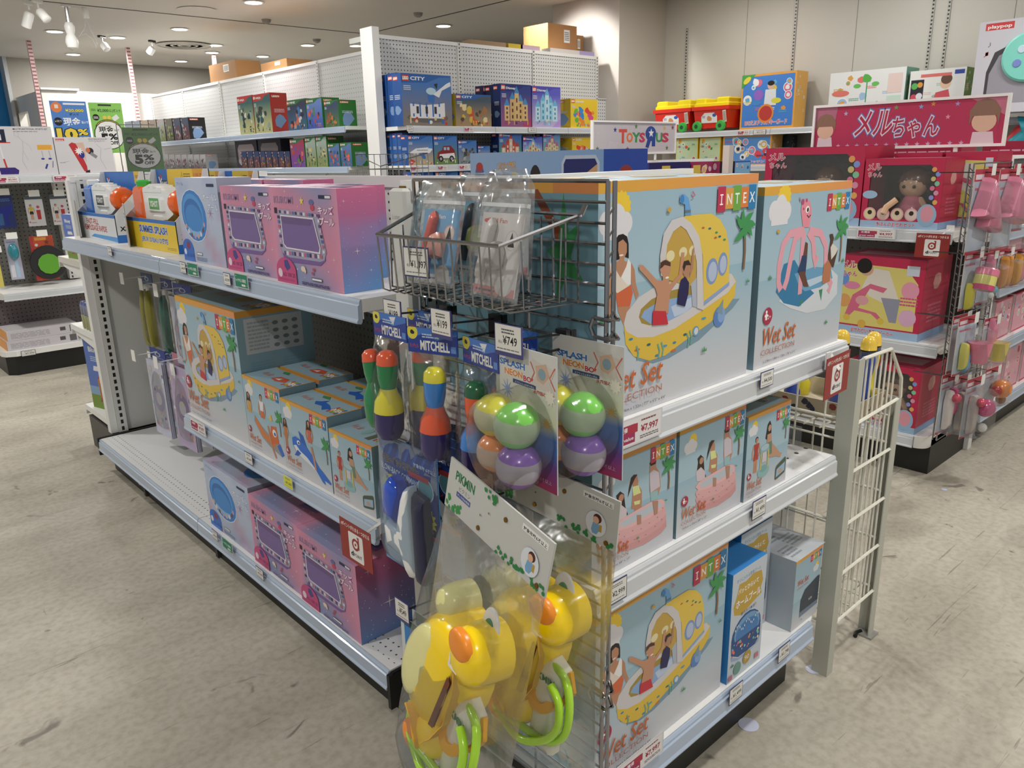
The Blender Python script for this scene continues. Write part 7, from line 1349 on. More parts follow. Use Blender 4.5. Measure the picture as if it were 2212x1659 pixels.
def doll_box(y, z, W, D, H, lab, kind, x=3.53):
    t = thing('doll_box', lab, 'box', (x, y, z), HP); fr = doll_front(W, H, kind)
    mb = MB().box(.0002, .0002, 0, W, D, H, PK) if kind != 'window' else MB().box(0, .002, 0, W, D, .002, PK).box(0, D - .002, 0, W, D, H, '2c2426').box(0, .002, 0, .002, D, H, PK).box(W - .002, .002, 0, W, D, H, PK).box(0, .002, H - .002, W, D, H, PK)
    sidered(D, H).put(mb, (W + .0004, 0, 0), (0, 1, 0), (0, 0, 1)); Art(W, D, 'c8305a').rect(.1, .3, .8, .4, 'e8a8b8').put(mb, (0, 0, H + .0004), (1, 0, 0), (0, 1, 0))
    if kind == 'window':
        P = [(0, 0), (W, 0), (W, H), (0, H)]; Q = [(W * a, H * b) for a, b in ((.08, .14), (.915, .14), (.915, .81), (.83, .905), (.21, .905), (.08, .77))]
        fr.L = [L for k, L in enumerate(fr.L) if k not in (0, 3)]
        # card frame around the opening
        fr.L.insert(0, ([(0, 0), (W, 0), (W, H), (0, H)] + Q, [(0, 1, 5, 4), (1, 2, 7, 6, 5), (2, 3, 8, 7), (3, 0, 4, 9, 8)], PK, 0))
        fr.L = [L for L in fr.L if L[2] != 'e8c8a8']; fr.k += 1
        for i in range(8): fr.ell(.88 + .05 * (i % 2), .84 - .065 * i, .03, None, ('f0a860', '8aa0e0', 'd8c888', '8ad0a8', 'e87a9a', 'e89ab8', '9a9ae0', 'f0b060')[i])
        for i, c in enumerate(('f0e0b0', 'f0d0c0', 'f4e0c0', 'f0d8d0')): fr.ell(.12 + .18 * i, .2, .085, None, 'f0b0b8').ell(.12 + .18 * i, .2, .07, None, c).ell(.12 + .18 * i, .22, .03, None, '3a2a24')
        fr.ell(.1, .48, .1, .06, 'a8c8e8').ell(.85, .2, .12, .16, '9ac0e0').ell(.85, .22, .08, .12, 'e8a0b0')
    fr.put(mb, (0, -.0003, 0), (1, 0, 0), (0, 0, 1)); mb.build('carton', PRINT, t)
    if kind == 'window':
        MB().box(W * .2, D * .62, .02, W * .85, D * .64, H * .8, '54423c').build('inner_tray', PRINT, t)
        H0 = len(t.children); doll(t, W * .55, H * .14, 1.05)
        for c in list(t.children)[H0:]: c.location.y = D * .38
        MB().box(W * .08, .003, H * .14, W * .915, .0034, H * .905).build('window_film', FILM, t)
    return t
yA = at(1857, 486, 0, 3.53).y; yB = at(2025, 492, 0, 3.53).y
doll_box(yA, 1.0945, yA - yB, .22, .29, 'pink doll box with a clear window and a doll in a pink dress', 'window')
b0 = at(1668, 345, 0, 3.6).y; b1 = at(1868, 345, 0, 3.6).y
t = doll_box(b0, 1.0945, b0 - yA - .01, .3, .345, 'large pink box with a dark curved window, left of the doll box', 'window', 3.54) if b0 - yA > .1 else None
for i in range(2): doll_box(yA - .02 - .215 * i, 1.0945, .2, .2, .31, ('pink doll carton standing behind the window box, left one', 'pink doll carton standing behind the window box, right one')[i], 'plain', 3.78)
yC = at(1800, 711, 0, 3.53).y; yD = at(1981, 735, 0, 3.53).y
doll_box(yC, .6105, yC - yD, .3, .355, 'pink and yellow doll stroller carton on the middle shelf', 'stroller')
yE = at(1975, 930, 0, 3.53).y
doll_box(yE + .32, .1905, .32, .28, .30, 'red and pink doll carton on the lowest shelf behind the wire stand', 'window')
p = at(1895, 498, 0, 3.503); price((3.503, p.y + .09, 1.048), HP, '¥4,997', 'price card with a magenta block on the doll unit rail', .17, .042, 's')
point_card((3.47, 1.285, .985), HP, 'red point card on the pink doll unit at the right', .09)
m2 = wire_grid('wire_grid_panel', 'chrome wire grid on the near side of the pink doll unit, hung with toy packs', .46, 1.16, (3.50, 1.112, .20), 0, 26, (.35, .7), r=.0024)
for z in (.19, .86):
    MB().tube([(-.02, -.014, z), (.03, -.018, z)], .005, 6).tube([(-.02, -.014, z + .03), (.03, -.018, z + .03)], .005, 6).build('joining_clip', CHROME, m2, True)
def blister(x, y, z, W, H, lab, toys, rot=0, hookl=.0, band='b82a44', low='c8d4e4'):
    t = thing('hanging_toy_pack', lab, 'toy', (x, y, z), rot); a = Art(W, H, low); a.rect(0, .86, 1, .14, band).rect(0, 0, 1, .04, band).rect(.06, .88, .4, .06, 'e8d8e0').lines(.1, .74, .6, .06, 1, 'd85a7a')
    mb = MB().box(0, 0, -H, W, .002, 0, 'd8c8b8'); a.put(mb, (0, -.0002, -H), (1, 0, 0), (0, 0, 1)); mb.build('card', PRINT, t)
    for i, (k, cx, cz, s, c) in enumerate(toys):
        if k == 'cup': MB().lathe([(.03 * s, 0), (.04 * s, .07 * s), (.042 * s, .075 * s)], 14, c, M=Matrix.Translation((cx, -.045, -cz))).build('toy_cup', TOYP, t, True)
        elif k == 'ball': MB().ball((cx, -.04, -cz), .03 * s, 12, 8, c).build('toy_piece', TOYP, t, True)
        elif k == 'jar': MB().lathe([(.04 * s, 0), (.042 * s, .02 * s), (.0421 * s, .021 * s), (.042 * s, .06 * s), (.045 * s, .061 * s), (.045 * s, .085 * s), (.04 * s, .09 * s)], 16, M=Matrix.Translation((cx, -.05, -cz)) @ Matrix.Rotation(.3, 4, 'Y'), cols=[c, c, 'e8e07a', 'f0c8d8', 'e87a9c', 'e87a9c']).build('toy_jar', TOYP, t, True)
        elif k == 'cone': MB().puff([(cx - .05 * s, -cz), (cx + .07 * s, -cz - .03 * s), (cx + .0 * s, -cz + .12 * s)], .05 * s, c, y0=-.005).build('toy_cone', TOYP, t, True)
        else: MB().puff([(cx - .012 * s, -cz - .05 * s), (cx + .012 * s, -cz - .05 * s), (cx + .016 * s, -cz + .03 * s), (cx + .01 * s, -cz + .06 * s), (cx - .01 * s, -cz + .06 * s), (cx - .016 * s, -cz + .03 * s)], .025, c, y0=-.004).build('toy_stick', TOYP, t, True)
    MB().puff([(.004, -H + .01), (W - .004, -H + .01), (W - .004, -.04), (.004, -.04)], .075, y0=-.002, rings=((1, 0), (.95, .6), (.8, 1)), back=False).build('blister', FILM, t, True); return t
PKS = 'e88aa8'
for (px, py), yy, W, H, lab, toys in (
    ((2108, 366), .98, .15, .3, 'clear pack with pink fan shaped toys, upper left on the right grid', [('cone', .05, .16, 1.1, PKS), ('cone', .09, .2, 1.0, 'e07898'), ('ball', .08, .13, .5, 'e8e060')]), ((2162, 366), .96, .16, .3, 'clear pack with pink fan shaped toys, second on the right grid', [('cone', .06, .17, 1.2, PKS), ('stick', .1, .12, 1, 'e8e060')]),
    ((2193, 355), 1.02, .15, .27, 'pack with a pink bag toy and yellow trim at the right edge', [('jar', .07, .2, 1.2, PKS), ('stick', .12, .1, 1.4, 'e8e060')]), ((2087, 545), .99, .12, .22, 'pack with a pink lidded jar and a yellow spoon', [('jar', .055, .14, .9, 'd8407a'), ('stick', .04, .17, .9, 'e8dc30')]),
    ((2122, 548), 1.0, .1, .2, 'pack with pink bottle and blue and white pieces', [('stick', .05, .08, 1.2, PKS), ('ball', .05, .14, .5, '6ac0d8'), ('ball', .03, .16, .4, 'f0f0f0')]), ((2160, 540), 1.04, .1, .17, 'pack with amber toy bottles, right of the jar pack', [('stick', .03, .1, 1.2, 'e8981c'), ('stick', .07, .1, 1.2, 'e8981c')]), ((2190, 540), 1.04, .09, .16, 'pack with orange toy bottles at the right edge', [('stick', .03, .09, 1.2, 'f0a828'), ('stick', .065, .09, 1.1, PKS)]),
    ((2060, 684), .99, .12, .22, 'pack with a pink cup behind the front tableware pack', [('cup', .04, .17, .9, 'e86a90')]), ((2073, 688), .95, .14, .22, 'pack with pink and yellow tableware toys on pale blue card', [('cup', .09, .17, 1, 'ea7a9c'), ('stick', .04, .15, .9, 'e8e068'), ('stick', .055, .17, .7, '6ab8e8')]), ((2128, 690), 1.0, .11, .2, 'pack with a pink rattle and a yellow cup', [('stick', .05, .08, 1.3, PKS), ('cup', .05, .17, 1, 'e0cc5a')]),
    ((2036, 812), 1.0, .1, .24, 'hanging pink and white tube pack, leftmost of three low ones', [('stick', .05, .15, 1.4, 'e8dcd8'), ('ball', .05, .09, .6, 'd83a5c'), ('stick', .08, .12, 1, 'd0307a')]), ((2063, 816), .985, .1, .24, 'hanging pink and white tube pack, middle of three low ones', [('stick', .05, .15, 1.4, 'e8dcd8'), ('ball', .05, .09, .6, 'd83a5c'), ('stick', .08, .12, 1, 'd0307a')]), ((2090, 822), .94, .12, .24, 'hanging pink and white tube pack, rightmost of three low ones', [('stick', .05, .15, 1.4, 'e8dcd8'), ('ball', .05, .09, .6, 'd83a5c'), ('ball', .095, .12, 1.2, 'd83a8a'), ('ball', .09, .2, .6, 'f0f0f0')]),
    ((2130, 800), 1.02, .12, .17, 'pack with a large orange toy piece and red ball, low right', [('ball', .08, .09, 1.4, 'f08a28'), ('ball', .03, .09, .8, 'b81c2c'), ('ball', .09, .14, .7, '8a4a1c')])):
    p = at(px, py, 1, yy); blister(p.x, yy, p.z, W, H, lab, toys, -.12); t = thing('display_hook', 'wire hook holding the ' + ' '.join(lab.split()[:12]), 'hook', (p.x + W / 2, 1.125, p.z - .012), 0); MB().tube([(0, 0, 0), (0, yy - 1.16, 0)], .002, 4).build('wire', HK, t); MB().box(-.02, yy - 1.161, -.01, .02, yy - 1.16, .03).build('card', WPL, t)
# pink boxes on the long side of the doll unit
k = 0
for z, H in ((.1785, .26), (.5035, .2), (.7975, .2)):
    for i in range(5):
        x = 4.22 + i * .3; k += 1
        carton('doll_goods_box', .26, .2, H, mini(.26, H, 30 + k, 'e8a8b8', ('f0d8e0', 'c82a50', 'e8e0a8', 'a8c8e8', '6a4a4a'), PK, None, n=8), Art(.2, H, 'e8d8dc').lines(.1, .1, .8, .8, 10, 'd0a8b0').rect(0, 0, .08, 1, PK), None, None, 'pink doll goods carton on the %s of the receding side, %s from the corner' % ({.1785: 'lowest shelf', .5035: 'second shelf', .7975: 'third shelf'}[z], ('first', 'second', 'third', 'fourth', 'fifth')[i]), 'box', (x, 1.16, z), 0, None, 'b81c44')
for i, lab in enumerate(('flat pink carton lying on top of the doll unit, left', 'flat pink carton lying on top of the doll unit, right')): mb = MB().box(0, 0, 0, .36 + .06 * i, .2, .04 + .02 * i, 'a81c40'); Art(.36, .04, None).lines(.1, .3, .8, .4, 1, 'e8a8c0').put(mb, (0, -.0002, 0), (1, 0, 0), (0, 0, 1)); tag(mb.build('flat_pink_box', PRINT, loc=(4.14 , 1.74 - .45 * i, 1.3855), rot=HP), lab, 'box')
# ---------------------------------------------------------------- banners on posts
def banner(lab, W, H, loc, rot, art, legs, legh):
    t = thing('shelf_top_banner', lab, 'sign', loc, rot); f = .012
    MB().box(0, 0, 0, W, .02, f).box(0, 0, H - f, W, .02, H).box(0, 0, f, f, .02, H - f).box(W - f, 0, f, W, .02, H - f).build('frame', WPL, t)
    mb = MB().box(f, .008, f, W - f, .012, H - f, 'd8d0d4'); art.put(mb, (f, .0078, f), (1, 0, 0), (0, 0, 1)); mb.build('panel', PRINTG, t)
    for x in legs: MB().box(x - .008, .004, -legh, x + .008, .014, 0).build('post', WPL, t)
    return t
W, H = .873, .215; a = Art(W - .024, H - .024, 'c02a58')
for i in range(14): a.star(.15 + .055 * i, .03, .014, 'd8a8c8')
for x, y, c in ((.18, .82, 'a8c0e8'), (.46, .9, '6ab060'), (.59, .88, '8ab0e8'), (.65, .93, 'e8a040'), (.77, .9, 'b8a0d8'), (.73, .62, 'f0a0b0')): a.star(x, y, .014, c)
a.poly([(.0, 1), (.13, 1), (.12, .6), (.0, .5)], 'b87088').poly([(.83, 1), (1, 1), (1, .6)], 'd07890')
for out, c in ((.1, '6a84c4'), (.06, 'f4e8f0'), (.012, 'b82450')):
    a.text('メル', .24, .3, .56, c, w=.2, fat=out, shear=.12, cap=False).text('ちゃん', .45, .24, .46, c, w=.24, fat=out, cap=False)
# plain doll silhouettes without the printed character's features
for x, s in ((.065, .9), (.905, 1.05)):
    a.poly([(x - .05 * s, 0), (x - .045 * s, .26), (x + .045 * s, .26), (x + .055 * s, 0)], 'ecd4dc').ell(x, .46 * s, .055 * s, .22 * s, 'e8c0a4').poly([(x - .065 * s, .4), (x - .068 * s, .7 * s), (x - .04 * s, .88 * s), (x, .94 * s), (x + .04 * s, .88 * s), (x + .068 * s, .7 * s), (x + .065 * s, .4), (x + .052 * s, .58 * s), (x - .052 * s, .58 * s)], '94705c')
banner('long pink banner with white edged Japanese lettering above the doll unit', W, H, (3.91, 2.01, 1.425), HP, a, (.16, .68), .04)
W, H = .94, .225; a = Art(W - .024, H - .024, 'cfc8cc'); x = .30
for ch, c, w in (('T', 'd8503c', .085), ('O', 'e87a30', .07), ('Y', '3a9a58', .08), ('S', 'c8385a', .06)): a.text(ch, x, .36 if ch != 'T' else .34, .3 if ch not in 'T' else .42, c, w=w, fat=.07); x += w + .004
a.ell(.685, .64, .068, .26, '2a4a9c').rect(.7, .2, .045, .5, '2a4a9c').poly([(.65, .5), (.7, .5), (.66, .14), (.62, .18)], '2a4a9c').star(.69, .66, .036, 'f4f4f4')
for ch, c, w in (('U', '3a9a58', .075), ('S', 'c8385a', .075)): a.text(ch, x + .145, .36, .3, c, w=w, fat=.07); x += w + .006
for sx, sy, c in ((.25, .76, '3a3a8c'), (.5, .88, '5a8a4a'), (.86, .84, 'd8b83c'), (.4, .12, 'a83a4a'), (.9, .14, '6a7a4a'), (.05, .14, '6a7a4a'), (.97, .86, '8a3a6a')): a.star(sx, sy, .022, c)
banner('white framed banner with a colourful toy shop logo', W, H, (4.12, 3.67, 1.43), 0, a, (.2, .7), .043)
# ---------------------------------------------------------------- unit under the shop banner and the goods peeping over the front gondola
u = thing('middle_shelving', 'shelf unit in the next aisle under the white banner, only its top showing', 'shelving', (4.1, 3.2, 0), 0)
MB().box(.02, .5, 0, 1.5, .52, 1.345).build('back_panel', PEGW, u); MB().box(0, .49, 1.345, 1.5, .53, 1.385).build('top_cap', WHITE, u)
for z in (.2, .7, 1.1): shelf(u, 0, 1.5, .48, z, WHITE, RAILW)
MB().box(0, .05, 0, .96, .07, .15).build('plinth', BLACK, u); MB().box(.0, .44, 0, .08, .485, 1.4).build('end_post', WHITE, u)
def up(px0, px1, pt, y, z, name, lab, art, D=.2, side='2a2a7a'):
    A = at(px0, 360, 1, y).x; B = at(px1, 360, 1, y).x; H = at(px0, pt, 1, y).z - z; return carton(name, B - A - .006, D, H, art(B - A - .006, H), None, None, None, lab, 'box', (A, y, z), 0, None, side)
up(1402, 1492, 352, 3.22, 1.1005, 'craft_set_box', 'dark purple craft set carton peeping over the front cartons', lambda W, H: mini(W, H, 50, '2a2466', ('e8d85a', 'd85a4a', 'e8e8e8', '6ac8a8'), None, None, n=12).rect(.3, .72, .2, .2, 'e8c84a'))
up(1494, 1556, 350, 3.22, 1.1005, 'craft_set_box', 'magenta craft set carton peeping over the front cartons', lambda W, H: mini(W, H, 52, 'a8285c', ('e8c8d8', 'e8c84a', 'f0a0c0'), None, None, n=12).rect(.05, .72, .25, .2, 'e8c84a'), side='a8285c')
mb = MB().box(0, 0, 0, .06, .05, 1.5, 'd8d4cc'); 
tag(MB().box(0, 0, 0, .055, .05, 1.475).build('slotted_post', dotted('pinkish_post', 'd8ccc4', '1c1c1e', .1, .009, ax=0, pitch2=.05, slot=.6, off=(.075, 0)), loc=(at(1560, 360, 1, 3.15).x, 3.1, 0)), 'pale slotted post end between the magenta and blue cartons', 'post')
up(1587, 1622, 348, 3.215, 1.1005, 'tool_toy_box', 'light blue toy carton peeping up right of the slotted post', lambda W, H: mini(W, H, 54, '8ac0e8', ('2a6ac0', 'e8e8f0', 'e86a3a'), '2a6ac8', None, n=9), side='1a1a22')
q = thing('low_display_table', 'low white display plinth in the next aisle, hidden behind the front unit', 'plinth', (2.78, 3.55, 0), HP); MB().box(0, 0, 0, 1.2, .5, 1.05).build('plinth_body', WHITE, q)
A = at(1016, 352, 0, 2.8).y; B = at(1304, 344, 0, 2.8).y; W = A - B; H = 1.452 - 1.0505
a = Art(W, H, '8fb4de'); a.grad(0, 0, 1, 1, lambda u, v: mixc('9ab8e0', '8ab0e0', u), 3, 1); a.poly([(.72, 0), (.72, .86), (.745, .94), (.95, .94), (.975, .86), (.975, 0)], 'c8d4ea').poly([(.735, 0), (.735, .84), (.75, .9), (.945, .9), (.96, .84), (.96, 0)], '1c2470').text('空につけたロープ', .75, .6, .1, 'e0d8a0', w=.11, fat=.06).poly([(.86, .7), (.96, .84), (.96, .66), (.9, .64)], 'd8a878')
a.text('こんなにジャンプできる!', .23, .78, .1, 'f0b83c', w=.15, fat=.06, rot=.05, out='a8582c', outw=.04).text('新しいよ!', .27, .64, .09, 'f0b83c', w=.07, fat=.06, out='a8582c', outw=.04).ell(.2, .58, .035, .16, '2a1f1c').ell(.53, .62, .045, .22, '2a1f1c').rect(.35, .55, .04, .2, 'e0d040').ell(.08, .7, .04, .16, '4a6ab0').ell(.08, .82, .03, .06, 'b83a34')
carton('large_playset_box', W, .32, H, a, None, Art(.32, H, '1f4fb0').ell(.5, .62, .22, .2, '4a6a9a').ell(.5, .74, .14, .08, '9a3a34'), None, 'long pale blue playset carton showing above the white top of the front unit', 'box', (2.8, A, 1.0505), HP, None, '1f4fb0')
# ================================================================ left fixture across the cross aisle
g = thing('end_display_shelving', 'white end shelf unit at the left edge with sports toys on dark pegboard', 'shelving', (.97, 6.38, 0), 0)
GW = .93
MB().prism([(.05, .0 + .02), (.9, .02), (.9, .09), (.09, .09), (.09, .5), (0, .5), (0, .07)], 0, .14).build('plinth', BLACK, g)
MB().prism([(.06, 0), (.93, 0), (.93, .5), (-.02, .5), (-.02, .08), (.0, .03)], .14, .178).build('base_deck', WPL, g)
shelf(g, .05, .88, .46, .59, WHITE, RAILW); shelf(g, 0, GW, .46, 1.385, WHITE, RAILW, bracket=False)
MB().box(0, .47, .18, GW, .475, .59).build('back_panel', dotted('pegboard_mauve', '6e6468', '151214', .03, .0045), g); MB().box(0, .47, .59, .70, .475, 1.34).build('back_panel', dotted('pegboard_olive_grey', '6a6a64', '131312', .03, .0045), g)
MB().box(.58, .40, .6, .66, .468, 1.34).build('upright', SLOTS, g)
def lbox(x, W, H, D, lab, art, y=6.40, z=1.3855): carton('sports_set_box', W, D, H, art(W, H), None, None, None, lab, 'box', (x, y, z), 0, None, 'd4d2d6')
def hoop(W, H):
    a = Art(W, H, 'd8d6da'); a.rect(.02, .68, .22, .26, '1c2440').rect(.09, .72, .08, .12, 'e8e8f0').rect(.02, .66, .28, .02, 'c8342c').line([(.12, .66), (.15, .3)], .02, 'e8e8f0').line([(.15, .34), (.17, .16)], .03, 'c8342c').poly([(.05, .16), (.3, .16), (.36, .1), (.34, .02), (.06, .02)], '34207a').rect(.72, .52, .24, .1, 'e8a830').text('MULTIFUNCTIONAL SPORTS SET', .38, .93, .035, '4a4a54', w=.56, fat=.02).lines(.38, .88, .4, .03, 1, '8a8a90')
    for x in (.78, .9): a.line([(x, .5), (x + .01, .36)], .005, '6a6a80').ell(x, .33, .03, .02, '2a3a9a')
    for P in (((.44, .8), (.5, .7), (.48, .5), (.54, .3)), ((.5, .7), (.6, .6), (.62, .5)), ((.48, .5), (.44, .3), (.5, .1)), ((.4, .9), (.46, .86), (.44, .78), (.38, .82), (.4, .9))): a.line(P, .004, 'b4b2b8')
    a.line([(.8, .12), (.84, .22)], .03, '2a3a9a').line([(.92, .14), (.94, .28)], .01, '2a3a9a'); return a
def boxing(W, H):
    a = Art(W, H, 'd8d6da'); a.rect(.03, .9, .15, .06, 'd83a40').text('playpop', .04, .915, .03, 'ffffff', w=.12, fat=.03).text('INFLATABLE BOXING SET', .6, .93, .035, '3a3a44', w=.34, fat=.02).lines(.6, .88, .3, .03, 1, '8a8a90').poly([(.24, .8), (.3, .86), (.38, .82), (.5, .2), (.5, .06), (.44, .06)], 'c0262c').poly([(.36, .84), (.5, .86), (.52, .6), (.5, .3)], 'd8b8a8').ell(.44, .52, .05, .1, '2a2f8c').star(.4, .62, .08, 'f0f0f0', 9, .5).ell(.6, .62, .06, .09, '2a2426').ell(.56, .64, .04, .07, 'd06a4a').line([(.6, .56), (.7, .44)], .06, '8a8a90').poly([(.46, .06), (.54, .1), (.54, .02), (.46, .02)], '2a1a1c')
    for P in (((.72, .8), (.8, .7), (.76, .4), (.84, .1)), ((.7, .84), (.74, .9), (.8, .86)), ((.04, .3), (.2, .34)), ((.04, .32), (.14, .3)), ((.86, .66), (.98, .7))): a.line(P, .005, '9a989e')
    return a
lbox(1.135, .375, .32, .12, 'white sports set carton with a basketball hoop, at the left edge', hoop); lbox(1.515, .375, .25, .12, 'white boxing set carton with a red inflatable, on the left shelf', boxing)
def promo(kind, x, y, z, W, H, lab, stand=True):
    t = thing('sale_poster', lab, 'poster', (x, y, z), .0)
    if kind == 'blue':
        a = Art(W, H, '4a84d0'); a.ell(.17, .88, .15, None, 'e8803c').rect(.12, .86, .1, .07, 'f0e0d0').rect(.36, .93, .6, .035, 'f0f4f8').text('¥20,000', .4, .8, .06, 'f4e450', w=.5, fat=.04, out='2a2a2c', outw=.04).text('購入で', .5, .73, .045, '1c2c50', w=.25, fat=.02).ell(.16, .61, .12, None, '17171a').text('レジにて', .07, .6, .04, 'f0f0f0', w=.18, fat=.02).text('現金', .3, .55, .15, 'ffffff', w=.46, fat=.06).text('払いで', .8, .58, .05, 'ffffff', w=.18, fat=.04).text('10', .1, .27, .2, 'f4d838', w=.5, fat=.09, out='1a1a1c', outw=.05).text('%', .66, .36, .11, 'f4d838', w=.26, fat=.06, out='1a1a1c').text('OFF', .64, .24, .08, 'f4d838', w=.3, fat=.05, out='1a1a1c')
    else:
        g_ = '8ccc5c' if kind == 'green' else '4f8a34'; a = Art(W, H, g_); a.rect(.28, .935, .4, .035, '2a2a2c').text('¥2,000', .24, .82, .065, '24402a', w=.34, fat=.04).text('以上購入で', .6, .825, .055, '24402a', w=.34, fat=.03).lines(.06, .83, .14, .05, 2, '24402a').ell(.17, .71, .1, None, '17171a').lines(.1, .68, .14, .05, 2, 'f0f0f0')
        a.rect(.66, .66, .2, .09, 'e8ece4', rot=.6).ell(.5, .5, .39, .17, '1a1a1c').ell(.5, .5, .37, .155, 'e8d048').ell(.5, .36, .46, .29, '1a1a1c').ell(.5, .36, .435, .275, 'f2f2ee').ell(.43, .71, .06, None, 'e8d048').ell(.57, .71, .06, None, 'e8d048').lines(.4, .53, .2, .02, 1, '4a4a4a').text('現金', .2, .42, .12, '1a1a1c', w=.44, fat=.06).text('払いで', .67, .44, .045, '1a1a1c', w=.14, fat=.03).text('5', .26, .2, .18, '1a1a1c', w=.17, fat=.1).text('%', .48, .27, .12, '1a1a1c', w=.26, fat=.05).text('OFF', .48, .17, .07, '1a1a1c', w=.26, fat=.05)
    mb = MB().box(0, 0, 0, W, .002, H, 'e8ece8'); a.put(mb, (0, -.0003, 0), (1, 0, 0), (0, 0, 1)); mb.build('sheet', PRINTG, t)
    if kind == 'dark': MB().box(-.008, -.003, -.012, W + .008, -.002, H + .008).build('clear_sleeve', FILM, t); MB().tube([(-.02, 0, .03), (-.02, 0, H + .012), (W - .02, 0, H + .012)], .0025, 5).tube([(-.02, 0, .03), (-.02, 0, -.012)], .0025, 5).build('wire_holder', CHROME, t)
    else: MB().box(W * .5 - .01, .003, 1.386 - z, W * .5 + .01, .008, .02).build('stand_strip', WPL, t)
promo('blue', 1.60, 6.70, 1.53, .245, .37, 'blue sale poster reading 10% off behind the boxing carton'); promo('green', 1.86, 6.70, 1.53, .235, .365, 'light green sale poster reading 5% off, beside the blue poster')
promo('dark', 1.235, 4.0, 1.398, .17, .20, 'dark green 5% off card in a wire holder above the far end panel')
def lhang(px0, py0, px1, py1, lab, bg, body, y=6.62, toy=None):
    A = at(px0, py0, 1, y); B = at(px1, py1, 1, y); W, H = B.x - A.x, A.z - B.z; t = thing('hanging_sports_toy', lab, 'toy', (A.x, y, B.z), 0)
    a = Art(W, H, bg); body(a); mb = MB().box(0, 0, 0, W, .003, H, bg); a.put(mb, (0, -.0003, 0), (1, 0, 0), (0, 0, 1)); mb.build('card', PRINT, t)
    if toy: toy(t, W, H)
    MB().tube([(W / 2, 0, H - .02), (W / 2, 6.845 - y, H - .02)], .003, 4).box(W / 2 - .035, -.06, H, W / 2 + .035, -.058, H + .045).tube([(W / 2, -.058, H + .02), (W / 2, 6.845 - y, H + .0)], .002, 4).build('hook_and_label', WPL, t)
def kc(a, c):
    a.rect(0, .9, 1, .1, '5a6a78'); person(a, .28, .22, .5, 'd8a888', '3a2a20', c, '2a2a3a'); a.ell(.68, .64, .09, None, 'd04a6a').poly([(.56, .54), (.8, .54), (.78, .22), (.58, .22)], 'c83038').ell(.1, .14, .05, None, 'd8607a').lines(.18, .1, .3, .04, 1, 'd8607a')
lhang(51, 425, 101, 487, 'white card with a child in yellow and a red punch toy', 'e4e4e8', lambda a: kc(a, 'd8c83c')); lhang(106, 424, 152, 484, 'white card with a child in white, partly behind the blue box', 'e4e4e8', lambda a: kc(a, 'e8ece8'))
lhang(-14, 422, 38, 492, 'dark blue toy blaster pack at the left edge', '2a3a7a', lambda a: a.lines(.05, .8, .8, .1, 2, '5a8ad0').poly([(0, .6), (.9, .7), (.8, .4), (.6, .4), (.6, .1), (.4, .1), (.36, .4), (0, .35)], '1c2a9c').rect(.05, .1, .25, .35, '3a6aa8'))
lhang(8, 516, 54, 602, 'pale pack with a teal translucent toy and small white bottle', 'b4b4c8', lambda a: a.rect(.1, .06, .3, .3, 'd8d8e0').rect(.5, .05, .24, .4, 'a8c8e0').lines(.1, .88, .7, .06, 1, '7a8ab0'), toy=lambda t, W, H: MB().puff([(W * .5 + W * .38 * math.cos(q), H * .68 + H * .2 * math.sin(q)) for q in [i * PI / 8 for i in range(16)]], .05).build('teal_scoop', mat('teal_clear_toy', '1f7f8f', .15, coat=.5), t, True))
lhang(62, 511, 130, 602, 'orange card with a large round black and green catch disc', 'c8502c', lambda a: a.rect(0, 0, .14, 1, 'b83a3a').star(.7, .85, .12, '8a3a2a').rect(.2, .9, .5, .07, 'e8a040').ell(.25, .8, .07, None, 'e8e0d8'), toy=lambda t, W, H: (MB().lathe([(.12, 0), (.125, .01), (.12, .02), (.01, .021)], 28, M=Matrix.Translation((W * .62, -.005, H * .4)) @ Matrix.Rotation(PI / 2, 4, 'X')).build('catch_disc', mat('black_rubber_disc', '17181a', .6), t), MB().lathe([(.075, 0), (.075, .004)], 12, M=Matrix.Translation((W * .62, -.0265, H * .37)) @ Matrix.Rotation(PI / 2, 4, 'X')).build('green_centre', mat('green_felt_disc', '5a9a2c', .8), t)))
lhang(-18, 545, 10, 620, 'yellow packed toy cut by the left edge', 'd8c860', lambda a: a.rect(.4, .6, .5, .3, 'e0dcd0'))
for i in range(2):
    A = at(17 + 9 * i, 754 - 25 * i, 1, 6.43); mb = MB().box(0, 0, 0, .46, .3, .068, 'd4d0d4'); Art(.46, .068, 'd4d0d6').lines(.05, .15, .55, .6, 5, 'a8a4ac').rect(.74, .35, .08, .4, '5a585c').rect(.88, .15, .1, .7, '6a686c').put(mb, (0, -.0003, 0), (1, 0, 0), (0, 0, 1)); mb.box(-.002, .002, .0, .0, .298, .068, 'e89a2c')
    tag(mb.build('flat_carton', PRINT, loc=(.99 + .012 * i, 6.42 + .01 * i, .1785 + .069 * i)), ('flat white carton with a barcode, lower of two on the left floor deck', 'flat white carton with a barcode, upper of two on the left floor deck')[i], 'box')
p = at(63, 762, 1, 6.378); price((p.x - .05, 6.374, .135), 0, '¥7,999', 'white price card on the lowest left deck', .09, .04)
for px, lab in ((12, 'magenta and white price strip at the left end of the top left rail'), (142, 'magenta and white price strip right on the top left rail')): p = at(px, 386, 1, 6.362); price((p.x - .08, 6.362, 1.335), 0, '¥3,997', lab, .16, .045, 's')
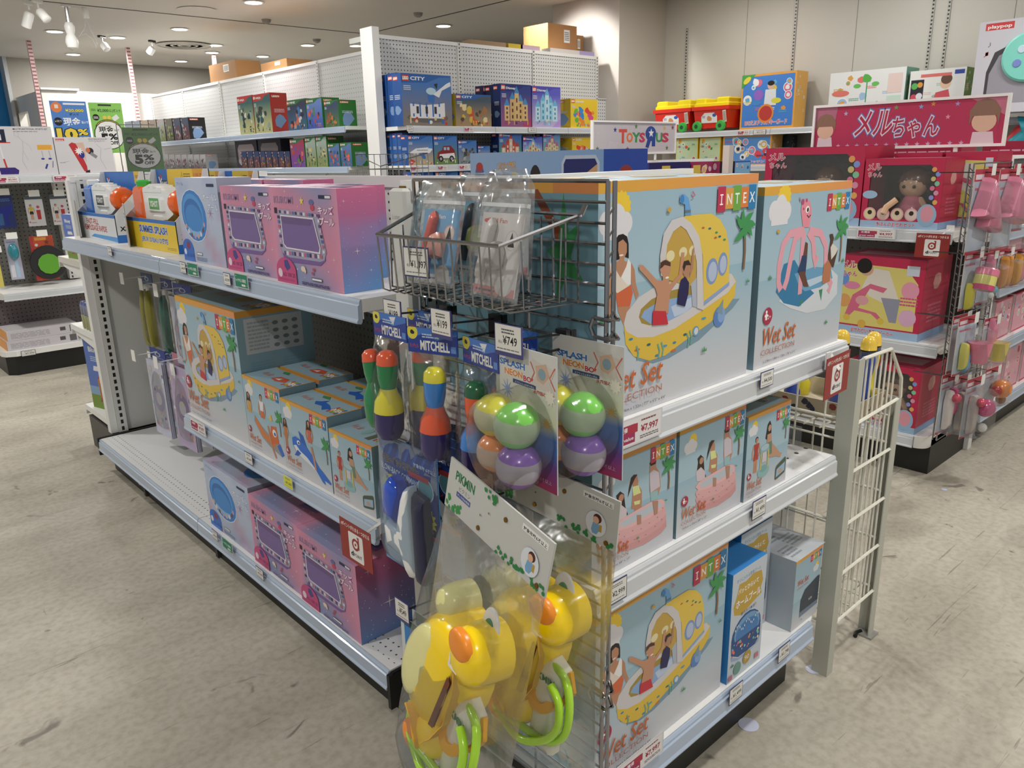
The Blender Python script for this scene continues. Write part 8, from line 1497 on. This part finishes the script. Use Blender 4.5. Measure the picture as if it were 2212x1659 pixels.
# ---------------------------------------------------------------- goods on the far end unit of the front gondola
def bluebox(loc, rot, W, D, H, lab):
    a = Art(W, H, '5a7ac8'); a.rect(0, 0, 1, .2, '7a9a34').rect(0, .2, 1, .12, '8ab0d8').text('Bluey', .22, .82, .09, 'e8ecf4', w=.5, fat=.06).lines(.25, .68, .5, .08, 3, 'c8d4ec').poly([(.3, .55), (.34, .62), (.7, .62), (.76, .55)], 'f0f0f4').poly([(.45, .16), (.42, .42), (.6, .5), (.9, .44), (.92, .18)], 'c8863c').poly([(.4, .42), (.62, .54), (.94, .44), (.6, .48)], 'b0423a').rect(.5, .2, .14, .18, '8a4a2c').poly([(.4, .1), (.95, .16), (.95, .24), (.5, .2)], 'a84a3c')
    l = Art(D, H, '5a80cc'); l.rect(.1, .84, .6, .1, '2a3a6a').text('Bluey', .1, .7, .06, 'e8ecf4', w=.7, fat=.06).rect(0, 0, 1, .3, 'd8c8a0').ell(.4, .5, .3, .05, 'e8eef4')
    return carton('toy_house_box', W, D, H, a, l, l, None, lab, 'box', loc, rot, None, '5a7ac8')
bluebox((1.0, 4.36, .2205), -PI / 2 + .25, .19, .12, .37, 'tall blue toy house carton at the bottom of the far end unit'); bluebox((.995, 4.31, 1.0005), -PI / 2 + .1, .14, .1, .21, 'small blue toy carton with a green base, high on the far end unit')
for i in range(4): tag(MB().lathe([(.018, 0), (.02, .01), (.02, .07), (.017, .075), (.019, .08), (.019, .12), (.012, .135)], 12, cols=['a8a878', 'a8a878', '6a7488', '8a90a8', '8a90a8', '5a6aa8']).build('bubble_bottle', TOYP, loc=(1.01, 4.25 - .05 * i, .6557), smooth=True), 'clear and blue bubble bottle on the far end unit, %s from the left' % ('first', 'second', 'third', 'fourth')[i], 'bottle', 'bubble bottles')
tag(MB().box(0, 0, 0, .12, .1, .09, '5a2a5a').build('purple_pack', PRINT, loc=(1.2, 4.1, .2205)), 'small purple pack behind the toy house carton', 'box')
# ---------------------------------------------------------------- swim goods hanging in the far bay of the front gondola
def bag_at(px, py, x, W, H, lab, kind, seed=1):
    p = at(px, py, 0, x); t = thing('hanging_swim_pack', lab, 'toy', (x, p.y, p.z), HP + .05)
    hd = {'olive': '3a4a7c', 'dark': '2a3a7c', 'blue': '1f3a9c', 'pink': 'c87a94'}[kind]
    hh = .05; a = Art(W, hh, hd); a.ell(.5, .5, .18, .2, 'c8d4e0').ell(.5, .5, .12, .13, hd).lines(.1, .1, .8, .2, 1, '7a9ad8'); mb = MB().box(0, 0, -hh, W, .002, 0, hd); a.put(mb, (0, -.0003, -hh), (1, 0, 0), (0, 0, 1)); mb.build('header_card', PRINT, t)
    if kind in ('olive', 'dark'):
        for i in range(2 if kind == 'olive' else 1): MB().puff([(.02 + W * .45 * i, -H), (.05 + W * .45 * i, -H + .01), (.055 + W * .45 * i, -.1), (.04 + W * .45 * i, -.07), (.02 + W * .45 * i, -.12)], .03, y0=-.004).build('rolled_float', mat('olive_vinyl' if kind == 'olive' else 'teal_vinyl', '8a8428' if kind == 'olive' else '2a6a5a', .3, coat=.4), t, True)
    else:
        b = Art(W, H - hh, 'c4c6dc' if kind == 'blue' else 'b8a4cc'); b.ell(.5, .5, .36, None, 'a8a4cc' if kind == 'blue' else '8a7ab4').ell(.5, .5, .18, None, 'e0dcec')
        R = random.Random(seed)
        for i in range(18): b.blob(R.random(), R.random() * .9 + .05, .07, ('e0a0b8', 'e8e0a0', '8ab8d8', 'e8e8f0', '6a5a9c', 'd8b090')[i % 6], 7, .4, i + seed)
        mb = MB().bbox(0, -.022, -H, W, 0, -hh, .006, 'b4b4cc'); b.put(mb, (0, -.0223, -H), (1, 0, 0), (0, 0, 1)); mb.build('folded_swim_ring', PRINTG, t)
    MB().pillow(W, H - .03, .035, M=Matrix.Translation((0, 0, -.03)), seed=seed, nx=6, nz=8, amp=.003, back=.1).build('clear_bag', FILM, t, True)
    MB().tube([(W / 2, 1.372 - x, -.012), (W / 2, -.1, -.012)], .0025, 5).box(W / 2 - .02, -.103, -.035, W / 2 + .02, -.101, .015).build('hook_with_card', WPL, t)
for q in ((303, 588, 1.12, .12, .33, 'bag of rolled olive vinyl floats, upper left in the far bay', 'olive', 1), (345, 600, 1.14, .11, .33, 'clear bag with a dark teal rolled float in the far bay', 'dark', 2), (372, 610, 1.1, .17, .33, 'blue headed swim ring pack in the upper row, beside the large carton', 'blue', 3), (322, 748, 1.1, .17, .40, 'blue headed swim ring pack, lower left in the far bay', 'blue', 4), (355, 752, 1.22, .16, .38, 'second swim ring pack behind the lower left one', 'blue', 6), (370, 760, 1.08, .18, .40, 'pink headed purple swim ring pack in the lower row', 'pink', 5), (402, 775, 1.15, .2, .36, 'swim ring pack hanging half hidden behind the large pool carton', 'blue', 8)): bag_at(*q)
